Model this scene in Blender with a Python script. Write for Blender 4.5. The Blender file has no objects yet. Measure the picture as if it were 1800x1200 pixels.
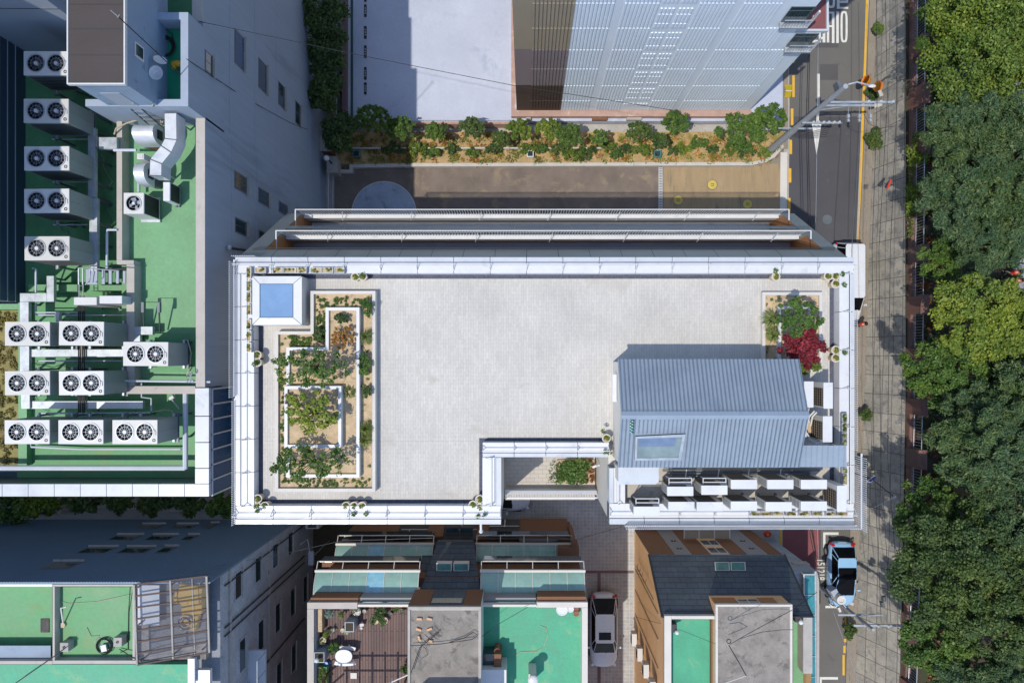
import bpy, math, random
import numpy as np
from mathutils import Vector
R = math.radians
sc = bpy.context.scene
col = sc.collection
random.seed(5)

# ---------------------------------------------------------------- camera, sky, sun, exposure
CX, CY, CH, F = 925.0, 625.0, 46.0, 1200.0
cam = bpy.data.cameras.new("camera"); camo = bpy.data.objects.new("camera", cam); col.objects.link(camo)
camo.location = (0, 0, CH); camo.rotation_euler = (0, 0, 0)
cam.lens = 24; cam.sensor_width = 36; cam.sensor_fit = 'HORIZONTAL'
cam.shift_x = -(CX - 900) / 1800; cam.shift_y = (CY - 600) / 1800
cam.clip_end = 3000; cam.clip_start = 0.1
sc.camera = camo
SX, SY = 0.335, 0.30            # shadow run per metre of height (towards +x, +y)
w = bpy.data.worlds.new("World"); sc.world = w; w.use_nodes = True
nt = w.node_tree; bg = nt.nodes["Background"]
sky = nt.nodes.new("ShaderNodeTexSky"); sky.sky_type = 'NISHITA'; sky.sun_disc = False
sky.sun_elevation = math.atan2(1, math.hypot(SX, SY)); sky.sun_rotation = math.atan2(-SX, -SY)
nt.links.new(sky.outputs[0], bg.inputs[0]); bg.inputs[1].default_value = 0.15; sky.ozone_density = 1.5; sky.dust_density = .6
sl = bpy.data.lights.new("sun", 'SUN'); sl.energy = 2.6; sl.angle = R(0.5); sl.color = (1, .935, .82)
so = bpy.data.objects.new("sun", sl); col.objects.link(so); so.location = (-20, -20, 60)
so.rotation_euler = Vector((SX, SY, -1)).to_track_quat('-Z', 'Y').to_euler()
sc.view_settings.view_transform = 'Standard'; sc.view_settings.look = 'None'
sc.view_settings.exposure = 0.4; sc.view_settings.gamma = 1

# ---------------------------------------------------------------- helpers
def W(px, py, z):
    k = (CH - z) / F
    return Vector(((px - CX) * k, (CY - py) * k, z))
def WX(px, z): return (px - CX) * (CH - z) / F
def WY(py, z): return (CY - py) * (CH - z) / F
def lin(c):
    c = c / 255.0
    return c / 12.92 if c <= .04045 else ((c + .055) / 1.055) ** 2.4
ALB = 0.80
def C(r, g, b, k=1.0): return (min(.9, lin(r) * ALB * k), min(.9, lin(g) * ALB * k), min(.9, lin(b) * ALB * k), 1)

_m = {}
def base(name):
    m = bpy.data.materials.new(name); m.use_nodes = True
    nt = m.node_tree; b = nt.nodes["Principled BSDF"]
    return m, nt, b
def nd(nt, t, **kw):
    n = nt.nodes.new(t)
    for k, v in kw.items():
        if k.startswith('i_'):
            key = k[2:]; key = int(key) if key.isdigit() else key
            n.inputs[key].default_value = v
        else: setattr(n, k, v)
    return n
def noise(nt, scale, detail=5, rough=.6, vec=None, dist=0):
    n = nd(nt, 'ShaderNodeTexNoise', i_Scale=scale, i_Detail=detail, i_Roughness=rough, i_Distortion=dist)
    if vec is not None: nt.links.new(vec, n.inputs['Vector'])
    return n
def mrange(nt, src, a, b, c, d):
    n = nd(nt, 'ShaderNodeMapRange'); nt.links.new(src, n.inputs[0])
    for i, v in enumerate((a, b, c, d)): n.inputs[1 + i].default_value = v
    return n.outputs[0]
def mix(nt, fac, a, b, mode='MIX'):
    n = nd(nt, 'ShaderNodeMix', data_type='RGBA', blend_type=mode)
    for i, v in ((0, fac), (6, a), (7, b)):
        if hasattr(v, 'is_output'): nt.links.new(v, n.inputs[i])
        else: n.inputs[i].default_value = v
    return n.outputs[2]
def pos(nt, scale=(1, 1, 1), rot=(0, 0, 0), obj=False):
    s = nd(nt, 'ShaderNodeTexCoord').outputs['Object'] if obj else nd(nt, 'ShaderNodeNewGeometry').outputs['Position']
    mp = nd(nt, 'ShaderNodeMapping'); nt.links.new(s, mp.inputs[0])
    mp.inputs['Scale'].default_value = scale; mp.inputs['Rotation'].default_value = rot
    return mp.outputs[0]
def bump(nt, b, h, strength=.3, dist=.02):
    n = nd(nt, 'ShaderNodeBump', i_Strength=strength, i_Distance=dist)
    nt.links.new(h, n.inputs['Height']); nt.links.new(n.outputs[0], b.inputs['Normal'])
def M(name, c, rough=.6, metal=0, var=.12, vs=1.2, fine=14, bmp=.0, stain=None, sscale=.6, sth=.55, obj=False, aniso=(1, 1, 1), coat=0, spec=.5):
    """painted / concrete / metal surface: base colour with large patches, fine grain and optional stains"""
    if name in _m: return _m[name]
    m, nt, b = base(name)
    v = pos(nt, aniso, obj=obj)
    n1 = noise(nt, vs, 6, .62, v); n2 = noise(nt, fine, 3, .6, v)
    f = mrange(nt, n1.outputs[0], .3, .7, 1 - var, 1 + var)
    f2 = mrange(nt, n2.outputs[0], .3, .7, 1 - var * .5, 1 + var * .5)
    mul = nd(nt, 'ShaderNodeMath', operation='MULTIPLY'); nt.links.new(f, mul.inputs[0]); nt.links.new(f2, mul.inputs[1])
    cc = nd(nt, 'ShaderNodeCombineColor')
    for i in range(3): nt.links.new(mul.outputs[0], cc.inputs[i])
    out = mix(nt, 1.0, c, cc.outputs[0], 'MULTIPLY')
    if obj:     # each unit has aged a little differently
        oi = nd(nt, 'ShaderNodeObjectInfo'); rv_ = mrange(nt, oi.outputs['Random'], 0, 1, 0, .5)
        out = mix(nt, rv_, out, (c[0] * .72, c[1] * .7, c[2] * .64, 1))
    if stain:
        n3 = noise(nt, sscale, 7, .68, v, .4)
        out = mix(nt, mrange(nt, n3.outputs[0], sth, sth + .12, 0, 1), out, stain)
    nt.links.new(out, b.inputs['Base Color'])
    rr = mrange(nt, n1.outputs[0], .3, .7, max(.03, rough - .1), min(1, rough + .1)); nt.links.new(rr, b.inputs['Roughness'])
    b.inputs['Metallic'].default_value = metal; b.inputs['Coat Weight'].default_value = coat
    b.inputs['Specular IOR Level'].default_value = spec
    if bmp: bump(nt, b, n2.outputs[0], bmp, .03)
    _m[name] = m; return m
def BR(name, c1, c2, cm, bw, bh, ms=.01, off=.5, rot=0, axis='XY', rough=.75, var=.15, bmp=.4, stain=None, vs=.5, sth=.6):
    """bricks, pavers, slates, planks, blocks"""
    if name in _m: return _m[name]
    m, nt, b = base(name)
    g = nd(nt, 'ShaderNodeNewGeometry'); sx = nd(nt, 'ShaderNodeSeparateXYZ'); nt.links.new(g.outputs['Position'], sx.inputs[0])
    cb = nd(nt, 'ShaderNodeCombineXYZ')
    nt.links.new(sx.outputs['XYZ'.index(axis[0])], cb.inputs[0]); nt.links.new(sx.outputs['XYZ'.index(axis[1])], cb.inputs[1])
    mp = nd(nt, 'ShaderNodeMapping'); nt.links.new(cb.outputs[0], mp.inputs[0]); mp.inputs['Rotation'].default_value = (0, 0, rot)
    br = nd(nt, 'ShaderNodeTexBrick', offset=off); nt.links.new(mp.outputs[0], br.inputs[0])
    br.inputs['Color1'].default_value = c1; br.inputs['Color2'].default_value = c2; br.inputs['Mortar'].default_value = cm
    br.inputs['Scale'].default_value = 1; br.inputs['Mortar Size'].default_value = ms
    br.inputs['Brick Width'].default_value = bw; br.inputs['Row Height'].default_value = bh; br.inputs['Mortar Smooth'].default_value = .2
    n1 = noise(nt, vs, 6, .65, g.outputs['Position']); n2 = noise(nt, 9, 4, .6, g.outputs['Position'])
    f = mrange(nt, n1.outputs[0], .3, .7, 1 - var, 1 + var); f2 = mrange(nt, n2.outputs[0], .3, .7, 1 - var * .6, 1 + var * .6)
    mul = nd(nt, 'ShaderNodeMath', operation='MULTIPLY'); nt.links.new(f, mul.inputs[0]); nt.links.new(f2, mul.inputs[1])
    cc = nd(nt, 'ShaderNodeCombineColor')
    for i in range(3): nt.links.new(mul.outputs[0], cc.inputs[i])
    out = mix(nt, 1.0, br.outputs[0], cc.outputs[0], 'MULTIPLY')
    if stain:
        n3 = noise(nt, vs * 1.7, 8, .7, g.outputs['Position'], .5)
        out = mix(nt, mrange(nt, n3.outputs[0], sth, sth + .15, 0, .85), out, stain)
    nt.links.new(out, b.inputs['Base Color']); b.inputs['Roughness'].default_value = rough
    if bmp:
        inv = mrange(nt, br.outputs['Fac'], 0, 1, 1, 0); bump(nt, b, inv, bmp, .015)
    _m[name] = m; return m
def GL(name, c, rough=.06, spec=.8, var=.25):
    if name in _m: return _m[name]
    m = M(name, c, rough, 0, var, .5, 3, coat=.6); return m
def FOL(name, c1, c2, c3, ns=.9, trans=.25):
    if name in _m: return _m[name]
    m, nt, b = base(name)
    g = nd(nt, 'ShaderNodeNewGeometry')
    ramp = nd(nt, 'ShaderNodeValToRGB'); nt.links.new(g.outputs['Random Per Island'], ramp.inputs[0])
    e = ramp.color_ramp.elements; e[0].color = c1; e[1].color = c3; k = e.new(.5); k.color = c2
    n = noise(nt, ns, 4, .6, g.outputs['Position'])
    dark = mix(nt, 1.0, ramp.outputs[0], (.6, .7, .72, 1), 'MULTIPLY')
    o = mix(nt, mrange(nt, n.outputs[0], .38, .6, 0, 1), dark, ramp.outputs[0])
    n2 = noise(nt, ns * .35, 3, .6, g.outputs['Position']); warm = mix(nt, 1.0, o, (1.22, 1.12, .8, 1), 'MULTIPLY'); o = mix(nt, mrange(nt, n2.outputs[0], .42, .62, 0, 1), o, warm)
    nt.links.new(o, b.inputs['Base Color']); b.inputs['Roughness'].default_value = .55; b.inputs['Specular IOR Level'].default_value = .3
    tr = nd(nt, 'ShaderNodeBsdfTranslucent'); nt.links.new(o, tr.inputs[0])
    ms = nd(nt, 'ShaderNodeMixShader'); ms.inputs[0].default_value = trans
    nt.links.new(b.outputs[0], ms.inputs[1]); nt.links.new(tr.outputs[0], ms.inputs[2])
    nt.links.new(ms.outputs[0], nt.nodes['Material Output'].inputs[0])
    _m[name] = m; return m

ORG = {}
SPLIT = {'brace', 'insulator', 'ledge', 'grey_ledge', 'brown_ledge', 'white_rail', 'window_band', 'cover', 'plates', 'base_rails', 'feet', 'mitre_joint', 'bracket', 'side_panels', 'parapet_lining', 'mullion', 'beams', 'legs', 'green_kerb', 'lawn_edge', 'parapet', 'slot', 'eyes', 'benches', 'glazing_bead', 'string_course', 'hanging_gear', 'splice_boxes', 'switch_gear', 'purlins', 'white_edging', 'roof_kerb', 'verge', 'wipers', 'coping'}
def tag(o, label=None, cat=None, group=None, kind=None):
    if label: o['label'] = label
    if cat: o['category'] = cat
    if group: o['group'] = group
    if kind: o['kind'] = kind
    return o
def thing(name, label, cat, loc=(0, 0, 0), group=None, rz=0):
    o = bpy.data.objects.new(name, None); col.objects.link(o); o.location = loc; o.rotation_euler = (0, 0, rz)
    o.empty_display_size = .3
    ORG[o] = Vector(loc); return tag(o, label, cat, group)
class MB:
    def __init__(s): s.v = []; s.f = []
    def quad(s, *p):
        n = len(s.v); s.v += [tuple(q) for q in p]; s.f.append(tuple(range(n, n + len(p)))); return s
    def box(s, x0, y0, z0, x1, y1, z1):
        x0, x1 = sorted((x0, x1)); y0, y1 = sorted((y0, y1)); z0, z1 = sorted((z0, z1))
        n = len(s.v)
        s.v += [(x0, y0, z0), (x1, y0, z0), (x1, y1, z0), (x0, y1, z0), (x0, y0, z1), (x1, y0, z1), (x1, y1, z1), (x0, y1, z1)]
        for q in ((0, 3, 2, 1), (4, 5, 6, 7), (0, 1, 5, 4), (1, 2, 6, 5), (2, 3, 7, 6), (3, 0, 4, 7)): s.f.append(tuple(n + i for i in q))
        return s
    def pbox(s, px0, py0, px1, py1, zt, zb):
        return s.box(WX(px0, zt), WY(py0, zt), zb, WX(px1, zt), WY(py1, zt), zt)
    def obox(s, c, sx, sy, sz, rz=0, rx=0):
        n = len(s.v); M3 = (Vector(c), rz)
        for dz in (-1, 1):
            for dx, dy in ((-1, -1), (1, -1), (1, 1), (-1, 1)):
                p = Vector((dx * sx / 2, dy * sy / 2, dz * sz / 2))
                if rx: p = Vector((p.x, p.y * math.cos(rx) - p.z * math.sin(rx), p.y * math.sin(rx) + p.z * math.cos(rx)))
                s.v.append((c[0] + p.x * math.cos(rz) - p.y * math.sin(rz), c[1] + p.x * math.sin(rz) + p.y * math.cos(rz), c[2] + p.z))
        for q in ((0, 3, 2, 1), (4, 5, 6, 7), (0, 1, 5, 4), (1, 2, 6, 5), (2, 3, 7, 6), (3, 0, 4, 7)): s.f.append(tuple(n + i for i in q))
        return s
    def prism(s, pts, z0, z1):
        a = sum(pts[i][0] * pts[(i + 1) % len(pts)][1] - pts[(i + 1) % len(pts)][0] * pts[i][1] for i in range(len(pts)))
        if a < 0: pts = pts[::-1]
        n = len(s.v); k = len(pts)
        s.v += [(p[0], p[1], z0) for p in pts] + [(p[0], p[1], z1) for p in pts]
        s.f.append(tuple(n + i for i in range(k))[::-1]); s.f.append(tuple(n + k + i for i in range(k)))
        for i in range(k): j = (i + 1) % k; s.f.append((n + i, n + j, n + k + j, n + k + i))
        return s
    def pprism(s, pts, zt, zb): return s.prism([(WX(a, zt), WY(b, zt)) for a, b in pts], zb, zt)
    def sheet(s, pts, z): return s.quad(*[(p[0], p[1], z) for p in pts])
    def psheet(s, pts, z):
        p = [(WX(a, z), WY(b, z)) for a, b in pts]
        ar = sum(p[i][0] * p[(i + 1) % len(p)][1] - p[(i + 1) % len(p)][0] * p[i][1] for i in range(len(p)))
        if ar < 0: p = p[::-1]
        return s.sheet(p, z)
    def cyl(s, x, y, z0, z1, r0, r1=None, n=16, cap=True):
        r1 = r0 if r1 is None else r1; b = len(s.v)
        for z, r in ((z0, r0), (z1, r1)):
            s.v += [(x + r * math.cos(2 * math.pi * i / n), y + r * math.sin(2 * math.pi * i / n), z) for i in range(n)]
        for i in range(n): j = (i + 1) % n; s.f.append((b + i, b + j, b + n + j, b + n + i))
        if cap: s.f.append(tuple(range(b, b + n))[::-1]); s.f.append(tuple(range(b + n, b + 2 * n)))
        return s
    def ring(s, x, y, z0, z1, ro, ri, n=20):
        b = len(s.v)
        for z, r in ((z0, ro), (z1, ro), (z1, ri), (z0, ri)):
            s.v += [(x + r * math.cos(2 * math.pi * i / n), y + r * math.sin(2 * math.pi * i / n), z) for i in range(n)]
        for k in range(4):
            for i in range(n):
                j = (i + 1) % n; k2 = (k + 1) % 4
                s.f.append((b + k * n + i, b + k * n + j, b + k2 * n + j, b + k2 * n + i))
        return s
    def tube(s, pts, r, n=7, r1=None):
        pts = [Vector(p) for p in pts]; rings = []; m = len(pts)
        for i, p in enumerate(pts):
            d = (pts[min(i + 1, m - 1)] - pts[max(i - 1, 0)])
            if d.length < 1e-6: d = Vector((0, 0, 1))
            d.normalize(); up = Vector((0, 0, 1)) if abs(d.z) < .9 else Vector((1, 0, 0))
            u = d.cross(up).normalized(); q = d.cross(u)
            rr = r if r1 is None else r + (r1 - r) * i / max(1, m - 1)
            b = len(s.v); s.v += [tuple(p + u * rr * math.cos(2 * math.pi * k / n) + q * rr * math.sin(2 * math.pi * k / n)) for k in range(n)]
            rings.append(b)
        for a, b in zip(rings, rings[1:]):
            for k in range(n): j = (k + 1) % n; s.f.append((a + k, a + j, b + j, b + k))
        s.f.append(tuple(rings[0] + k for k in range(n))); s.f.append(tuple(rings[-1] + k for k in range(n))[::-1])
        return s
    def ball(s, c, rx, ry=None, rz=None, n=12, m=8):
        ry = ry or rx; rz = rz or rx; b = len(s.v)
        for i in range(m + 1):
            t = math.pi * i / m
            for k in range(n):
                a = 2 * math.pi * k / n
                s.v.append((c[0] + rx * math.sin(t) * math.cos(a), c[1] + ry * math.sin(t) * math.sin(a), c[2] + rz * math.cos(t)))
        for i in range(m):
            for k in range(n): j = (k + 1) % n; s.f.append((b + i * n + k, b + (i + 1) * n + k, b + (i + 1) * n + j, b + i * n + j))
        return s
    def pieces(s):
        par = list(range(len(s.v)))
        def find(a):
            while par[a] != a: par[a] = par[par[a]]; a = par[a]
            return a
        for f in s.f:
            for q in f[1:]: par[find(q)] = find(f[0])
        g = {}
        for f in s.f: g.setdefault(find(f[0]), []).append(f)
        out = []
        for fs in g.values():
            m = MB(); mp = {}
            for f in fs:
                for q in f:
                    if q not in mp: mp[q] = len(m.v); m.v.append(s.v[q])
                m.f.append(tuple(mp[q] for q in f))
            out.append(m)
        return out
    def build(s, name, mat, parent=None, smooth=False, bevel=0, root=None, **t):
        if name in SPLIT and parent is not None:
            ps = s.pieces()
            if len(ps) > 1: return [p.build(name, mat, parent, smooth, bevel, **t) if False else p._build(name, mat, parent, smooth, bevel, **t) for p in ps][-1]
        return s._build(name, mat, parent, smooth, bevel, **t)
    def _build(s, name, mat, parent=None, smooth=False, bevel=0, **t):
        if parent is None:
            xs = np.array(s.v); lo = xs.min(0); hi = xs.max(0)
            org = Vector(((lo[0] + hi[0]) / 2, (lo[1] + hi[1]) / 2, lo[2]))
        else:
            p = parent
            while p.parent is not None: p = p.parent
            org = ORG[p]
        me = bpy.data.meshes.new(name); me.from_pydata([(a - org.x, b - org.y, c - org.z) for a, b, c in s.v], [], s.f)
        me.materials.append(mat); me.update()
        if smooth: me.shade_smooth(); me.set_sharp_from_angle(angle=R(38))
        o = bpy.data.objects.new(name, me); col.objects.link(o)
        if parent is None: o.location = org; ORG[o] = org
        else: o.parent = parent
        if bevel:
            bm = o.modifiers.new('bevel', 'BEVEL'); bm.width = bevel; bm.segments = 2; bm.limit_method = 'ANGLE'
        tag(o, t.get('label'), t.get('cat'), t.get('group'), t.get('kind'))
        return o
def copy_tree(o, parent=None):
    c = o.copy(); col.objects.link(c); c.parent = parent
    for ch in [x for x in KIDS.get(o, [])]:
        k = copy_tree(ch, c); KIDS.setdefault(c, []).append(k)
    return c
KIDS = {}
def index_kids():
    for o in list(bpy.data.objects):
        if o.parent: 
            L = KIDS.setdefault(o.parent, [])
            if o not in L: L.append(o)
def place(proto, loc, rz, label, first, group=None):
    """first use keeps the prototype itself, later ones are copies of it and of its parts"""
    if first: r = proto
    else: r = copy_tree(proto)
    r.location = loc; r.rotation_euler = (0, 0, rz); r['label'] = label
    if group: r['group'] = group
    return r
ORDW = ['first', 'second', 'third', 'fourth', 'fifth', 'sixth', 'seventh', 'eighth', 'ninth', 'tenth', 'eleventh', 'twelfth', 'thirteenth', 'fourteenth']

rng = np.random.default_rng(7)
def leaf_arrays(clumps, n, size, aspect=1.6, up=.6, shell=.55):
    cl = np.array(clumps, float); wgt = cl[:, 3] ** 2; idx = rng.choice(len(cl), n, p=wgt / wgt.sum())
    d = rng.normal(size=(n, 3)); d[:, 2] = d[:, 2] * .8 + .25; d /= np.linalg.norm(d, axis=1)[:, None]
    rad = cl[idx, 3] * (shell + (1 - shell) * rng.random(n)) * (1 + .18 * rng.normal(size=n))
    p = cl[idx, :3] + d * rad[:, None] * np.array([1, 1, .8])
    nrm = d * .5 + rng.normal(size=(n, 3)) * .55 + np.array([0, 0, up]); nrm /= np.linalg.norm(nrm, axis=1)[:, None]
    t = np.cross(nrm, rng.normal(size=(n, 3))); t /= np.linalg.norm(t, axis=1)[:, None] + 1e-9
    b = np.cross(nrm, t); sz = size * (.55 + .9 * rng.random(n))
    a = t * (sz * aspect / 2)[:, None]; c = b * (sz / 2)[:, None]
    return np.stack([p - a, p - c + a * .15, p + a, p + c + a * .15], 1).reshape(-1, 3)
def leaves(name, clumps, n, size, mat, parent, aspect=1.6, up=.6, shell=.55, **t):
    V = leaf_arrays(clumps, n, size, aspect, up, shell)
    return mesh_quads(name, V, mat, parent, **t)
def mesh_quads(name, V, mat, parent, **t):
    n = len(V) // 4
    if parent is None: org = Vector((float(V[:, 0].mean()), float(V[:, 1].mean()), float(V[:, 2].min())))
    else:
        p = parent
        while p.parent is not None: p = p.parent
        org = ORG[p]
    V = V - np.array(org)
    me = bpy.data.meshes.new(name)
    me.vertices.add(4 * n); me.vertices.foreach_set('co', V.astype(np.float32).ravel())
    me.loops.add(4 * n); me.loops.foreach_set('vertex_index', np.arange(4 * n, dtype=np.int32))
    me.polygons.add(n); me.polygons.foreach_set('loop_start', np.arange(0, 4 * n, 4, dtype=np.int32))
    me.update(calc_edges=True); me.validate(); me.materials.append(mat)
    o = bpy.data.objects.new(name, me); col.objects.link(o)
    if parent is None: o.location = org; ORG[o] = org
    else: o.parent = parent
    tag(o, t.get('label'), t.get('cat'), t.get('group'), t.get('kind')); return o
def crown_clumps(c, rx, ry, rz, k, frac=.3, lo=.35):
    out = []
    for i in range(k):
        u = (i + .5) / k; ph = i * 2.39996 + random.uniform(-.5, .5)
        r = math.sqrt(u); zz = math.sqrt(max(0, 1 - r * r * .95))
        s = random.uniform(lo, .88)
        out.append((c[0] + rx * r * math.cos(ph) * random.uniform(.8, 1.02), c[1] + ry * r * math.sin(ph) * random.uniform(.8, 1.02),
                    c[2] + rz * zz * random.uniform(.35, .95) - rz * .2 * random.random(), frac * (rx + ry) / 2 * random.uniform(.65, 1.25)))
    return out
def limbs(m, base, clumps, r, every=1, fork=.5):
    b = Vector(base)
    for i, c in enumerate(clumps):
        if i % every: continue
        t = Vector(c[:3]); s = b.lerp(Vector((b.x, b.y, t.z)), fork)
        mid = s.lerp(t, .5) + Vector((0, 0, .12 * (t - s).length))
        m.tube([s, mid, t], r * .45, 5, r1=r * .12)
def tree(name, label, px, py, zc, rx, ry, rz, zg, mat, n=6000, size=.2, k=26, frac=.27, group=None, cat='tree', trunk_r=.16, aspect=1.5, up=.6, lo=.35, lean=(0, 0)):
    """crown centre seen at pixel (px,py) at height zc; radii in metres"""
    c = W(px, py, zc); base = (max(c.x + lean[0], 25.6) if c.x > 19 and zg > 2 else c.x + lean[0], c.y + lean[1], zg)
    root = thing(name, label, cat, base, group)
    cl = crown_clumps(c, rx, ry, rz, k, frac, lo)
    leaves('crown', cl, n, size, mat, root, aspect, up)
    m = MB(); m.tube([base, ((base[0] + c.x) / 2 + .05, (base[1] + c.y) / 2, (zg + zc) / 2), (c.x, c.y, zc + rz * .3)], trunk_r, 8, r1=trunk_r * .35)
    limbs(m, (c.x, c.y, zg + (zc - zg) * .4), cl, trunk_r, max(1, k // 12))
    m.build('trunk', MT['bark'], root)
    return root

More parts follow.
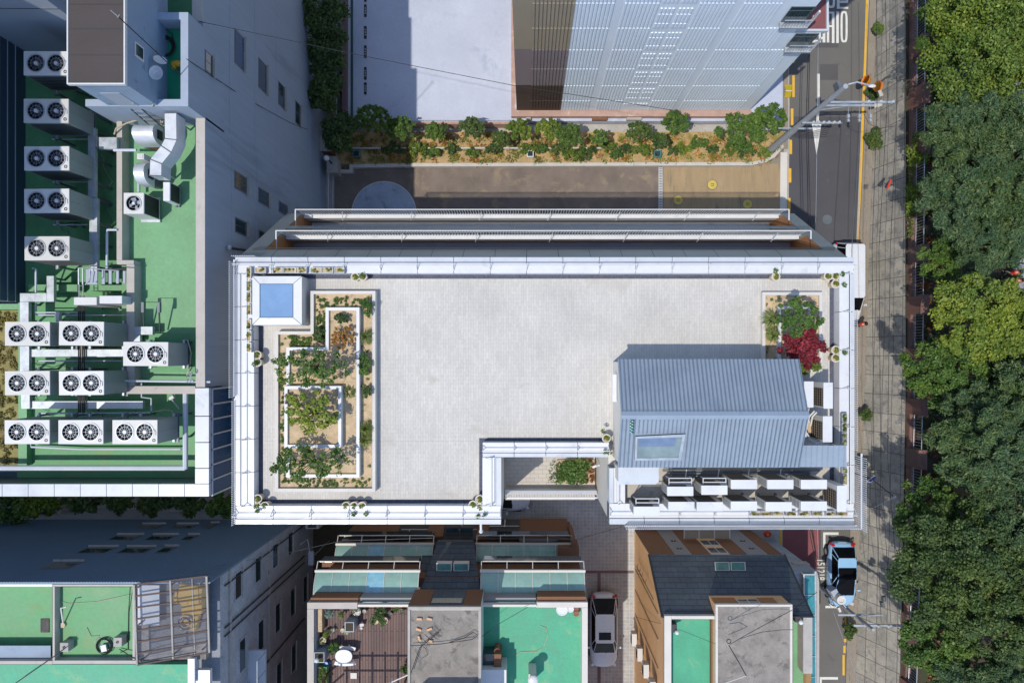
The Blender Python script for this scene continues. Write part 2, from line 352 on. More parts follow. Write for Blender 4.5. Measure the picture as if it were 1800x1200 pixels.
# ---------------------------------------------------------------- materials
MT = dict(
    bark=M('bark', C(120, 98, 78), .9, bmp=.4),
    asphalt_old=M('asphalt_old', C(112, 110, 108), .9, var=.12, vs=.35, fine=30, bmp=.3, stain=C(88, 86, 86), sscale=.9, sth=.6),
    asphalt_new=M('asphalt_new', C(84, 84, 90), .85, var=.16, vs=.4, fine=30, bmp=.3, stain=C(100, 98, 98), sscale=1.3, sth=.6),
    patch=M('asphalt_patch', C(94, 92, 94), .9, var=.1, vs=.6, fine=30, bmp=.3),
    lot=M('lot_surface', C(128, 116, 108), .9, var=.22, vs=.7, fine=18, bmp=.3, stain=C(152, 136, 116), sscale=.8, sth=.53),
    lot_tan=M('lot_tan', C(172, 150, 118), .9, var=.14, vs=.8, fine=18, bmp=.25, stain=C(138, 124, 104), sscale=.7, sth=.55, aniso=(3, .5, 1)),
    concrete=M('concrete', C(182, 178, 172), .85, var=.14, vs=1.2, fine=20, bmp=.15, stain=C(140, 136, 132), sscale=1.1, sth=.6),
    concrete_lt=M('concrete_light', C(222, 218, 212), .85, var=.07, vs=1.0, fine=20, bmp=.1, stain=C(186, 180, 174), sscale=1.6, sth=.66),
    disc=M('turntable', C(170, 184, 204), .75, var=.16, vs=1.0, fine=9, stain=C(120, 132, 150), sscale=1.1, sth=.57),
    paint_white=M('road_white', C(232, 232, 228), .8, var=.08, vs=3, stain=C(150, 148, 146), sscale=4, sth=.66),
    paint_yellow=M('road_yellow', C(236, 186, 62), .8, var=.08, vs=3, stain=C(170, 140, 80), sscale=4, sth=.64),
    court=M('court_coating', C(200, 207, 226), .42, var=.08, vs=.35, fine=5, stain=C(178, 188, 212), sscale=.5, sth=.57),
    green=M('roof_green', C(118, 172, 126), .6, var=.16, vs=.6, fine=9, stain=C(158, 182, 140), sscale=.5, sth=.58),
    green_b=M('roof_green_b', C(100, 164, 112), .6, var=.14, vs=.6, fine=7, stain=C(120, 158, 104), sscale=.8, sth=.56),
    teal=M('roof_teal', C(78, 174, 138), .6, var=.16, vs=.7, fine=9, stain=C(132, 182, 140), sscale=.7, sth=.57),
    wall_grey=M('wall_grey', C(168, 182, 202), .85, var=.08, vs=.25, fine=4, aniso=(1, 1, .12), stain=C(144, 156, 174), sscale=.4, sth=.58),
    coping=M('coping_grey', C(196, 190, 184), .85, var=.08, vs=1.5, fine=20, stain=C(160, 156, 150), sscale=2, sth=.6),
    white=M('white_metal', C(226, 228, 232), .45, var=.05, vs=1.5, fine=9, stain=C(196, 198, 202), sscale=1.1, sth=.6),
    white_b=M('white_metal_b', C(206, 212, 220), .35, .0, var=.05, vs=1.5, fine=9, stain=C(170, 184, 206), sscale=.9, sth=.6),
    offwhite=M('offwhite_paint', C(226, 222, 216), .7, var=.05, vs=1, stain=C(196, 192, 186), sscale=1.2, sth=.64),
    ac=M('ac_cream', C(228, 228, 228), .5, var=.04, vs=2, fine=12, obj=True, stain=C(190, 184, 176), sscale=2.5, sth=.68),
    ac_side=M('ac_side', C(150, 162, 160), .6, var=.06, vs=1.5, obj=True),
    dark=M('dark_metal', C(58, 60, 66), .6, var=.1),
    black=M('black', C(26, 27, 32), .5, var=.1),
    coil=M('coil', C(58, 48, 40), .7, var=.12, vs=3),
    steel=M('galvanised', C(196, 204, 212), .42, .45, var=.12, vs=2.5, fine=12),
    steel_d=M('steel_dark', C(120, 128, 136), .5, .4, var=.12),
    duct=M('duct_sheet', C(224, 230, 238), .4, .3, var=.08, vs=2, fine=12),
    pipe=M('pipe_white', C(206, 214, 226), .5, var=.05),
    cable=M('cable', C(40, 40, 44), .7, var=.1),
    hose=M('hose_tan', C(200, 186, 160), .7, var=.1),
    panel_dark=M('panel_dark_blue', C(74, 92, 116), .45, .1, var=.1, vs=.4),
    panel_grey=M('panel_grey', C(176, 186, 204), .6, var=.05, vs=.5),
    shed_roof=M('shed_roof_felt', C(82, 76, 76), .9, var=.12, vs=1.2, fine=30, bmp=.3, aniso=(.4, 1.5, 1)),
    shed_wall=M('shed_wall', C(150, 172, 200), .6, var=.08, vs=1, stain=C(110, 126, 150), sscale=1.5, sth=.6),
    slope=M('slope_panel', C(150, 158, 158), .5, .2, var=.07, vs=.8),
    wood=M('wood_orange', C(178, 122, 76), .65, var=.16, vs=3, fine=12, aniso=(1, 1, 6)),
    roof_metal=M('roof_blue_metal', C(152, 168, 186), .5, .1, var=.07, vs=.6, fine=6, stain=C(138, 154, 174), sscale=.7, sth=.57),
    glass=GL('glass_dark', C(46, 66, 72)),
    glass_b=M('glass_blue', C(24, 74, 120), .25, var=.25, vs=.5, spec=.3),
    glass_t=GL('glass_teal', C(88, 142, 140), .12),
    soil=M('soil_tan', C(208, 184, 150), .95, var=.18, vs=4, fine=26, bmp=.5, stain=C(150, 120, 88), sscale=3, sth=.56),
    soil_o=M('soil_orange', C(190, 162, 118), .95, var=.22, vs=2, fine=22, bmp=.6, stain=C(150, 134, 70), sscale=1.5, sth=.5),
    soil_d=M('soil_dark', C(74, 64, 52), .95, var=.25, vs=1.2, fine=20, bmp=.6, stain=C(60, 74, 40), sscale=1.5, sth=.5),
    drygrass=M('dry_grass', C(150, 142, 92), .95, var=.25, vs=1.5, fine=26, bmp=.7, stain=C(120, 96, 72), sscale=.9, sth=.56),
    gravel=M('gravel_dark', C(92, 96, 112), .9, var=.4, vs=14, fine=40, bmp=.7),
    brown=M('brown_clad', C(132, 92, 66), .75, var=.14, vs=1.4, fine=12, aniso=(4, 4, .4)),
    brown_coping=M('brown_coping', C(190, 158, 146), .8, var=.12, vs=2, stain=C(220, 200, 184), sscale=1.5, sth=.58),
    kerbstone=M('kerbstone', C(206, 202, 196), .85, var=.1, vs=2, fine=20, stain=C(160, 154, 146), sscale=2, sth=.62),
    red_pave=M('red_pavement', C(140, 84, 86), .85, var=.14, vs=1, fine=20),
    tan_pave=M('tan_pavement', C(150, 140, 128), .9, var=.12, vs=1, fine=16, stain=C(124, 112, 100), sscale=2, sth=.58),
    grey_clad=M('grey_clad', C(150, 152, 158), .7, var=.05),
    rough_conc=M('rough_concrete', C(150, 144, 138), .95, var=.22, vs=1.2, fine=16, bmp=.5, stain=C(116, 112, 108), sscale=1.5, sth=.52),
    orange=M('orange_plastic', C(240, 140, 30), .4, var=.05),
    yellow=M('yellow_plastic', C(236, 208, 40), .5, var=.08),
    red=M('red_cloth', C(220, 62, 44), .7, var=.06),
    skin=M('skin', C(214, 170, 140), .6, var=.03),
    pot=M('pot_cream', C(222, 206, 176), .75, var=.08, vs=4, obj=True),
    pot_d=M('pot_terracotta', C(150, 100, 84), .8, var=.1, vs=4),
    navy=M('navy_cloth', C(40, 44, 60), .8, var=.05),
    blue=M('solar_blue', C(30, 60, 130), .25, var=.1),
    poly=M('polycarbonate', C(150, 190, 182), .22, var=.14, vs=.5, fine=3, coat=.4),
    poly_v=M('sunroom_panel', C(170, 176, 200), .3, var=.1, vs=.5, fine=3),
    yellow_tarp=M('yellow_tarp', C(230, 180, 40), .6, var=.1, vs=2),
    granite=M('car_black', C(14, 14, 18), .3, var=.03, spec=.25),
)
MT['pavers'] = BR('roof_pavers', C(212, 209, 203), C(203, 200, 195), C(184, 181, 177), .34, .105, .006, .5, R(90), var=.1, bmp=.15, stain=C(190, 184, 174), vs=.36, sth=.57)
MT['alley'] = BR('alley_pavers', C(184, 186, 190), C(170, 172, 178), C(206, 202, 194), .24, .24, .018, 0, 0, var=.16, bmp=.3, stain=C(152, 152, 162), vs=.5, sth=.58)
MT['deck'] = BR('deck_planks', C(122, 98, 92), C(104, 84, 82), C(48, 36, 38), 2.4, .145, .012, .37, R(90), var=.14, bmp=.5)
MT['slate'] = BR('slate', C(86, 98, 110), C(78, 90, 104), C(52, 60, 72), .62, .19, .012, .5, 0, var=.18, bmp=.5, stain=C(108, 118, 124), vs=.7, sth=.6)
MT['brick_red'] = BR('brick_red', C(142, 104, 94), C(124, 88, 80), C(116, 96, 90), .3, .12, .015, .5, 0, 'YX', var=.12)
MT['brick_orange'] = BR('brick_orange', C(252, 204, 150), C(246, 196, 142), C(230, 186, 144), .3, .1, .01, .5, 0, 'YZ', var=.08, bmp=.2, stain=C(170, 116, 74), vs=.4, sth=.6)
MT['revet'] = BR('revetment', C(186, 181, 170), C(168, 164, 156), C(104, 98, 92), 1.25, .72, .022, .0, 0, 'YZ', var=.22, bmp=.9, stain=C(126, 126, 128), vs=1.1, sth=.5)
MT['tile_floor'] = BR('terrace_tile', C(206, 198, 188), C(196, 190, 182), C(168, 162, 156), .4, .2, .01, .5, 0, var=.07)
MT['wall_tile'] = BR('wall_tile', C(188, 196, 208), C(176, 186, 200), C(150, 156, 166), .3, .15, .012, .5, 0, 'YZ', var=.2, bmp=.2, stain=C(96, 96, 106), vs=.7, sth=.6)
MT['corr'] = M('corrugated_blue', C(122, 150, 174), .5, .1, var=.06, vs=.4)
F_YG = FOL('leaf_yellow_green', C(122, 146, 62), C(94, 122, 50), C(156, 172, 84))
F_G = FOL('leaf_green', C(100, 134, 64), C(78, 112, 52), C(134, 160, 86))
F_DG = FOL('leaf_dark_green', C(92, 116, 66), C(70, 96, 54), C(126, 146, 86))
F_PINE = FOL('needle_green', C(94, 122, 84), C(72, 104, 76), C(132, 150, 98))
F_RED = FOL('leaf_red', C(160, 48, 66), C(124, 30, 48), C(196, 84, 92))
F_LG = FOL('leaf_light', C(146, 166, 72), C(116, 142, 56), C(178, 188, 96))
F_GOLD = FOL('leaf_gold', C(200, 164, 62), C(176, 132, 60), C(206, 120, 80))
F_PUR = FOL('leaf_purple', C(130, 84, 140), C(100, 70, 110), C(160, 120, 160))
F_WHITE = FOL('petal_white', C(236, 240, 200), C(220, 228, 180), C(244, 246, 230))
F_STRAP = FOL('leaf_strap', C(150, 164, 96), C(120, 140, 74), C(196, 196, 140))

# ---------------------------------------------------------------- ground
def S(name, bm, mat): return bm.build(name, mat, kind='structure')
G0 = .0
S('ground', MB().sheet([(-400, -400), (400, -400), (400, 400), (-400, 400)], -.02), MT['concrete'])
S('back_lane_ground', MB().box(WX(480, 0), WY(300, 0), -.015, WX(1378, 0), WY(150, 0), .0), MT['tan_pave'])
# parking lot behind the pale building
S('parking_lot', MB().psheet([(588, 292), (1166, 292), (1166, 500), (588, 500)], .006), MT['lot'])
S('parking_lot_entrance', MB().psheet([(1166, 288), (1372, 288), (1372, 500), (1166, 500)], .006), MT['lot_tan'])
S('turntable_slab', MB().cyl(WX(675, 0), WY(376, 0), .006, .03, 2.15, n=48), MT['disc'])
S('turntable_rim', MB().ring(WX(675, 0), WY(376, 0), .006, .035, 2.2, 2.15, 48), MT['concrete_lt'])
# alley
S('alley_paving', MB().psheet([(760, 800), (1118, 800), (1118, 1300), (760, 1300)], .006), MT['alley'])
S('alley_band', MB().psheet([(1030, 1002), (1114, 1002), (1114, 1007), (1030, 1007)], .012).psheet([(1050, 1007), (1056, 1007), (1056, 1200), (1050, 1200)], .0125), M('alley_band', C(126, 108, 114), .85))
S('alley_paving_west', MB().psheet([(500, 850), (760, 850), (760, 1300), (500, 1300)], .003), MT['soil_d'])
# road
S('road', MB().psheet([(1385, -200), (1530, -200), (1524, 0), (1514, 205), (1388, 205)], .004), MT['asphalt_old'])
S('road_new_asphalt', MB().psheet([(1388, 205), (1514, 205), (1505, 430), (1495, 800), (1495, 1400), (1372, 1400), (1380, 800), (1386, 400)], .004), MT['asphalt_new'])
S('road_patch', MB().psheet([(1441, 113), (1473, 113), (1473, 141), (1441, 141)], .008).psheet([(1425, 76), (1474, 76), (1474, 84), (1425, 84)], .008), MT['patch'])
S('road_south', MB().psheet([(1441, 925), (1500, 925), (1494, 1400), (1438, 1400)], .008), MT['asphalt_old'])
S('red_crossing', MB().psheet([(1376, 925), (1442, 925), (1442, 1060), (1436, 1060), (1436, 1500), (1376, 1500)], .008), MT['red_pave'])
S('pavement', MB().psheet([(1373, -200), (1386, -200), (1385, 262), (1372, 262)], .1), MT['tan_pave'])
S('driveway_slab', MB().psheet([(1372, 268), (1384, 268), (1383, 372), (1371, 372)], .03), MT['concrete_lt'])
# roadside strip + gutter
gx = [(-100, 1531, 1543), (0, 1529, 1540), (150, 1523, 1537), (330, 1515, 1532), (430, 1510, 1528), (700, 1500, 1519), (1000, 1493, 1509), (1400, 1481, 1498)]
m = MB()
for a, b in zip(gx, gx[1:]):
    m.quad((WX(a[1], .1), WY(a[0], .1), .1), (WX(a[2], .1), WY(a[0], .1), .1), (WX(b[2], .1), WY(b[0], .1), .1), (WX(b[1], .1), WY(b[0], .1), .1))
    m.quad((WX(a[1], .1), WY(a[0], .1), 0), (WX(a[1], .1), WY(a[0], .1), .1), (WX(b[1], .1), WY(b[0], .1), .1), (WX(b[1], .1), WY(b[0], .1), 0))
S('roadside_strip', m, MT['tan_pave'])
m = MB()
for a, b in zip(gx, gx[1:]):
    for f0, f1 in ((.34, .42), (.6, .66)):
        p = [a[1] + (a[2] - a[1]) * f0, a[1] + (a[2] - a[1]) * f1, b[1] + (b[2] - b[1]) * f1, b[1] + (b[2] - b[1]) * f0]
        m.quad((WX(p[0], .1), WY(a[0], .1), .104), (WX(p[1], .1), WY(a[0], .1), .104), (WX(p[2], .1), WY(b[0], .1), .104), (WX(p[3], .1), WY(b[0], .1), .104))
S('gutter', m, MT['rough_conc'])
# markings
def mark(name, polys, mat, z=.012):
    m = MB()
    for p in polys: m.psheet(p, z)
    return S(name, m, mat)
def rc(x0, y0, x1, y1): return [(x0, y0), (x1, y0), (x1, y1), (x0, y1)]
mark('yellow_line', [[(1524, -60), (1528.5, -60), (1523, 100), (1519, 100)], [(1519, 100), (1523, 100), (1518.6, 205), (1514.6, 205)], [(1514.6, 205), (1518.6, 205), (1515, 340), (1511, 340)], [(1511, 340), (1515, 340), (1512.3, 432), (1508.3, 432)]], MT['paint_yellow'], .014)
mark('yellow_dashes', [rc(1393, 97, 1397, 111), rc(1392.6, 133, 1397, 171), rc(1390, 191, 1394.7, 220), rc(1387.6, 246, 1392.3, 271), rc(1386, 296, 1391, 321), rc(1385, 348, 1389.6, 375), rc(1371, 926, 1375, 956)], MT['paint_yellow'])
mark('yellow_dashes_south', [rc(1484.5, 1084, 1488.5, 1100), rc(1483.6, 1122, 1487.5, 1128), rc(1482.4, 1134, 1486.3, 1147), rc(1481, 1150, 1484.8, 1186)], MT['paint_yellow'], .016)
mark('centre_line', [rc(1436.3, 130, 1441, 191), [(1436.3, 191), (1440.5, 191), (1439, 217), (1434.5, 217)], [(1427, 217), (1444, 217), (1435.4, 273)]], MT['paint_white'])
mark('bay_lines', [rc(1447, 935, 1474, 939.5), rc(1447, 939.5, 1451, 962), rc(1451, 1064, 1474, 1068), rc(1441, 1189, 1473, 1193.5), rc(1441, 1193.5, 1444.5, 1240)], MT['paint_white'], .016)
m = MB()
def loopring(m, x0, y0, x1, y1, t, z, n=28, a0=0, a1=360, sq=.5):
    cx, cy, rx, ry = (x0 + x1) / 2, (y0 + y1) / 2, (x1 - x0) / 2, (y1 - y0) / 2
    P = []
    for i in range(n + 1):
        a = R(a0 + (a1 - a0) * i / n); c, s = math.cos(a), math.sin(a)
        f = lambda v: math.copysign(abs(v) ** sq, v)
        P.append(((cx + rx * f(c), cy + ry * f(s)), (cx + (rx - t) * f(c), cy + (ry - t) * f(s))))
    for (a, b), (c, d) in zip(P, P[1:]): m.psheet([a, b, d, c], z)
loopring(m, 1477.5, 20, 1490, 75, 3.6, .0141)
for q in ([1470, 20.5, 1474.4, 76], [1453.4, 21, 1457.6, 75], [1462.3, 24.5, 1466.8, 76], [1457.6, 21, 1466.8, 24.5], [1457.6, 45, 1462.3, 48], [1446, 48.5, 1450.8, 75], [1439.6, 45, 1443, 75], [1443, 45, 1450.8, 48.5],
          [1426.5, 45, 1439.6, 49], [1426.5, 59.4, 1439.6, 64], [1426.5, 70.5, 1439.6, 75], [1471, -8, 1475.8, 12.5], [1471, 12.5, 1491, 16], [1475.8, 1.5, 1491, 5.8], [1487, -12, 1491, 1.5]):
    m.psheet(rc(*q), .014)
loopring(m, 1453.5, -18, 1468, 14.5, 4, .0141)
S('road_lettering', m, MT['paint_white'])
# parking number 151218 painted along the bay, read from the right-hand side
def text(s, name, px, py, z, size, rz, mat, kind='structure', parent=None, sx=1):
    cu = bpy.data.curves.new(name, 'FONT'); cu.body = s; cu.size = size; cu.extrude = .001; cu.offset = .012 * size
    o = bpy.data.objects.new(name, cu); col.objects.link(o)
    dg = bpy.context.evaluated_depsgraph_get(); me = bpy.data.meshes.new_from_object(o.evaluated_get(dg))
    bpy.data.objects.remove(o); me.materials.append(mat)
    q = bpy.data.objects.new(name, me); col.objects.link(q); p = W(px, py, z)
    q.location = p; q.rotation_euler = (0, 0, rz); q.scale = (sx, 1, 1); tag(q, kind=kind); return q
text('151218', 'bay_number', 1436.5, 981, .02, .72, R(-90), MT['paint_white'], sx=.68)
# manholes, drain, grates
for i, (x, y, lab) in enumerate([(1252, 325, 'yellow round manhole cover in full sun on the tan driveway'), (1192, 352, 'yellow manhole cover in shade nearest the drain grate'), (1314, 359, 'yellow manhole cover in shade nearest the driveway mouth')]):
    t = thing('manhole_cover', lab, 'manhole cover', (WX(x, 0), WY(y, 0), 0), 'yellow manhole covers in the lot')
    MB().cyl(WX(x, 0), WY(y, 0), .006, .03, .31, n=28).build('lid', MT['yellow'] if i == 9 else M('manhole_yellow', C(214, 190, 90), .7, var=.1), t)
    MB().ring(WX(x, 0), WY(y, 0), .006, .034, .35, .31, 28).build('rim', MT['steel_d'], t)
    k = MB()
    for a in range(-1, 2):
        for b in (-1, 1): k.obox((WX(x, 0) + a * .08, WY(y, 0) + b * .06, .031), .04, .07, .006)
    k.build('slot', MT['dark'], t)
t = thing('manhole_cover', 'dark iron manhole cover on the black asphalt near the van', 'manhole cover', (WX(1454, 0), WY(386, 0), 0))
MB().cyl(WX(1454, 0), WY(386, 0), .004, .018, .33, n=24).build('lid', MT['steel_d'], t)
m = MB(); x0, x1 = WX(1158.5, 0), WX(1163.5, 0)
t = thing('drain_grate', 'long narrow white drain grate crossing the parking lot', 'drain grate', ((x0 + x1) / 2, WY(330, 0), 0))
y = WY(420, 0)
while y < WY(293, 0): m.box(x0, y, .008, x1, y + .055, .03); y += .11
m.box(x0 - .03, WY(420, 0), .006, x0, WY(293, 0), .034); m.box(x1, WY(420, 0), .006, x1 + .03, WY(293, 0), .034)
m.build('bars', MT['white'], t); MB().box(x0, WY(420, 0), .0, x1, WY(293, 0), .01).build('channel', MT['dark'], t)
t = thing('gutter_grate', 'small square iron grate in the roadside strip by the yellow line', 'drain grate', W(1521, 328, .1))
MB().pbox(1517, 322, 1527, 334, .115, .1).build('frame', MT['rough_conc'], t)
k = MB()
for i in range(5): k.pbox(1518.5 + i * 1.5, 323.5, 1519.3 + i * 1.5, 332.5, .12, .11)
k.build('bars', MT['dark'], t)

# ---------------------------------------------------------------- revetment and park
rv = [(-150, 1543, 1600), (0, 1540, 1598), (150, 1537, 1597), (330, 1532, 1596), (430, 1528, 1595), (700, 1519, 1593), (1000, 1509, 1588), (1150, 1505, 1585), (1400, 1498, 1577)]
ZP = 3.2
m = MB()
for a, b in zip(rv, rv[1:]):
    A0 = W(a[1], a[0], .1); A0.z = .0; B0 = W(b[1], b[0], .1); B0.z = .0
    A1 = Vector((WX(a[2], ZP), A0.y, ZP)); B1 = Vector((WX(b[2], ZP), B0.y, ZP))
    m.quad(A0, A1, B1, B0)
m.build('retaining_wall', MT['revet'], label='long battered wall of weathered concrete blocks between road and park', cat='retaining wall')
S('park_ground', MB().psheet([(1592, -400), (3400, -400), (3400, 1900), (1570, 1900), (1586, 1000), (1592, 700)], ZP), MT['soil_d'])
S('park_path', MB().psheet([(1788, -60), (1900, -60), (1900, 60), (1788, 62), (1770, 30)], ZP + .02).psheet([(1785, 425), (1900, 400), (1900, 520), (1786, 515)], ZP + .02).psheet([(1770, 150), (1900, 120), (1900, 250), (1790, 240)], ZP + .02), M('park_path', C(150, 150, 160), .9, var=.06))
# low brick wall with piers and steel railing
piers = [(-20, 12), (75, 112), (150, 182), (292, 318), (410, 440), (428, 458), (519, 553), (675, 700), (792, 826), (985, 1030)]
fence = thing('park_fence', 'brown brick wall with piers and steel picket railings along the park edge', 'fence', W(1603, 600, ZP))
def bwx(py):
    for a, b in zip(rv, rv[1:]):
        if a[0] <= py <= b[0]: return a[2] + (b[2] - a[2]) * (py - a[0]) / (b[0] - a[0])
    return 1580
m = MB()
for a, b in zip(rv, rv[1:]):
    xa, xb = WX(a[2] + 1, ZP), WX(b[2] + 1, ZP); ya, yb = WY(a[0], .1), WY(b[0], .1)
    ya = ya * (46 - ZP) / 45.9 if False else ya
    m.prism([(xa, ya), (xa + .34, ya), (xb + .34, yb), (xb, yb)], ZP - .1, ZP + .35)
m.build('base_wall', MT['brick_red'], fence)
pl = []
for a, b in [(-150, -130), (60, 88), (145, 180), (240, 270), (335, 368), (430, 458), (519, 551), (612, 640), (702, 730), (792, 824), (985, 1030), (1110, 1140), (1210, 1240)]:
    mid = (a + b) / 2; x = WX(bwx(mid) + 1, ZP); ya, yb = WY(a, 4.7), WY(b, 4.7)
    k = MB().box(x - .04, ya, ZP - .1, x + .42, yb, 4.65); k.build('brick_pier', MT['brick_red'], fence)
    MB().box(x - .07, ya + .04, 4.65, x + .45, yb - .04, 4.73).build('pier_cap', MT['brick_red'], fence)
    pl.append((yb, ya, x))
pl.sort()
for (y0a, y1a, xa), (y0b, y1b, xb) in zip(pl, pl[1:]):
    x = (xa + xb) / 2 + .17; k = MB()
    k.tube([(xa + .17, y1a, 4.6), (xb + .17, y0b, 4.6)], .028, 6); k.tube([(xa + .17, y1a, 3.75), (xb + .17, y0b, 3.75)], .02, 5)
    n = max(2, int((y0b - y1a) / .17))
    for i in range(n):
        y = y1a + (y0b - y1a) * (i + .5) / n; xx = xa + .17 + (xb - xa) * (i + .5) / n
        k.tube([(xx, y, 3.5), (xx, y, 4.6)], .011, 4)
    k.build('railing', MT['steel'], fence)
# ivy on the wall
for px, py, n, lab in [(1610, 262, 500, 'bright green ivy draped over the brick pier below the upper pine'), (1608, 350, 460, 'green ivy clump on the fence between two railings'), (1603, 300, 160, 'thin strip of ivy along the low brick wall')]:
    t = thing('ivy', lab, 'ivy', W(px, py, ZP + .3), 'ivy on the park fence')
    cl = [(*W(px + random.uniform(-8, 14), py + random.uniform(-22, 22), ZP + random.uniform(.5, 1.4)), .35) for _ in range(14)]
    if n < 200: cl = [(*W(1600 + random.uniform(-1, 3), 270 + i * 11, ZP + .35), .2) for i in range(14)]
    leaves('foliage', cl, n * 3, .09, F_YG, t)
# park trees: (name,label,px,py,zc,rx,ry,rz,mat,n,size,k,frac)
PT = [
 ('broadleaf_tree', 'large yellow green broadleaf tree at the upper right edge', 1712, 62, 9.0, 3.4, 4.2, 2.6, F_YG, 11000, .2, 44, .25),
 ('broadleaf_tree', 'sunlit yellow green tree hanging over the upper right corner path', 1776, 112, 8.6, 2.0, 2.2, 2.0, F_YG, 5000, .2, 22, .3),
 ('broadleaf_tree', 'fresh green tree leaning over the railing at the upper fence', 1650, 60, 7.6, 1.3, 2.8, 1.8, F_G, 3600, .2, 18, .32),
 ('flowering_tree', 'tree with white blossom in the upper right corner', 1792, 8, 9.0, 1.5, 1.5, 1.3, F_WHITE, 1100, .16, 14, .32),
 ('pine_tree', 'blue green pine below the yellow green tree at the upper right', 1712, 228, 8.5, 3.0, 2.4, 2.4, F_PINE, 11000, .26, 40, .24),
 ('pine_tree', 'dark pine filling the park between two ivy clumps', 1700, 340, 9.0, 2.7, 2.7, 2.6, F_PINE, 11000, .26, 40, .24),
 ('pine_tree', 'dense dark pine at the right edge above the traffic path', 1778, 300, 9.6, 2.2, 3.2, 2.6, F_PINE, 9000, .26, 34, .26),
 ('pine_tree', 'dark pine beside the grey path with two people', 1730, 425, 8.8, 1.9, 1.8, 2.2, F_PINE, 6500, .26, 26, .27),
 ('broadleaf_tree', 'small mid green tree beside the brick pier above the chartreuse tree', 1648, 462, 7.0, 1.2, 1.4, 1.4, F_G, 3000, .17, 16, .32),
 ('broadleaf_tree', 'bright chartreuse tree in the middle of the park edge', 1718, 560, 9.2, 2.9, 2.4, 2.4, F_LG, 11000, .2, 40, .24),
 ('broadleaf_tree', 'chartreuse tree cut by the right edge of the photo', 1792, 575, 9.0, 1.6, 2.6, 2.2, F_YG, 5500, .2, 22, .28),
 ('broadleaf_tree', 'fresh green tree spreading over the fence at mid height', 1655, 655, 8.2, 2.4, 2.1, 2.0, F_G, 9500, .19, 34, .24),
 ('pine_tree', 'tall blue green pine under the fresh green tree', 1712, 770, 9.6, 2.5, 2.9, 2.8, F_PINE, 12000, .27, 44, .23),
 ('pine_tree', 'dark pine at the right edge beside the tallest pine', 1786, 730, 10.0, 2.0, 3.2, 2.7, F_PINE, 8500, .27, 34, .25),
 ('pine_tree', 'dark pine behind the largest olive green tree', 1772, 890, 9.4, 2.2, 2.6, 2.4, F_PINE, 8500, .27, 34, .25),
 ('broadleaf_tree', 'green tree reaching over the block wall beside the solar panel', 1625, 905, 7.8, 1.9, 2.3, 2.0, F_G, 7500, .17, 28, .26),
 ('broadleaf_tree', 'largest olive green tree filling the lower right of the park', 1675, 1000, 9.6, 3.5, 3.7, 3.0, F_DG, 19000, .19, 60, .2),
 ('broadleaf_tree', 'olive green tree at the lower right edge of the photo', 1778, 1040, 9.6, 2.2, 3.0, 2.6, F_DG, 9500, .19, 34, .24),
 ('broadleaf_tree', 'lighter green tree leaning to the crossarm of the lower utility pole', 1640, 1120, 7.6, 2.3, 1.8, 1.8, F_G, 8000, .18, 28, .25),
 ('pine_tree', 'dark pine in the bottom right corner', 1735, 1185, 8.0, 3.4, 1.9, 2.2, F_PINE, 9500, .27, 36, .22),
 ('broadleaf_tree', 'dark tree in the shade of the fence below the chartreuse tree', 1770, 660, 7.2, 1.7, 1.5, 1.6, F_DG, 4500, .2, 20, .3),
]
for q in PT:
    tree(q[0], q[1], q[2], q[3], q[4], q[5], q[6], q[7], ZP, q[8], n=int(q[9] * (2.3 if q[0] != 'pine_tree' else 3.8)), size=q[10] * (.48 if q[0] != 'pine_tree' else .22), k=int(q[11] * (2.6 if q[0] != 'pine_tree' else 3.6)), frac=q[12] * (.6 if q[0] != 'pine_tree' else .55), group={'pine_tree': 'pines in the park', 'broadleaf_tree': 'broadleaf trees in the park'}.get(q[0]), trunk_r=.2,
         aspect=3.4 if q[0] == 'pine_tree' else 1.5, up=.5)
# leafy ground layer under the park trees
cl = [(*W(random.uniform(1625, 1850), random.uniform(-40, 1240), ZP + .25), random.uniform(.3, .7)) for _ in range(420)]
leaves('undergrowth', cl, 16000, .14, F_DG, None, kind='stuff')
cl = [(*W(random.uniform(1622, 1660), random.uniform(-20, 1240), ZP + .1), random.uniform(.2, .4)) for _ in range(90)]
leaves('fallen_leaves', cl, 2500, .1, FOL('leaf_rust', C(168, 96, 60), C(140, 76, 50), C(180, 130, 80)), None, kind='stuff')
# shrubs that grow from the foot of the wall
for px, py, r, mt, lab in [(1542, 52, .36, F_G, 'small round green plant growing at the foot of the block wall near the top'), (1534, 166, .5, F_DG, 'dark green bush half hidden under the pole crossarm'), (1537, 247, .72, F_DG, 'round dark bush on the block wall below the pole arms'), (1520, 728, .42, F_DG, 'small bush beside the east railing of the pale building'), (1492, 1108, .5, F_DG, 'dark rounded bush next to the dashed yellow line'), (1513, 815, .4, F_DG, 'low dim bush seen through the east pickets')]:
    t = thing('bush', lab, 'bush', W(px, py, .1), 'bushes along the foot of the block wall')
    c = W(px, py, .7); cl = crown_clumps(c, r * .8, r * .95, .4, 12, .4)
    leaves('foliage', cl, 1500, .085, mt, t); MB().tube([(c.x, c.y, .0), (c.x, c.y, .7)], .03, 5).build('stem', MT['bark'], t)
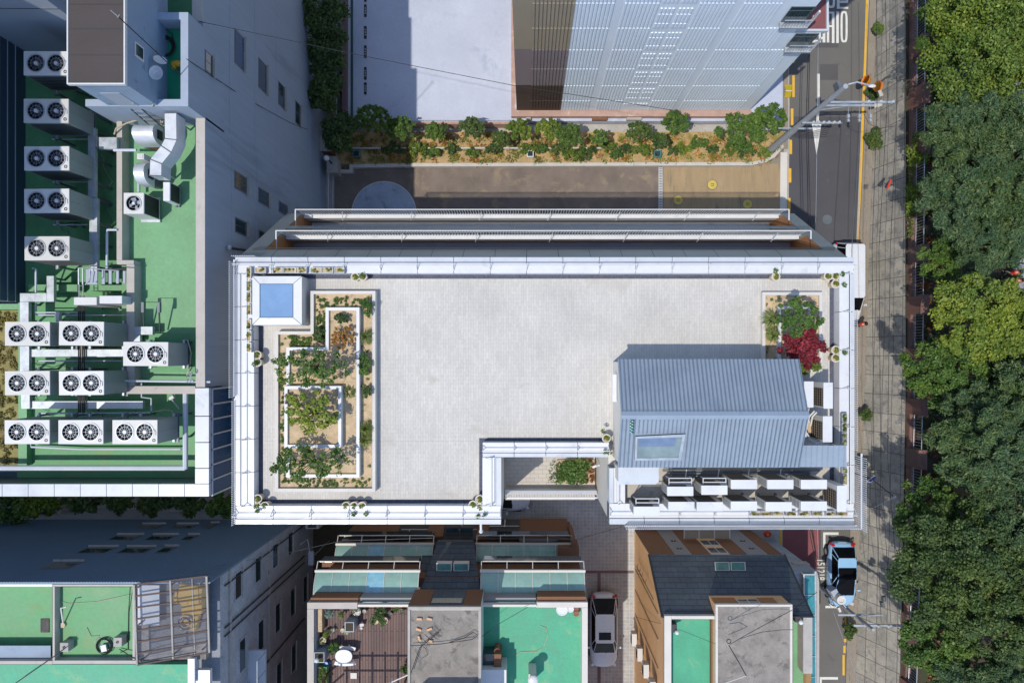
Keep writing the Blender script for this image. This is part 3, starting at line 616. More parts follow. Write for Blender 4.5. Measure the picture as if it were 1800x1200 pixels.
# ---------------------------------------------------------------- garden strip
S('garden_bed', MB().pprism([(590, 262), (590, 289), (1330, 289), (1358, 278), (1378, 258), (1378, 232), (590, 232)], .25, 0), MT['soil_o'])
m = MB()
kp = [(582, 301), (617, 301), (617, 292), (730, 290), (1320, 288), (1345, 283), (1360, 274), (1374, 258)]
for a, b in zip(kp, kp[1:]):
    A = W(*a, .34); B = W(*b, .34); d = (B - A).normalized(); nrm = Vector((-d.y, d.x, 0)) * .11
    if abs(d.x) < .1: nrm *= 1
    m.prism([tuple((A + nrm - d * .1)[:2]), tuple((B + nrm + d * .1)[:2]), tuple((B - nrm + d * .1)[:2]), tuple((A - nrm - d * .1)[:2])], 0, .34 + .001 * len(m.f))
m.build('garden_kerb', MT['kerbstone'], label='white kerb wall between the dry planting strip and the lot', cat='kerb')
MB().pbox(615, 259, 1130, 261.5, .5, .2).build('edging_wall', MT['kerbstone'], label='thin white edging running through the planting strip', cat='edging')
S('court_surface', MB().pbox(617, -200, 1376, 213, .55, 0), MT['court'])
MB().pbox(600, 213, 898, 218, .95, 0).build('court_wall', MT['brown_coping'], label='low pinkish wall along the south side of the white court', cat='wall')
S('court_gutter', MB().pbox(610, -200, 616, 214, .6, 0), MT['white_b'])
S('court_drain', MB().pbox(616, -200, 620.5, 214, .58, 0), M('drain_green', C(40, 90, 96), .6))
MB().pbox(601, -200, 609, 214, 1.0, 0).build('side_wall', M('mauve_wall', C(130, 104, 110), .8, var=.1), label='mauve wall on the left side of the white court', cat='wall')
S('court_pavement', MB().pbox(600, 219, 1376, 236, .12, 0), MT['concrete'])
# fences
def picket_fence(name, label, p0, p1, z0, z1, mat, sp=.14, r=.012, rr=.022):
    t = thing(name, label, 'fence', tuple(p0) + (z0,))
    m = MB(); m.tube([(*p0, z1), (*p1, z1)], rr, 6); m.tube([(*p0, z0 + .12), (*p1, z0 + .12)], rr, 6); m.build('rails', mat, t)
    L = math.hypot(p1[0] - p0[0], p1[1] - p0[1]); n = max(2, int(L / sp)); m = MB()
    for i in range(n + 1):
        x = p0[0] + (p1[0] - p0[0]) * i / n; y = p0[1] + (p1[1] - p0[1]) * i / n; m.tube([(x, y, z0), (x, y, z1)], r, 4)
    m.build('pickets', mat, t); return t
picket_fence('picket_fence', 'white picket fence along the left side of the parking lot', (WX(586, 0), WY(294, 0)), (WX(586, 0), WY(420, 0)), .0, 1.2, MT['white'])
picket_fence('picket_fence', 'dark fence with pale pickets left of the white court', (WX(599, 0), WY(-60, 0)), (WX(599, 0), WY(214, 0)), .9, 1.8, MT['white_b'], .16)
picket_fence('picket_fence', 'low white railing on the pinkish wall behind the shrubs', (WX(618, 1), WY(214, 1)), (WX(896, 1), WY(214, 1)), .95, 1.35, MT['white'], .18)
t = thing('globe_lamp', 'white globe lamp on a post beside the left fence', 'lamp', W(580, 280, 0))
MB().ball(W(574, 278, 2.6), .19).build('globe', MT['white'], t, smooth=True)
c = W(574, 278, 2.6); MB().tube([(c.x, c.y, 0), (c.x, c.y, 2.45)], .05, 8).build('post', MT['dark'], t)
# gate posts etc. by the lot corner
for x, y, lab in [(572, 252, 'brown gate pier behind the globe lamp'), (585, 290, 'small pale gate pier at the corner of the lot')]:
    t = thing('gate_pier', lab, 'pier', W(x, y, 0), 'piers at the corner of the lot')
    MB().pbox(x - 9, y - 14, x + 6, y + 12, 1.3, 0).build('shaft', MT['brown'] if x < 580 else MT['concrete'], t)
    MB().pbox(x - 10.5, y - 15.5, x + 7.5, y + 13.5, 1.42, 1.3).build('cap', MT['concrete'], t)
# trees of the strip
GT = [
 (655, 210, 1.05, F_G, 'dense dark green tree at the left end of the white court', 1800),
 (703, 226, .95, F_G, 'bushy olive tree beside the dense tree at the left of the court', 1700),
 (766, 232, .72, F_G, 'rounded green tree in front of the middle of the white court', 1400),
 (830, 224, .78, F_DG, 'pointed olive tree in front of the right half of the court', 1400),
 (880, 244, .6, F_DG, 'low dark tree left of the brown facade corner', 1100),
 (912, 228, .78, F_YG, 'bright green tree under the brown facade corner', 1400),
 (964, 226, .8, F_YG, 'light green tree in front of the brown louvres', 1400),
 (1000, 238, .9, F_G, 'green tree joined to the light green tree below the white louvres', 1500),
 (1052, 242, .6, F_G, 'open small tree over the blue bin', 800),
 (1122, 232, .8, F_DG, 'feathery dark tree in front of the brown plinth', 1100),
 (1188, 216, .9, F_G, 'leafy tree with visible branches right of the brown plinth', 1500),
 (1158, 248, .6, F_DG, 'small dark tree by the second grate box', 800),
 (1300, 232, 1.5, F_G, 'wide green tree at the right end of the planting strip', 3600),
 (1348, 210, 1.15, F_G, 'tallest tree of the strip beside the utility pole', 2400),
]
for x, y, r, mt, lab, n in GT:
    zc = 2.2 if r < 1 else 3.0
    tree('garden_tree', lab, x, y, zc, r * 1.05, r * .85, r * .8, .25, mt, n=int(n * 1.35), size=.1, k=40, frac=.17, group='trees in the planting strip', trunk_r=.06, lean=(0, -.1))
SH = [(690, 262), (735, 262), (762, 268), (795, 262), (830, 268), (868, 262), (925, 262), (950, 262), (985, 262), (1005, 272), (1028, 268), (1070, 258), (1082, 272), (1098, 262), (1128, 262), (1185, 265), (1200, 262), (1228, 252), (1252, 262), (1285, 262), (1312, 266), (1345, 268)]
SM = [F_DG, F_YG, F_G, F_DG, F_YG]
for i, (x, y) in enumerate(SH):
    t = thing('shrub', f'{ORDW[i] if i < 14 else ["fifteenth", "sixteenth", "seventeenth", "eighteenth", "nineteenth", "twentieth", "twenty-first", "twenty-second"][i - 14]} low shrub from the left along the dry strip beside the kerb', 'shrub', W(x, y, .25), 'low shrubs in the planting strip')
    c = W(x, y, .55); r = random.uniform(.4, .75)
    leaves('foliage', crown_clumps(c, r * 1.1, r * .7, .3, 22, .2), 900, .075, SM[i % 5], t); MB().tube([(c.x, c.y, .2), (c.x, c.y, .5)], .02, 5).build('stem', MT['bark'], t)
cl = [(*W(random.uniform(600, 1370), random.uniform(240, 287), .3), random.uniform(.08, .3)) for _ in range(330)]
leaves('weeds', cl, 7000, .06, F_YG, None, kind='stuff')
cl = [(*W(random.uniform(600, 1370), random.uniform(240, 287), .28), random.uniform(.1, .3)) for _ in range(260)]
leaves('dry_grass_tufts', cl, 6000, .07, F_GOLD, None, kind='stuff')
for x, y, lab in [(932, 270, 'small grey utility box in the bed below the bright green tree'), (1156, 270, 'small dark utility box in the bed left of the manholes'), (626, 270, 'teal louvred box in the shaded end of the bed')]:
    t = thing('utility_box', lab, 'utility box', W(x, y, .2), 'utility boxes in the bed')
    MB().pbox(x - 6, y - 6, x + 6, y + 6, .6, .2).build('case', MT['white'] if x < 1000 and x > 700 else MT['glass_t'], t)
    MB().pbox(x - 4.4, y - 4.4, x + 4.4, y + 4.4, .62, .6).build('lid', MT['glass'], t)
t = thing('barrel', 'blue plastic barrel under the open small tree', 'barrel', W(1056, 245, .25)); c = W(1056, 245, .9)
MB().cyl(c.x, c.y, .25, .95, .3, .3, 18).build('body', M('blue_plastic', C(40, 80, 180), .4), t); MB().cyl(c.x, c.y, .95, .99, .31, .29, 18).build('lid', M('blue_plastic'  , C(40, 80, 180)), t)
# evergreens between the left building and the court
for x, y, r, zc, lab in [(570, 22, 1.5, 4, 'dark evergreen at the top edge beside the parked vehicle'), (574, 88, 1.2, 3.6, 'second dark evergreen from the top in the gap left of the court'), (578, 135, 1.1, 3.2, 'third dark evergreen from the top in the gap left of the court'), (572, 170, 1.0, 3.2, 'fourth dark evergreen with a pale trunk in the gap'), (600, 232, 1.1, 2.6, 'lowest dark evergreen at the corner of the lot')]:
    tree('evergreen_tree', lab, x, y, zc, r, r * 1.15, r * .8, 0, F_DG, n=4200, size=.12, k=26, frac=.28, group='evergreens left of the court', trunk_r=.1)

# ================================================================ pale building (centre)
ZR = 17.45; ZT = 18.0
bld = thing('pale_building', 'white flat-roofed building with paved roof terrace and stepped north side', 'building', (0, -1, 0))
XW, XE = WX(413, 17.9), WX(1502, 17.9); YS = WY(921, 17.95); YN0 = 4.04
NX0, NX1, NY = WX(881, 18), WX(1071, 18), WY(803, 18)      # courtyard notch
body = MB()
body.box(XW + .05, NY, 0, XE - .05, 4.04, 17.3); body.box(XW + .05, YS + .05, 0, NX0 - .05, NY - .003, 17.3); body.box(NX1 + .05, YS + .05, 0, XE - .05, NY - .003, 17.3)
body.box(XW + .2, 4.502, 0, XE - .2, 5.86, 13.4); body.box(XW + .2, 5.862, 0, XE - .2, 7.0, 10.6)
wl = body.build('wall', MT['offwhite'], bld)
# north slope panels
GX0, GX1 = -11.85, 13.25
def sl_z(y): return 17.9 - 1.9 * (y - 4.04)
def slope_strip(y0, y1, x0, x1, name, seams=1.32):
    x = x0; k = MB()
    while x < x1 - .01:
        e = min(x + seams, x1) - .02
        k.quad((x, y0, sl_z(y0)), (e, y0, sl_z(y0)), (e, y1, sl_z(y1)), (x, y1, sl_z(y1))); x += seams
    return k.build(name, MT['slope'], bld)
slope_strip(4.06, 4.52, GX0, GX1, 'slope_panels'); slope_strip(5.86, 6.07, -11.1, 12.6, 'slope_panels')
def slab_under(y0, y1, x0, x1, th=.35):
    k = MB(); n = len(k.v)
    for x in (x0, x1):
        k.v += [(x, y0, sl_z(y0) - .012), (x, y1, sl_z(y1) - .012), (x, y1, sl_z(y1) - th), (x, y0, sl_z(y0) - th)]
    k.f += [(0, 1, 2, 3), (7, 6, 5, 4), (0, 4, 5, 1), (1, 5, 6, 2), (2, 6, 7, 3), (3, 7, 4, 0)]; return k
slab_under(4.06, 4.52, GX0, GX1).build('slope_backing', MT['dark'], bld)
# sloping gable cheeks, with orange timber inside
for x0, x1, xi in ((GX0, -11.12, -11.1), (12.62, GX1, 12.6)):
    k = MB(); P = [(4.5, 17.0), (7.03, sl_z(7.03)), (7.03, 0), (4.5, 0)]
    n = len(k.v)
    for x in (x0, x1): k.v += [(x, y, z) for y, z in [(4.05, sl_z(4.05) - .02), (7.03, sl_z(7.03)), (7.03, 0), (4.05, 0)]]
    k.f += [(0, 1, 2, 3), (7, 6, 5, 4), (0, 4, 5, 1), (1, 5, 6, 2), (2, 6, 7, 3), (3, 7, 4, 0)]
    k.build('gable_cheek', MT['slope'], bld)
    for ya, yb, zb in ((4.55, 5.4, 13.42), (6.1, 6.88, 10.62)):
        q = MB(); xx = xi; q.quad((xx, ya, zb), (xx, yb, zb), (xx, yb, sl_z(yb) - .03), (xx, ya, min(sl_z(ya) - .03, 17)))
        q.build('timber_lining', MT['wood'], bld)
# terraces
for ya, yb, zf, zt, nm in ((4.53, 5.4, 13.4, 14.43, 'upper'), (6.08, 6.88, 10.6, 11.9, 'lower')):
    MB().box(-11.1, ya, zf, 12.6, yb, zf + .03).build('terrace_floor', M('terrace_floor_dark', C(150, 154, 170), .8, var=.1) if nm == 'upper' else M('terrace_floor_bounce_lit', C(226, 234, 250), .8, var=.1), bld)  # lower floor is paler: reflected light is put into its colour
    MB().box(-11.1, yb, zf - .3, 12.6, yb + .16, zt).build('terrace_parapet', MT['offwhite'], bld)
    MB().box(-11.1, yb - .012, zf + .03, 12.6, yb - .002, zf + .5).build('terrace_skirting', MT['wood'] if nm == 'upper' else MT['tan_pave'], bld)
    MB().box(-11.1, yb - .02, zt, 12.6, yb + .18, zt + .03).build('terrace_coping', MT['white'], bld)
    if nm == 'upper': MB().box(-11.1, yb + .162, 13, 12.6, 5.858, 13.95).build('gutter', MT['slope'], bld)
    yr = yb + .14; zr = zt + 1.28; r = MB()
    r.box(-11.12, yr - .02, zr - .02, 12.65, yr + .02, zr + .02); r.box(-11.12, yr - .02, zt + .12, 12.65, yr + .02, zt + .16)
    for x in (-11.12, 12.6): r.box(x, yr - (.9 if nm == 'lower' else 1.0), zr - .03, x + .05, yr - .025, zr + .03)
    rl = r.build('railing', MT['white'], bld)
    r = MB(); x = -11.05
    while x < 12.6: r.box(x, yr - .012, zt + .05, x + .03, yr + .012, zr - .03); x += .13
    r.build('pickets', MT['white'], rl)
    r = MB(); x = -9
    while x < 12: r.tube([(x, yr, zt + .7), (x - .14, yr - .3, zt + .1)], .02, 5); x += 3.4
    r.build('brace', MT['white'], rl)
MB().box(XW + .4, YN0 + .5, 17.0, XE - .4, YN0 + .52, 17.1).build('drip', MT['dark'], bld)
# roof deck
m = MB()
m.box(WX(446, ZR), NY + .6, 17.3, WX(1476, ZR), WY(480, ZR), ZR)
m.box(WX(446, ZR), WY(889, ZR), 17.3, WX(846, ZR), NY + .6 - .003, ZR); m.box(WX(1098, ZR), WY(884, ZR), 17.3, WX(1476, ZR), NY + .6 - .003, ZR - .01)
m.build('roof_paving', MT['pavers'], bld)
# gravel channel
m = MB()
def pb(m, a, b, c, d, zt, zb): return m.pbox(a, b, c, d, zt, zb)
gW, gE, gN, gS, gNW, gNN = WX(446, 18), WX(1476, 18), WY(480, 18), WY(889, 18), WX(848, 18), WY(779, 18)
for q in [(gW, gN - .17, gE, gN), (gW, gS, gW + .17, gN - .171), (gE - .17, WY(884, 18), gE, gN - .171), (gW + .171, gS, gNW, gS + .15), (gNW - .17, gS + .151, gNW, gNN + .15), (gNW + .001, gNN, NX1 - .1, gNN + .15)]:
    m.box(q[0], q[1], ZR - .05, q[2], q[3], ZR + .012)
m.build('gravel_strip', MT['gravel'], bld)
MB().pbox(1100, 821, 1469, 884, ZR + .006, ZR - .02).build('service_floor', M('service_floor', C(196, 190, 180), .85, var=.12, stain=C(150, 150, 152), sscale=1, sth=.58), bld)
# parapets: each run is a row of plates with open joints, a rail, posts and braces
def parapet(p0, p1, inn, wd, profile=((0, .27, 18.0, 'b'), (.29, .48, 17.93, 'w'), (.49, 1.0, 17.97, 'w')), rail=.5, zrail=18.3, step=1.46, flip=False):
    """p0,p1 outer corners in world xy; inn: unit vector to the inside; wd: width"""
    d = Vector((p1[0] - p0[0], p1[1] - p0[1])); L = d.length; d.normalize(); n = max(1, round(L / step)); s = L / n
    plates = {'w': MB(), 'b': MB()}
    def rect(k, a, b, c, e, z, zb=17.2):
        P = [(p0[0] + d.x * u + inn[0] * v, p0[1] + d.y * u + inn[1] * v) for u, v in ((a, c), (b, c), (b, e), (a, e))]
        k.prism(P, zb, z)
    for i in range(n):
        for f0, f1, z, c in profile: rect(plates[c], i * s + .012, (i + 1) * s - .012, f0 * wd, f1 * wd, z)
    for c, mt in (('w', MT['white']), ('b', MT['white_b'])):
        if plates[c].v: plates[c].build('parapet_plate', mt, bld)
    k = MB(); rect(k, 0, L, .04, wd - .04, 17.9); k.build('parapet_core', MT['steel_d'], bld)
    r = MB(); q = lambda u, v, z: (p0[0] + d.x * u + inn[0] * v, p0[1] + d.y * u + inn[1] * v, z)
    r.tube([q(0, rail * wd, zrail), q(L, rail * wd, zrail)], .018, 5)
    for i in range(n + 1):
        u = min(max(i * s, .03), L - .03)
        r.tube([q(u, rail * wd, 17.9), q(u, rail * wd, zrail)], .016, 5)
        r.tube([q(u, rail * wd, zrail), q(u, (rail + .35) * wd, 17.97)], .016, 5)
    return r.build('parapet_rail', MT['white'], bld)
def WXT(p): return WX(p, 18.0)
def WYT(p): return WY(p, 18.0)
xw, xe, yn, ys = WXT(413), WXT(1502), WYT(452), WYT(921)
k_ = .02333
wN, wW, wE, wS, wNW, wNN, wS2, wW2 = 28 * k_, 33 * k_, 26 * k_, 32 * k_, 33 * k_, 25 * k_, 36 * k_, 28 * k_
g_ = .012
parapet((xw, yn), (xe, yn), (0, -1), wN)
parapet((xw, ys + wS + g_), (xw, yn - wN - g_), (1, 0), wW)
parapet((xe, ys + wS2 + g_), (xe, yn - wN - g_), (-1, 0), wE)
parapet((xw, ys), (NX0, ys), (0, 1), wS)
parapet((NX0, ys + wS + g_), (NX0, NY - g_), (-1, 0), wNW)
parapet((NX0 - wNW, NY), (NX1, NY), (0, 1), wNN)
parapet((NX1, ys), (xe, ys), (0, 1), wS2)
parapet((NX1, ys + wS2 + g_), (NX1, WYT(822)), (1, 0), wW2)
# picket screens rising outside the parapet
def screen(a, b, z0, z1, sp=.075, wdt=.028, rail=None):
    d = Vector((b[0] - a[0], b[1] - a[1])); L = d.length; d.normalize(); n = int(L / sp); k = MB()
    for i in range(n):
        x, y = a[0] + d.x * i * sp, a[1] + d.y * i * sp
        k.box(x - wdt / 2, y - wdt / 2, z0, x + wdt / 2, y + wdt / 2, z1)
    k.build('picket_screen', MT['white'], bld)
    if rail:
        k = MB(); n = Vector((-d.y, d.x)) * .03
        k.prism([(a[0] + n.x, a[1] + n.y), (b[0] + n.x, b[1] + n.y), (b[0] - n.x, b[1] - n.y), (a[0] - n.x, a[1] - n.y)], rail - .03, rail + .03); k.build('screen_rail', MT['white'], bld)
X1 = WXT(411); screen((X1, WYT(697)), (X1, WYT(456)), 17.0, 18.45, rail=17.95)
X2 = WXT(419) ; screen((xw - .04, ys), (xw - .04, WYT(700)), 17.0, 18.2, rail=17.9)
screen((X1, yn + .03), (WXT(455), yn + .03), 17.2, 18.2)
XE2 = WX(1504, 18); screen((XE2 + .02, WY(925, 18)), (XE2 + .02, WY(794, 18)), 16.6, 18.85, .085, rail=18.45)
screen((XE2 - .02, WY(790, 18)), (XE2 - .02, WY(540, 18)), 17.2, 18.2)
YS2 = WY(923, 18); screen((WX(1098, 18), YS2), (XE2, YS2), 17.2, 18.6, rail=18.05)
# wall lamp on the left wing south edge
# courtyard terrace in the notch
ZC = 12.4
MB().box(NX0, WY(878, ZC), ZC - .3, NX1 - .02, NY - .02, ZC).build('courtyard_floor', MT['tile_floor'], bld)
MB().box(NX0, WY(869, 12.9), ZC, WX(1049, 12.9), WY(861, 12.9), 12.85).build('courtyard_parapet', MT['white'], bld)
r = MB(); y = WY(874.5, 13.6)
r.box(NX0, y - .03, 13.57, WX(1050, 13.6), y + .03, 13.63); r.build('courtyard_rail', MT['white'], bld)
r = MB(); x = NX0 + .05
while x < WX(1049, 13.6): r.box(x, y - .012, 12.4, x + .028, y + .012, 13.57); x += .125
r.build('courtyard_pickets', MT['white'], bld)
MB().box(NX1 + .048, YS + .3, .2, NX1 + .06, NY, 17.2).build('inner_wall_face', MT['offwhite'], bld)
t = thing('flower_bed', 'square courtyard bed of green shrubs and red ground cover', 'flower bed', W(1012, 828, ZC))
MB().pbox(979, 808, 1045, 848, ZC + .12, ZC).build('soil', MT['soil'], t)
leaves('foliage', [(*W(random.uniform(982, 1032), random.uniform(808, 846), ZC + .4), random.uniform(.15, .3)) for _ in range(34)], 2400, .07, F_G, t)
leaves('red_cover', [(*W(random.uniform(1024, 1044), random.uniform(808, 846), ZC + .2), .08) for _ in range(30)], 700, .05, FOL('leaf_rust', C(168, 96, 60), C(140, 76, 50), C(180, 130, 80)), t)
leaves('sprays', [(*W(random.uniform(962, 982), random.uniform(812, 848), ZC + .3), .1) for _ in range(14)], 130, .05, F_G, t)
t = thing('security_camera', 'small white camera on the courtyard wall above the bed', 'camera', W(1051, 817, 14)); c = W(1051, 817, 14)
MB().tube([(NX1 + .03, c.y, 14.1), (c.x, c.y, 14.1), (c.x - .1, c.y - .05, 13.95)], .03, 6).build('arm', MT['white'], t); MB().obox((c.x - .15, c.y - .08, 13.92), .22, .1, .09, .4).build('housing', MT['white'], t)

# ---------------------------------------------------------------- roof skylight
sk = thing('roof_skylight', 'square white roof light with blue glass on the roof terrace', 'skylight', W(487, 528, ZR))
zt = 18.35
o = [(443.5, 485.5), (530.5, 485.5), (530.5, 571), (443.5, 571)]; i_ = [(457, 499.5), (514.5, 499.5), (514.5, 557.5), (457, 557.5)]
m = MB()
for k in range(4):
    a, b = o[k], o[(k + 1) % 4]; c, d = i_[(k + 1) % 4], i_[k]
    g = .25
    m.quad(W(*a, zt), W(*b, zt), W(*c, zt + .02), W(*d, zt + .02))
m.build('frame_top', MT['white'], sk)
m = MB(); m.pbox(443.7, 485.7, 530.3, 570.8, zt - .006, ZR); m.build('kerb', MT['offwhite'], sk)
m = MB()
for a, b in zip(o, i_): m.tube([W(*a, zt + .005), W(*b, zt + .024)], .008, 4)
m.build('mitre_joint', MT['dark'], sk)
MB().pbox(457, 499.5, 514.5, 557.5, zt + .01, zt - .004).build('glass_pane', GL('skylight_glass', C(128, 164, 206), .07, var=.1), sk)
m = MB()
for q in [(456.2, 498.7, 457, 558.3), (514.5, 498.7, 515.3, 558.3), (457, 498.7, 514.5, 499.5), (457, 557.5, 514.5, 558.3)]: m.pbox(*q, zt + .03, zt)
m.build('glazing_bead', MT['dark'], sk)

# ---------------------------------------------------------------- planters
def wallpath(m, pts, wpx, zt, zb, closed=True):
    n = len(pts)
    for i in range(n if closed else n - 1):
        (x0, y0), (x1, y1) = pts[i], pts[(i + 1) % n]
        h = wpx / 2
        if y0 == y1: m.pbox(min(x0, x1) - h, y0 - h, max(x0, x1) + h, y0 + h, zt + .0015 * i, zb)
        else: m.pbox(x0 - h, min(y0, y1) + h, x0 + h, max(y0, y1) - h, zt, zb)
p1 = thing('planter', 'large stepped planter with nested white walls left of the roof terrace', 'planter', W(570, 690, ZR), 'white walled planters on the roof')
m = MB(); ZW = 17.85
wallpath(m, [(548.5, 514), (657, 514), (657, 861), (486, 861), (486, 585), (548.5, 585)], 5.5, ZW, ZR); m.build('outer_wall', MT['concrete_lt'], p1)
MB().pprism([(551, 517), (654, 517), (654, 858), (489, 858), (489, 588), (551, 588)], ZW - .14, ZR - .05).build('soil', MT['soil'], p1)
m = MB(); wallpath(m, [(575, 543), (629, 543), (629, 836), (506, 836), (506, 613), (575, 613)], 5.5, 18.02, ZR); m.build('inner_wall', MT['white'], p1)
MB().pprism([(578, 546), (626, 546), (626, 833), (509, 833), (509, 616), (578, 616)], 17.9, ZW - .16).build('raised_soil', MT['soil'], p1)
m = MB(); wallpath(m, [(502.5, 681), (597, 681), (597, 784), (502.5, 784)], 5.5, 18.22, ZR); m.build('raised_box', MT['white'], p1)
MB().pbox(505, 684, 594, 781, 18.1, 17.88).build('box_soil', MT['soil'], p1)
p2 = thing('planter', 'rectangular planter with red maple beside the blue metal roof', 'planter', W(1392, 585, ZR), 'white walled planters on the roof')
m = MB(); wallpath(m, [(1343, 516), (1443, 516), (1443, 652), (1343, 652)], 5.5, 17.7, ZR); m.build('outer_wall', MT['concrete_lt'], p2)
MB().pbox(1346, 519, 1440, 649, 17.6, ZR - .03).build('soil', MT['soil'], p2)
m = MB(); wallpath(m, [(1371, 540), (1424, 540), (1424, 634), (1371, 634)], 5, 17.86, ZR); m.build('inner_wall', MT['white'], p2)
MB().pbox(1374, 543, 1421, 631, 17.74, 17.58).build('raised_soil', MT['soil'], p2)
# plants on the roof
def rplant(name, label, px, py, z, rx, ry, rz, mat, n, size, k=20, frac=.25, zb=17.8, cat='plant', group=None, aspect=1.5, lo=.3):
    c = W(px, py, z); t = thing(name, label, cat, (c.x, c.y, zb), group)
    cl = crown_clumps(c, rx, ry, rz, k, frac, lo)
    leaves('foliage', cl, n, size, mat, t, aspect)
    m = MB(); m.tube([(c.x, c.y, zb), (c.x, c.y, z)], .035, 6)
    limbs(m, (c.x, c.y, zb), cl, .03, 1, .25); m.build('stem', MT['bark'], t); return t
rplant('roof_tree', 'open dark green tree in the upper part of the large planter', 548, 647, 19.0, 1.55, .85, .5, F_G, 1500, .08, 56, .12, cat='tree', group='small trees in the large planter')
rplant('roof_tree', 'open dark green tree at the lower end of the large planter', 545, 813, 18.9, 1.65, .8, .5, F_G, 1450, .08, 56, .12, cat='tree', group='small trees in the large planter')
rplant('roof_tree', 'light green tree growing from the raised white box', 548, 724, 18.8, 1.05, .95, .5, F_LG, 2200, .075, 44, .14, cat='tree', group='small trees in the large planter', zb=18.1)
rplant('shrub', 'golden shrub turning orange inside the inner white wall', 602, 592, 18.2, .5, .5, .3, F_GOLD, 1300, .042, 40, .12, zb=17.9)
rplant('shrub', 'round dark green shrub at the top of the inner bed', 601, 559, 18.1, .33, .18, .2, F_DG, 900, .05, 12, .35, zb=17.9)
rplant('shrub', 'spreading green shrub by the step of the outer wall', 561, 590, 18.0, .26, .3, .2, F_DG, 700, .055, 12, .35)
rplant('shrub', 'small purple flowering shrub inside the raised box', 509, 703, 18.3, .18, .26, .12, F_PUR, 500, .04, 9, .35, zb=18.1)
rplant('shrub', 'dark green shrub by the upper right of the outer bed', 646, 540, 18.0, .2, .36, .18, F_G, 700, .05, 12, .35)
rplant('shrub', 'leafy green shrub halfway down the right strip of the planter', 641, 640, 18.0, .24, .5, .18, F_G, 900, .05, 14, .32)
rplant('shrub', 'small dark shrub beside the raised box corner', 645, 688, 18.0, .2, .22, .18, F_DG, 500, .05, 9, .35)
rplant('roof_tree', 'green tree with glossy leaves in the planter beside the maple', 1402, 558, 18.7, .95, .78, .45, F_G, 2600, .075, 44, .15, cat='tree')
rplant('maple_tree', 'crimson red maple beside the blue metal roof', 1409, 611, 18.5, .9, .85, .5, F_RED, 5200, .065, 60, .15, cat='tree')
rplant('shrub', 'yellow green shrub between the maple and the service area', 1414, 646, 17.95, .75, .2, .2, F_LG, 1500, .05, 18, .3)
# fountains of strap leaves
def spiky(label, px, py, z, r, n, mat, name='yucca', group='spiky plants on the roof'):
    c = W(px, py, z); t = thing(name, label, name, c, group); V = []
    for i in range(n):
        a = random.uniform(0, 6.283); e = random.uniform(.15, 1.1); L = r * random.uniform(.7, 1.1)
        d = Vector((math.cos(a), math.sin(a), 0)); s = Vector((-d.y, d.x, 0)) * (.018 if name == 'yucca' else .01)
        p0 = c; p1 = c + d * L * .55 * math.cos(e) + Vector((0, 0, L * .6 * math.sin(e) + .1)); p2 = c + d * L * math.cos(e * .6) + Vector((0, 0, L * .35 * math.sin(e)))
        V += [p0 - s, p1 - s, p1 + s, p0 + s, p1 - s, p2 - s * .1, p2 + s * .1, p1 + s]
    mesh_quads('foliage', np.array([tuple(v) for v in V]), mat, t)
for q in [('spiky grass clump on the right strip near the golden shrub', 644, 591, .42, 120, F_STRAP), ('spiky grass clump right of the raised white box', 616, 688, .42, 110, F_STRAP), ('upper spiky clump by the right wall of the planter', 644, 752, .42, 110, F_STRAP), ('lower spiky clump by the right wall of the planter', 642, 772, .42, 110, F_STRAP)]:
    spiky(q[0], q[1], q[2], 17.75, q[3], q[4], q[5], 'grass_clump')
spiky('yellow green yucca at the left edge of the maple planter', 1354, 562, 17.75, .5, 110, F_STRAP); spiky('smaller yucca below the larger one in the maple planter', 1357, 588, 17.7, .42, 90, F_STRAP)
# little ground tufts: one countless planting
cl = []
for i in range(64):
    for (x0, x1, y0, y1) in [(492, 502, 620, 850), (508, 545, 590, 608), (555, 650, 522, 540), (555, 572, 545, 600), (495, 650, 840, 856)]:
        cl.append((*W(random.uniform(x0, x1), random.uniform(y0, y1), 17.76), random.uniform(.035, .075)))
leaves('ground_tufts', cl, 7000, .035, F_G, None, kind='stuff')
cl = [(*W(random.uniform(490, 652), random.uniform(520, 856), 17.76), random.uniform(.03, .07)) for i in range(260)] + [(*W(random.uniform(1347, 1438), random.uniform(520, 645), 17.66), random.uniform(.03, .08)) for i in range(70)]
cl = [c for c in cl if not (489 < c[0] / ((46 - 17.76) / F) + CX < 551 and c[1] > WY(588, 17.76))]
leaves('dry_tufts', cl, 5500, .045, F_STRAP, None, kind='stuff')

# ---------------------------------------------------------------- penthouse with standing seam roof
ph = thing('roof_house', 'small roof house with blue grey standing seam gable roof', 'roof house', (7, -2.2, ZR))
ex0, ex1, eyN, eyS, ze, zr, yr = 3.56, 10.6, -.13, -4.33, 19.5, 20.4, -2.23
m = MB(); m.box(3.62, -4.2, ZR - .1, 10.45, -.25, 19.44)
m.quad((3.62, -4.2, 19.44), (3.62, -.25, 19.44), (3.62, yr, 20.3)); m.quad((10.45, -4.2, 19.44), (10.45, yr, 20.3), (10.45, -.25, 19.44))
m.build('wall', MT['offwhite'], ph)
def roofz(y): return zr - (zr - ze) * (abs(y - yr) / (abs(eyN - yr) if y > yr else abs(eyS - yr)))
m = MB(); 
for ya in (eyN, eyS):
    P = [(ex0, ya, ze), (ex1, ya, ze), (ex1, yr, zr), (ex0, yr, zr)]
    m.quad(*P); m.quad(*[(x, y, z - .09) for x, y, z in P][::-1]); m.quad(P[0], P[1], (ex1, ya, ze - .09), (ex0, ya, ze - .09))
    m.quad(P[0], P[3], (ex0, yr, zr - .09), (ex0, ya, ze - .09)); m.quad(P[1], P[2], (ex1, yr, zr - .09), (ex1, ya, ze - .09))
rf = m.build('roof', MT['roof_metal'], ph)
m = MB(); x = ex0 + .05; i = 0
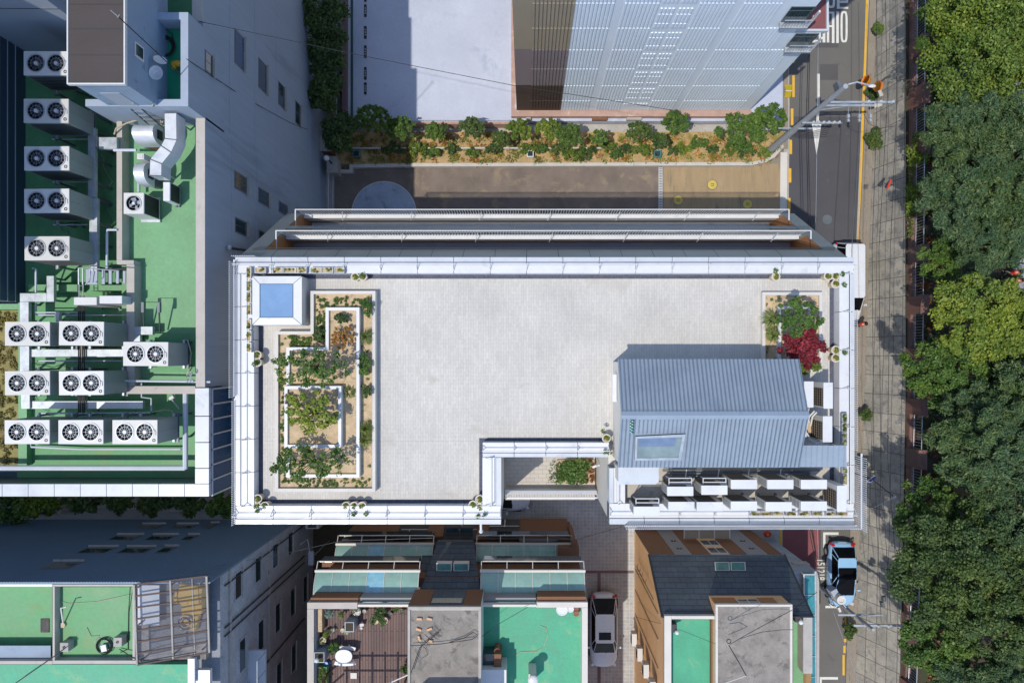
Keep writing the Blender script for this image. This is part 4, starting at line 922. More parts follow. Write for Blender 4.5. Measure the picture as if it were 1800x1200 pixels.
while x < ex1:
    for ya in (eyN, eyS):
        if ya == eyS and 4.1 < x < 6.1: continue
        s = .018; h = .06
        m.quad((x - s, ya, ze), (x - s, ya, ze + h), (x - s, yr, zr + h), (x - s, yr, zr)); m.quad((x + s, ya, ze), (x + s, ya, ze + h), (x + s, yr, zr + h), (x + s, yr, zr))
        m.quad((x - s, ya, ze + h), (x + s, ya, ze + h), (x + s, yr, zr + h), (x - s, yr, zr + h)); m.quad((x - s, ya, ze), (x + s, ya, ze), (x + s, ya, ze + h), (x - s, ya, ze + h))
    x += .158
x = 4.1
while x < 6.1:
    for a, b in ((yr, -2.95), (-4.08, eyS)):
        m.box(x - .014, min(a, b), roofz((a + b) / 2) - .12, x + .014, max(a, b), roofz(max(a, b, key=lambda v: roofz(v))) + .01) if False else None
        s = .014; h = .045
        m.quad((x - s, a, roofz(a) + h), (x + s, a, roofz(a) + h), (x + s, b, roofz(b) + h), (x - s, b, roofz(b) + h)); m.quad((x + s, a, roofz(a)), (x + s, a, roofz(a) + h), (x + s, b, roofz(b) + h), (x + s, b, roofz(b)))
        m.quad((x - s, a, roofz(a)), (x - s, a, roofz(a) + h), (x - s, b, roofz(b) + h), (x - s, b, roofz(b)))
    x += .158
m.build('standing_seams', M('seam_metal_shaded', C(112, 128, 148), .5), rf)  # seams darker than the sheet: their shade side is painted into the colour
m = MB(); n = len(m.v)
m.quad((ex0, yr + .16, roofz(yr + .16) + .055), (ex1, yr + .16, roofz(yr + .16) + .055), (ex1, yr, zr + .075), (ex0, yr, zr + .075)); m.quad((ex0, yr - .16, roofz(yr - .16) + .055), (ex1, yr - .16, roofz(yr - .16) + .055), (ex1, yr, zr + .075), (ex0, yr, zr + .075))
m.build('ridge_cap', MT['roof_metal'], rf)
# roof window in the south slope
def onroof(px, py, up=.0):
    z = 20.0
    for _ in range(8):
        y = WY(py, z); z = roofz(y) + up
    return Vector((WX(px, z), WY(py, z), z))
def frame4(P, Q, name, mat, par):
    m = MB()
    for k in range(4): m.quad(P[k], P[(k + 1) % 4], Q[(k + 1) % 4], Q[k])
    return m.build(name, mat, par)
A = [onroof(1117, 767, .12), onroof(1205, 763, .12), onroof(1197, 808, .12), onroof(1115.5, 809, .12)]; A0 = [p - Vector((0, 0, .12)) for p in A]
B = [onroof(1120.5, 770.5, .12), onroof(1199.5, 768, .12), onroof(1192.5, 804, .12), onroof(1119.5, 805, .12)]
rw = frame4(A, A0, 'roof_window', MT['steel_d'], ph); frame4(A, B, 'frame', MT['steel'], rw)
MB().quad(*[p - Vector((0, 0, .02)) for p in B]).build('pane', GL('roof_window_glass', C(132, 150, 154), .12), rw)
MB().quad(*[onroof(*q, .104) for q in ((1122, 770.5), (1189, 768), (1187, 784), (1123, 785))]).build('blind', GL('blind_blue', C(116, 136, 166), .2), rw)
k = MB()
for i in range(5): k.ball(onroof(1112 - i * .3, 740 + i * 5.2, .08), .055, n=8, m=6)
for i in range(4): k.ball(onroof(1108.5, 743 + i * 5.2, .06), .05, n=8, m=6)
k.build('snow_guard', MT['glass_t'], rf)
# door slab / canopy pieces
MB().box(WX(1077, 19), WY(706, 19), 18.9, WX(1084, 19), WY(658, 19), 18.96).build('door_canopy', MT['white'], ph)
MB().quad(W(1087, 821, 19.2), W(1158, 821, 19.2), W(1158, 846, 19.12), W(1152, 851, 19.1), W(1087, 851, 19.1)).build('side_canopy', MT['white_b'], ph)
MB().box(WX(1088, 19.1), WY(848, 19.1), ZR, WX(1092, 19.1), WY(823, 19.1), 19.08).build('canopy_post', MT['offwhite'], ph)
an = thing('metal_canopy', 'low blue grey seamed metal roof beside the right wing air conditioners', 'canopy', W(1445, 802, ZR))
MB().quad(W(1402, 782.5, 19.3), W(1488, 782.5, 19.3), W(1488, 820.5, 19.15), W(1397, 820.5, 19.15)).quad(W(1402, 782.5, 19.3), W(1488, 782.5, 19.3), W(1488, 782.8, 19.15), W(1402, 782.8, 19.15)).build('sheet', MT['roof_metal'], an)
m = MB()
for i in range(9):
    a = W(1408 + i * 9.6, 782.5, 19.33); b = W(1406.5 + i * 9.6, 820.5, 19.18); m.tube([a, b], .012, 4)
m.build('seams', MT['roof_metal'], an)
m = MB()
for x, y in ((1406, 786), (1484, 786), (1484, 818), (1406, 818)): p = W(x, y, 19.1); m.tube([(p.x, p.y, ZR), tuple(p)], .03, 5)
m.build('posts', MT['steel'], an)

# ---------------------------------------------------------------- slim air conditioners
def slim_ac():
    t = thing('slim_air_conditioner', 'x', 'air conditioner', (0, 0, 0))
    w_, d_, h_ = 1.0, .34, 1.42
    MB().box(-w_ / 2, -d_ / 2, .12, w_ / 2, d_ / 2, h_ - .03).build('case', MT['ac'], t)
    MB().box(-w_ / 2 - .015, -d_ / 2 - .015, h_ - .03, w_ / 2 + .015, d_ / 2 + .015, h_).build('top_cover', MT['white'], t, bevel=.012)
    MB().box(-w_ / 2 + .06, d_ / 2, .2, w_ / 2 - .22, d_ / 2 + .012, h_ - .1).build('coil', MT['coil'], t)
    g = MB()
    for i in range(8): g.box(-w_ / 2 + .06 + i * .1, d_ / 2 + .012, .2, -w_ / 2 + .07 + i * .1, d_ / 2 + .026, h_ - .1)
    for i in range(6): g.box(-w_ / 2 + .06, d_ / 2 + .026, .25 + i * .2, w_ / 2 - .22, d_ / 2 + .034, .262 + i * .2)
    g.build('coil_guard', MT['tan_pave'], t)
    g = MB()
    for s in (-.36, .36): g.box(s - .04, -.26, 0, s + .04, .26, .12)
    g.build('feet', MT['steel_d'], t)
    f = MB().ring(-.14, 0, 0, .02, .3, .27, 24)
    v = [(x, -d_ / 2 - .02 + z, .95 + y) for x, y, z in f.v]; f.v = v; f.build('fan_ring', MT['dark'], t)
    g = MB()
    for i in range(7): g.box(-w_ / 2 - .012, -.13, .3 + i * .14, -w_ / 2 - .002, .13, .36 + i * .14)
    g.build('side_louvre', MT['steel_d'], t)
    return t
sac = slim_ac(); index_kids()
ztop = 19.12
SA = [('h', 1137, 898, 'white slim unit at the lower left end of the service area'), ('h', 1198, 889.7, 'second slim unit from the left in the lower row'), ('h', 1248, 890, 'third slim unit from the left in the lower row'), ('h', 1308, 889, 'fourth slim unit from the left in the lower row'), ('h', 1369, 890, 'fifth slim unit from the left in the lower row'), ('h', 1431, 889, 'last slim unit at the right end of the lower row'),
      ('h', 1196, 863, 'leftmost slim unit of the row under the metal roof eave'), ('h', 1256, 861, 'second slim unit of the row under the metal roof eave'), ('h', 1308, 851, 'third slim unit of the row under the metal roof eave'), ('h', 1372, 851, 'fourth slim unit of the row under the metal roof eave'), ('h', 1431, 851, 'last slim unit of the row under the metal roof eave'),
      ('v', 1480, 876, 'slim unit turned sideways at the lower right corner of the roof'), ('v', 1456, 695, 'slim unit turned sideways nearest the red maple'), ('v', 1455, 754, 'slim unit turned sideways above the low metal canopy'), ('v', 1422, 693, 'slim unit turned sideways tight against the roof house')]
for i, (o_, x, y, lab) in enumerate(SA):
    p = W(x, y, ztop); place(sac, (p.x, p.y, ztop - 1.42), 0 if o_ == 'h' else R(90), lab, i == 0, 'slim air conditioners on the service roof')
for i, (x, y, lab) in enumerate([(1196, 846, 'second tier unit frame above the leftmost eave unit'), (1256, 846, 'second tier unit frame above the second eave unit'), (1138, 882, 'steel pipe frame above the lower left slim unit')]):
    t = thing('pipe_stand', lab, 'frame', W(x, y, ZR), 'pipe frames around the slim units'); k = MB()
    x0, x1 = x - 20, x + 20
    for a in (x0, x1):
        k.tube([W(a - 6, y - 10, 17.5), W(a, y - 6, 18.9)], .02, 5); k.tube([W(a, y - 6, 18.9), W(a, y + 8, 18.9)], .02, 5); k.tube([W(a, y + 8, 18.9), W(a - 8, y + 2, 17.5)], .02, 5)
    k.tube([W(x0, y - 6, 18.9), W(x1, y - 6, 18.9)], .022, 5); k.tube([W(x0, y + 1, 18.9), W(x1, y + 1, 18.9)], .022, 5); k.build('tubes', MT['white'], t)
    k = MB(); k.quad(W(x0 + 2, y + 2, 18.7), W(x1 - 2, y + 2, 18.7), W(x1 - 2, y + 8, 18.75), W(x0 + 2, y + 8, 18.75)); k.build('deflector', MT['white_b'], t)
t = thing('pipe_bundle', 'insulated cream pipes twisting between the two sideways units', 'pipes', W(1425, 730, ZR)); k = MB()
for q in ([(1413, 716), (1419, 722), (1420, 735), (1424, 745)], [(1432, 722), (1424, 730), (1420, 738), (1417, 760)], [(1436, 724), (1428, 732), (1425, 748)], [(1418, 760), (1424, 772), (1436, 777), (1446, 776)]):
    k.tube([W(a, b, 18.5 - .12 * i) for i, (a, b) in enumerate(q)], .035, 6)
k.build('tubes', MT['ac'], t, smooth=True); MB().pbox(1418, 736, 1426, 762, 18.1, ZR).build('junction_box', MT['soil'], t)
t = thing('pipe_bundle', 'teal grey pipes under the south eave of the roof house', 'pipes', W(1300, 830, ZR)); k = MB()
for j, y in enumerate((826, 831, 836)): k.tube([W(1165 + j * 8, y, 17.75), W(1300, y + 1, 17.75), W(1440 - j * 20, y, 17.75)], .05, 6)
k.build('tubes', MT['steel_d'], t, smooth=True); k = MB()
for x in (1207, 1264, 1317, 1373): k.tube([W(x, 824, 17.8), W(x - 2, 838, 17.8), W(x + 4, 848, 17.7)], .022, 5)
k.build('branches', MT['white'], t)
# cabinets on the service floor
for x0, y0, x1, y1, z, lab in [(1406, 730, 1417, 767, 18.8, 'white cabinet against the roof house gable'), (1380, 660, 1400, 668, 17.9, 'low grey cabinet beside the yellow green shrub')]:
    t = thing('service_cabinet', lab, 'cabinet', W((x0 + x1) / 2, (y0 + y1) / 2, ZR)); MB().pbox(x0, y0, x1, y1, z, ZR).build('case', MT['white'], t, bevel=.02); MB().pbox(x0 - .8, y0 - .8, x1 + .8, y1 + .8, z + .03, z).build('lid', MT['ac'], t)

# ---------------------------------------------------------------- pots and trays on the roof
def pot_proto():
    t = thing('plant_pot', 'x', 'plant pot', (0, 0, 0))
    m = MB(); m.cyl(0, 0, 0, .44, .125, .165, 20, True); m.build('body', MT['pot'], t, smooth=True)
    MB().ring(0, 0, .42, .47, .178, .145, 22).build('rim', MT['offwhite'], t, smooth=True)
    MB().cyl(0, 0, .43, .45, .145, n=18).build('soil', MT['soil'], t)
    cl = [(random.uniform(-.08, .08), random.uniform(-.08, .08), .5, .07) for _ in range(5)]; leaves('plant', cl, 60, .055, F_YG, t); return t
pp = pot_proto(); index_kids()
POTS = [(624, 487, 'left pot of the pair by the north parapet'), (637.5, 486, 'right pot of the pair by the north parapet'), (452, 624, 'upper pot of the pair by the west parapet'), (452, 637, 'lower pot of the pair by the west parapet'),
        (453, 876, 'upper pot of the trio in the lower left roof corner'), (451.5, 889.5, 'corner pot of the trio in the lower left roof corner'), (465.5, 889, 'right pot of the trio in the lower left roof corner'),
        (608, 889, 'left pot of the row of three by the south parapet'), (622, 889, 'middle pot of the row of three by the south parapet'), (636, 889, 'right pot of the row of three by the south parapet'),
        (843, 877, 'upper pot of the trio left of the courtyard'), (831, 887, 'left pot of the trio left of the courtyard'), (843, 892, 'lower pot of the trio left of the courtyard'),
        (1364, 486, 'single pot by the north parapet above the maple planter'), (1456, 485, 'left pot of the trio in the upper right roof corner'), (1469, 485, 'right pot of the trio in the upper right roof corner'), (1469, 499, 'lower pot of the trio in the upper right roof corner'),
        (1469, 615, 'upper pot of the pair by the east parapet'), (1469, 629, 'lower pot of the pair by the east parapet'), (1066, 770, 'single leafy pot where the courtyard parapet meets the roof house')]
for i, (x, y, lab) in enumerate(POTS):
    p = W(x, y, ZR + .47); place(pp, (p.x, p.y, ZR + .005), random.uniform(0, 6), lab, i == 0, 'round cream pots on the roof terrace')
cl = [(*W(x + dx, y + dy, 18.1), .1) for x, y, dx, dy in [(636, 487, 0, -3), (452, 637, -5, 3), (455, 891, -3, 7), (622, 897, 0, 6), (640, 898, 3, 5), (840, 900, 0, 8), (848, 898, 4, 7), (1364, 478, 0, -2), (1474, 486, 8, -4), (1477, 500, 8, 0), (1476, 618, 9, 2), (1066, 760, -6, -3), (1062, 780, 2, 14), (1070, 785, 2, 10)]]
leaves('trailing_foliage', cl, 520, .05, F_G, None, kind='stuff')
def tray(x0, y0, x1, y1, lab, grp, soil, n=70, zt=18.17):
    t = thing('planting_tray', lab, 'tray', W((x0 + x1) / 2, (y0 + y1) / 2, 17.97), grp)
    m = MB(); m.pbox(x0, y0, x1, y1, zt - .04, 17.975); m.build('soil', soil, t)
    m = MB(); e = .9
    for q in ((x0 - e, y0 - e, x1 + e, y0), (x0 - e, y1, x1 + e, y1 + e), (x0 - e, y0, x0, y1), (x1, y0, x1 + e, y1)): m.pbox(*q, zt, 17.975)
    m.build('box', MT['steel'], t)
    leaves('plants', [(*W(random.uniform(x0 + 1, x1 - 1), random.uniform(y0 + 1, y1 - 1), zt), .04) for _ in range(5)], n, .05, F_STRAP if n < 60 else F_G, t)
for i, (a, b) in enumerate([(449, 466), (480, 496), (499, 518), (520, 537.5), (546, 563.5), (566, 584.5), (588, 604)]): tray(a, 470.5, b, 479, f'{ORDW[i]} soil tray from the left along the north parapet', 'soil trays on the north parapet', MT['soil'], 50)
for i, (a, b) in enumerate([(470, 488), (494, 511), (514, 531), (536, 552), (562, 578), (582, 599), (603, 618)]): tray(433.5, a, 440.5, b, f'{ORDW[i]} soil tray from the top along the west parapet', 'soil trays on the west parapet', MT['soil_o'], 45)
for i, (a, b) in enumerate([(1319, 1336), (1339, 1356), (1359, 1376), (1383, 1398), (1406, 1423), (1429, 1445), (1453, 1468), (1473, 1489)]): tray(a, 898.5, b, 906.5, f'{ORDW[i]} soil tray from the left along the south east parapet', 'soil trays on the south east parapet', (MT['soil'], MT['soil_o'])[i % 2], 50)
for i, (a, b) in enumerate([(727, 740), (743, 758), (761, 771), (774, 782), (823, 831), (834, 850)]): tray(1481, a, 1488.5, b, f'{ORDW[i]} soil tray from the top along the east parapet', 'soil trays on the east parapet', MT['soil_o'], 150 if i < 2 else 50)
t = thing('lamp', 'small white lamp sticking out below the south parapet', 'lamp', W(846, 925, 17)); c = W(846, 925, 17)
MB().tube([(c.x, ys + .05, 17.3), (c.x, c.y - .1, 17.2)], .05, 8).build('arm', MT['white'], t); MB().ball((c.x, c.y - .16, 17.15), .09, .09, .12).build('globe', MT['white'], t, smooth=True)

# ================================================================ left building
XL = -13.42; ZM = 17.5; ZF = 16.6; ZD = 15.9
lb = thing('office_building', 'grey rendered block with green coated roof full of air conditioners', 'building', (-20, 5, 0))
YLn = 30; YLs = WY(872, ZM)
m = MB(); m.box(-45, WY(205, ZM) + .0, 0, XL, YLn, ZD - .05) if False else None
m.box(-45, YLs + .05, 0, XL, WY(205, ZM), ZD - .05); m.box(-45, WY(205, ZM) + .002, 0, XL - .1, YLn, ZD - .05)
m.box(XL - .34, WY(680, ZM), ZD - .05, XL, WY(205, ZM), ZM - .04); m.box(XL - .5, WY(60, ZM), ZD - .05, XL - .1, YLn, ZM - .04)
m.build('wall', MT['wall_grey'], lb)
def lw(name, z0, z1, y0, y1, frame='w', mat='glass_t', X=XL, panes=2):
    f = MB(); t = .05
    f.box(X, y0, z0, X + .02, y1, z1); o = f.build('window', MT['steel_d'], lb)
    k = MB(); n = panes
    for i in range(n): a = y0 + .05 + (y1 - y0 - .1) * i / n; b = y0 + .05 + (y1 - y0 - .1) * (i + 1) / n; k.box(X + .021, a + .015, z0 + .06, X + .027, b - .015, z1 - .06)
    k.build('panes', MT[mat], o)
    k = MB(); k.box(X, y0 - .04, z0 - .07, X + .12, y1 + .04, z0 - .01); k.build('sill', MT['concrete'], o)
def wz(px, X=XL): return 46 - abs(X) * 1200 / (CX - px)
for x0, x1, ya, yb, mt, X in [(412, 433, 306, 336, 'glass', XL), (454, 472, 334, 360, 'glass', XL), (490, 505, 357, 376, 'glass', XL), (413, 433, 386, 412, 'glass', XL), (455, 467, 407, 424, 'glass', XL), (360, 373, 93, 130, 'glass', XL),
                            (412, 428, 58, 118, 'glass_b', XL - .1), (454, 468, 108, 160, 'glass', XL - .1), (489, 500, 148, 188, 'glass', XL - .1), (519, 528, 181, 220, 'glass', XL - .1)]:
    zt, zb = wz(x0, X), wz(x1, X); zmid = (zt + zb) / 2
    lw('w', zb, zt, WY(yb, zmid), WY(ya, zmid), mat=mt, X=X, panes=1 if mt == 'glass_b' else 2)
# storey joints in the render
k = MB()
for z in (14.9, 12.0, 9.1, 6.2, 3.3): k.box(XL - .01, YLs, z, XL + .012, WY(206, ZM), z + .03); k.box(XL - .11, WY(203, ZM), z, XL - .088, YLn, z + .03)
k.build('storey_joints', MT['wall_grey'], lb)
# wall lamp pipe
t = thing('wall_pipe', 'dark pipe with round chrome end sticking out of the grey wall', 'pipe', (XL, WY(437, 12), 12)); c = W(397, 424, 16.6)
p0 = Vector((XL + .03, WY(438, 14), 13.6)); p1 = W(399, 425, 15.5); p1.x = max(p1.x, XL + .12)
MB().tube([(XL + .12, c.y - .1, 15.4), (XL + .14, WY(440, 13), 12.6), (XL + .02, WY(440, 13), 12.5)], .06, 8).build('tube', MT['dark'], t, smooth=True); MB().ball((XL + .14, c.y - .1, 15.5), .12).build('cap', MT['steel'], t, smooth=True)
# copings
k = MB(); k.box(XL - .36, WY(680, ZM), ZM - .04, XL + .02, WY(206, ZM), ZM + .03); k.box(XL - .52, WY(38, ZM), ZM - .04, XL - .08, YLn, ZM + .03); k.build('coping', MT['coping'], lb)
# roof surfaces
fl = MB(); fl.pbox(214, 203, 346, 688, ZF, ZD - .3); fl.build('roof_coating', MT['green'], lb)
fl = MB(); fl.pbox(225, -150, 345, 30, ZF, ZD - .3); fl.build('roof_coating', MT['green_b'], lb)
fl = MB(); fl.pbox(40, -100, 217, 690, ZD, ZD - .3); fl.pbox(30, 690.5, 345, 850, ZD + .004, ZD - .3); fl.build('roof_coating', MT['green_b'], lb)
fl = MB(); fl.pbox(-80, 545, 32, 818, ZD + .25, ZD - .3); fl.build('dry_lawn', MT['drygrass'], lb)
k = MB(); k.pbox(32, 532, 47, 818, ZD + .35, ZD); k.pbox(-80, 534, 32, 544, ZD + .35, ZD); k.build('lawn_edge', MT['green'], lb)
leaves('lawn_tufts', [(WX(random.uniform(-30, 30), 16.2), WY(random.uniform(550, 812), 16.2), 16.17, .12) for _ in range(160)], 6000, .06, FOL('leaf_straw', C(150, 140, 84), C(126, 120, 66), C(176, 160, 112)), lb, kind='stuff')
k = MB(); zk = 17.15
for q in ((205, 186, 214.5, 457), (205, 457.4, 235, 464.5), (222.5, 465, 236, 678), (222.5, 678.4, 343, 692)): k.pbox(*q, zk, ZD - .1)
k.build('inner_kerb', MT['coping'], lb)
k = MB(); k.pbox(158, 501, 222, 510.5, zk - .6, ZD - .1); k.pbox(50, 500, 136, 512, zk - .7, ZD - .1); k.build('green_kerb', MT['green'], lb)
# stained patches near the south gutter
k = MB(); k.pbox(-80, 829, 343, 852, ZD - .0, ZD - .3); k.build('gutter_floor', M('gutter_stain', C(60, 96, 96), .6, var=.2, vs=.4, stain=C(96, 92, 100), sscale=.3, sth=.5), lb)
# south and east parapet panels
k = MB(); x = -33.0
s = WX(229.5, ZM) - WX(183.7, ZM); x = WX(0, ZM) - 9 * s + .1
while x < WX(343, ZM) - .1:
    e = min(x + s - .025, WX(367, ZM)); k.box(x, YLs, ZM - .2, e, WY(850.5, ZM), ZM); x += s
y = YLs + .54
for a, b in ((682, 730.5), (732, 776.5), (778, 822), (823.5, 849.5)): k.box(WX(343, ZM), WY(b, ZM), ZM - .2, WX(367, ZM), WY(a, ZM), ZM)
k.build('parapet_panels', MT['white_b'], lb)
k = MB(); k.box(-45, YLs + .04, ZD, WX(345, ZM), WY(851, ZM) , ZM - .2); k.box(WX(344, ZM), YLs + .04, ZD - .4, WX(366, ZM), WY(683, ZM), ZM - .2); k.build('parapet_core', MT['steel_d'], lb)
# curtain wall on the east side of the south wing
XG = WX(367, ZM); ya, yb = YLs, WY(684, ZM)
k = MB(); k.box(XG - .02, ya, 2, XG, yb, 17.28); cw = k.build('curtain_wall', MT['glass_b'], lb)
k = MB()
for z in (17.2, 15.2, 13.3, 11.4, 9.5, 7.6): k.box(XG, ya, z, XG + .05, yb, z + .07)
n = 7
for i in range(n + 1): yy = ya + (yb - ya) * i / n; k.box(XG, yy - .03, 2, XG + .06, yy + .03, 17.27)
k.build('mullions', MT['white_b'], cw)
# ---- stair house and its platform
ZPH = 18.9; pb_ = MB(); YPs, YPn = WY(187, ZPH), WY(22, ZPH); XPw, XPe = -17.5, XL
pb_.box(XPw, YPs, ZD - .2, XPe, YPn, 18.1)
pb_.box(XPw, YPs, 18.1, XPe, YPs + .28, ZPH); pb_.box(XPw, YPn - .28, 18.1, XPe, YPn, ZPH); pb_.box(XPe - .3, YPs + .281, 18.1, XPe, YPn - .281, ZPH)
pb_.build('stair_platform', MT['wall_grey'], lb)
MB().box(WX(266, 18.1), YPs + .285, 18.1, XPe - .305, YPn - .285, 18.12).build('platform_coating', M('roof_emerald', C(30, 160, 116), .5, var=.1, vs=.8, stain=C(120, 180, 130), sscale=.8, sth=.66), lb)
sh = thing('stair_house', 'stair house with dark felt roof edged in white on the green roof', 'roof house', (WX(168, 21), WY(70, 21), 18.1))
zt = 21.2; x0, x1, y0 = WX(120.5, zt), WX(218, zt), WY(146.5, zt)
MB().box(x0 + .04, y0 + .04, 18.1, x1 - .04, 16.2, zt - .08).build('wall', MT['shed_wall'], sh)
MB().box(x0, y0, zt - .06, x1, 16.3, zt).build('roof', MT['shed_roof'], sh)
k = MB()
for yy in (WY(97, zt), WY(51, zt), WY(8, zt)): k.box(x0, yy - .01, zt, x1, yy + .01, zt + .008)
k.build('felt_lap', MT['dark'], sh)
k = MB(); k.box(x0 - .05, y0 - .05, zt - .12, x0, 16.3, zt + .03); k.box(x1, y0 - .05, zt - .12, x1 + .05, 16.3, zt + .03); k.box(x0, y0 - .05, zt - .12, x1, y0, zt + .03); k.build('white_edging', MT['white'], sh)
k = MB(); k.box(x1 - .035, 11.2, 19.9, x1 - .0, 11.75, 20.5); wn = k.build('window', MT['white'], sh); MB().box(x1, 11.27, 19.97, x1 + .008, 11.68, 20.43).build('pane', MT['glass'], wn)
k = MB(); k.box(x0 + .5, y0 + .02, 18.15, x0 + 1.25, y0 + .038, 20.2); d_ = k.build('door', MT['panel_grey'], sh); MB().box(x0 + 1.15, y0 - .0, 19.1, x0 + 1.2, y0 + .02, 19.2).build('handle', MT['steel'], d_)
t = thing('antenna', 'thin dark mast with small crossbars rising beside the stair house', 'antenna', (x1 + .9, y0 + 1.2, 18.12)); k = MB()
k.tube([(x1 + .9, y0 + 1.2, 18.12), W(206, 28, 23.0)], .02, 5); k.build('mast', MT['cable'], t); k = MB(); k.tube([W(194, 18, 23.2), W(209, 31, 23.0)], .012, 4); k.tube([W(206, 31, 23.0), W(210, 26, 23.0)], .012, 4); k.build('crossbar', MT['steel'], t)
t = thing('hose_coil', 'big black hose coil on the platform beside the stair house', 'hose coil', W(289, 82, 18.15)); k = MB()
for r_, z in ((.36, .03), (.4, .06), (.37, .1), (.34, .13), (.41, .15)):
    c = W(289 + random.uniform(-1, 1), 82 + random.uniform(-1, 1), 18.14 + z); k.tube([(c.x + r_ * math.cos(a / 24 * 6.2832), c.y + r_ * math.sin(a / 24 * 6.2832), c.z) for a in range(25)], .028, 5)
k.tube([W(272, 70, 18.2), W(277, 56, 18.2), W(290, 50, 18.2), W(302, 60, 18.2), W(306, 80, 18.2)], .018, 5); k.build('coils', MT['cable'], t)
def dish(x, y, z, r, lab, ax):
    t = thing('satellite_dish', lab, 'dish', W(x, y, 18.12), 'white satellite dishes by the stair house'); c = W(x, y, z); d = Vector(ax).normalized(); u = d.orthogonal().normalized(); q = d.cross(u)
    k = MB(); n = 20; rings = []
    for i in range(5):
        rr = r * i / 4; zz = (rr * rr) * .5 / r; b = len(k.v)
        k.v += [tuple(c + u * rr * math.cos(a * 6.2832 / n) + q * rr * math.sin(a * 6.2832 / n) + d * zz) for a in range(n)]; rings.append(b)
    for a, b in zip(rings, rings[1:]):
        for i in range(n): j = (i + 1) % n; k.f.append((a + i, a + j, b + j, b + i))
    k.build('reflector', MT['white'], t, smooth=True)
    g = W(x + 14 if r > .3 else x + 6, y + 8, 18.12); MB().tube([tuple(c - d * .02), (g.x, g.y, 18.6), (g.x, g.y, 18.12)], .03, 6).build('mount', MT['steel_d'], t)
    MB().tube([tuple(c + u * r * .8), tuple(c + d * r * .9)], .012, 4).ball(tuple(c + d * r * .9), .035, n=8, m=5).build('feed', MT['white'], t)
dish(277, 130, 19.4, .27, 'lower white satellite dish facing up', (.05, -.1, 1)); dish(281, 110, 19.3, .25, 'upper white satellite dish tilted sideways', (.55, .6, .75))
t = thing('sack', 'crumpled yellow sack on the platform kerb', 'sack', W(313, 112, 18.2)); k = MB(); k.ball(W(312, 112, 18.4), .28, .13, .12, 9, 6); k.ball(W(306, 117, 18.35), .12, .14, .1, 8, 6); k.build('cloth', MT['yellow_tarp'], t, smooth=True)
# ladder on the platform's south face
t = thing('ladder', 'small steel ladder leaning against the stair platform wall', 'ladder', W(242, 196, ZF)); k = MB()
A = W(230, 192, 18.6); B = W(249, 192, 18.6); A2 = W(256, 211, ZF); B2 = W(275, 211, ZF)
A2.y = A.y - .45; B2.y = B.y - .45; A2.x = A.x + .2; B2.x = B.x + .2
k.tube([A, A2], .025, 5); k.tube([B, B2], .025, 5); k.build('rails', MT['dark'], t); k = MB()
for i in range(7): f = (i + .5) / 7; k.tube([A.lerp(A2, f), B.lerp(B2, f)], .016, 5)
k.build('rungs', MT['steel'], t)
# ---- neighbouring taller blocks on the far left
MB().box(-60, WY(530, ZD), 10, WX(46, ZD), WY(40, ZD), 19.4).build('dark_panel_block', MT['panel_dark'], label='dark blue panelled block at the left edge of the photo', cat='building') if False else None
db = thing('panelled_block', 'dark blue metal panelled block at the left edge above the green roof', 'building', (-25, 8, 15)); xd = WX(45, ZD)
MB().box(-60, WY(532, ZD), 10, xd, WY(28, ZD), 29.3).build('wall', MT['panel_dark'], db)
k = MB(); z = 16.3
for z in (16.5, 16.95, 17.4, 17.85, 18.3, 18.75): k.box(xd, WY(532, ZD), z, xd + .03, WY(28, ZD), z + .03)
k.build('panel_joints', MT['panel_grey'], db); MB().box(-60, WY(532, ZD) - .04, 29.3, xd + .05, WY(28, ZD) + .04, 29.36).build('coping', MT['panel_grey'], db)
nb = thing('grey_block', 'light grey panelled block behind the stair house at the top left corner', 'building', (-22, 16, 15)); 
yn_ = WY(40, 18.5)
MB().box(-60, WY(40, 18.5), 10, WX(150, 18), 30, 25).build('wall', MT['panel_grey'], nb); k = MB()
for z in (19.6, 20.9, 22.2): k.box(-60, yn_ - .02, z, WX(150, 18), yn_, z + .04)
k.build('panel_joints', MT['steel_d'], nb)
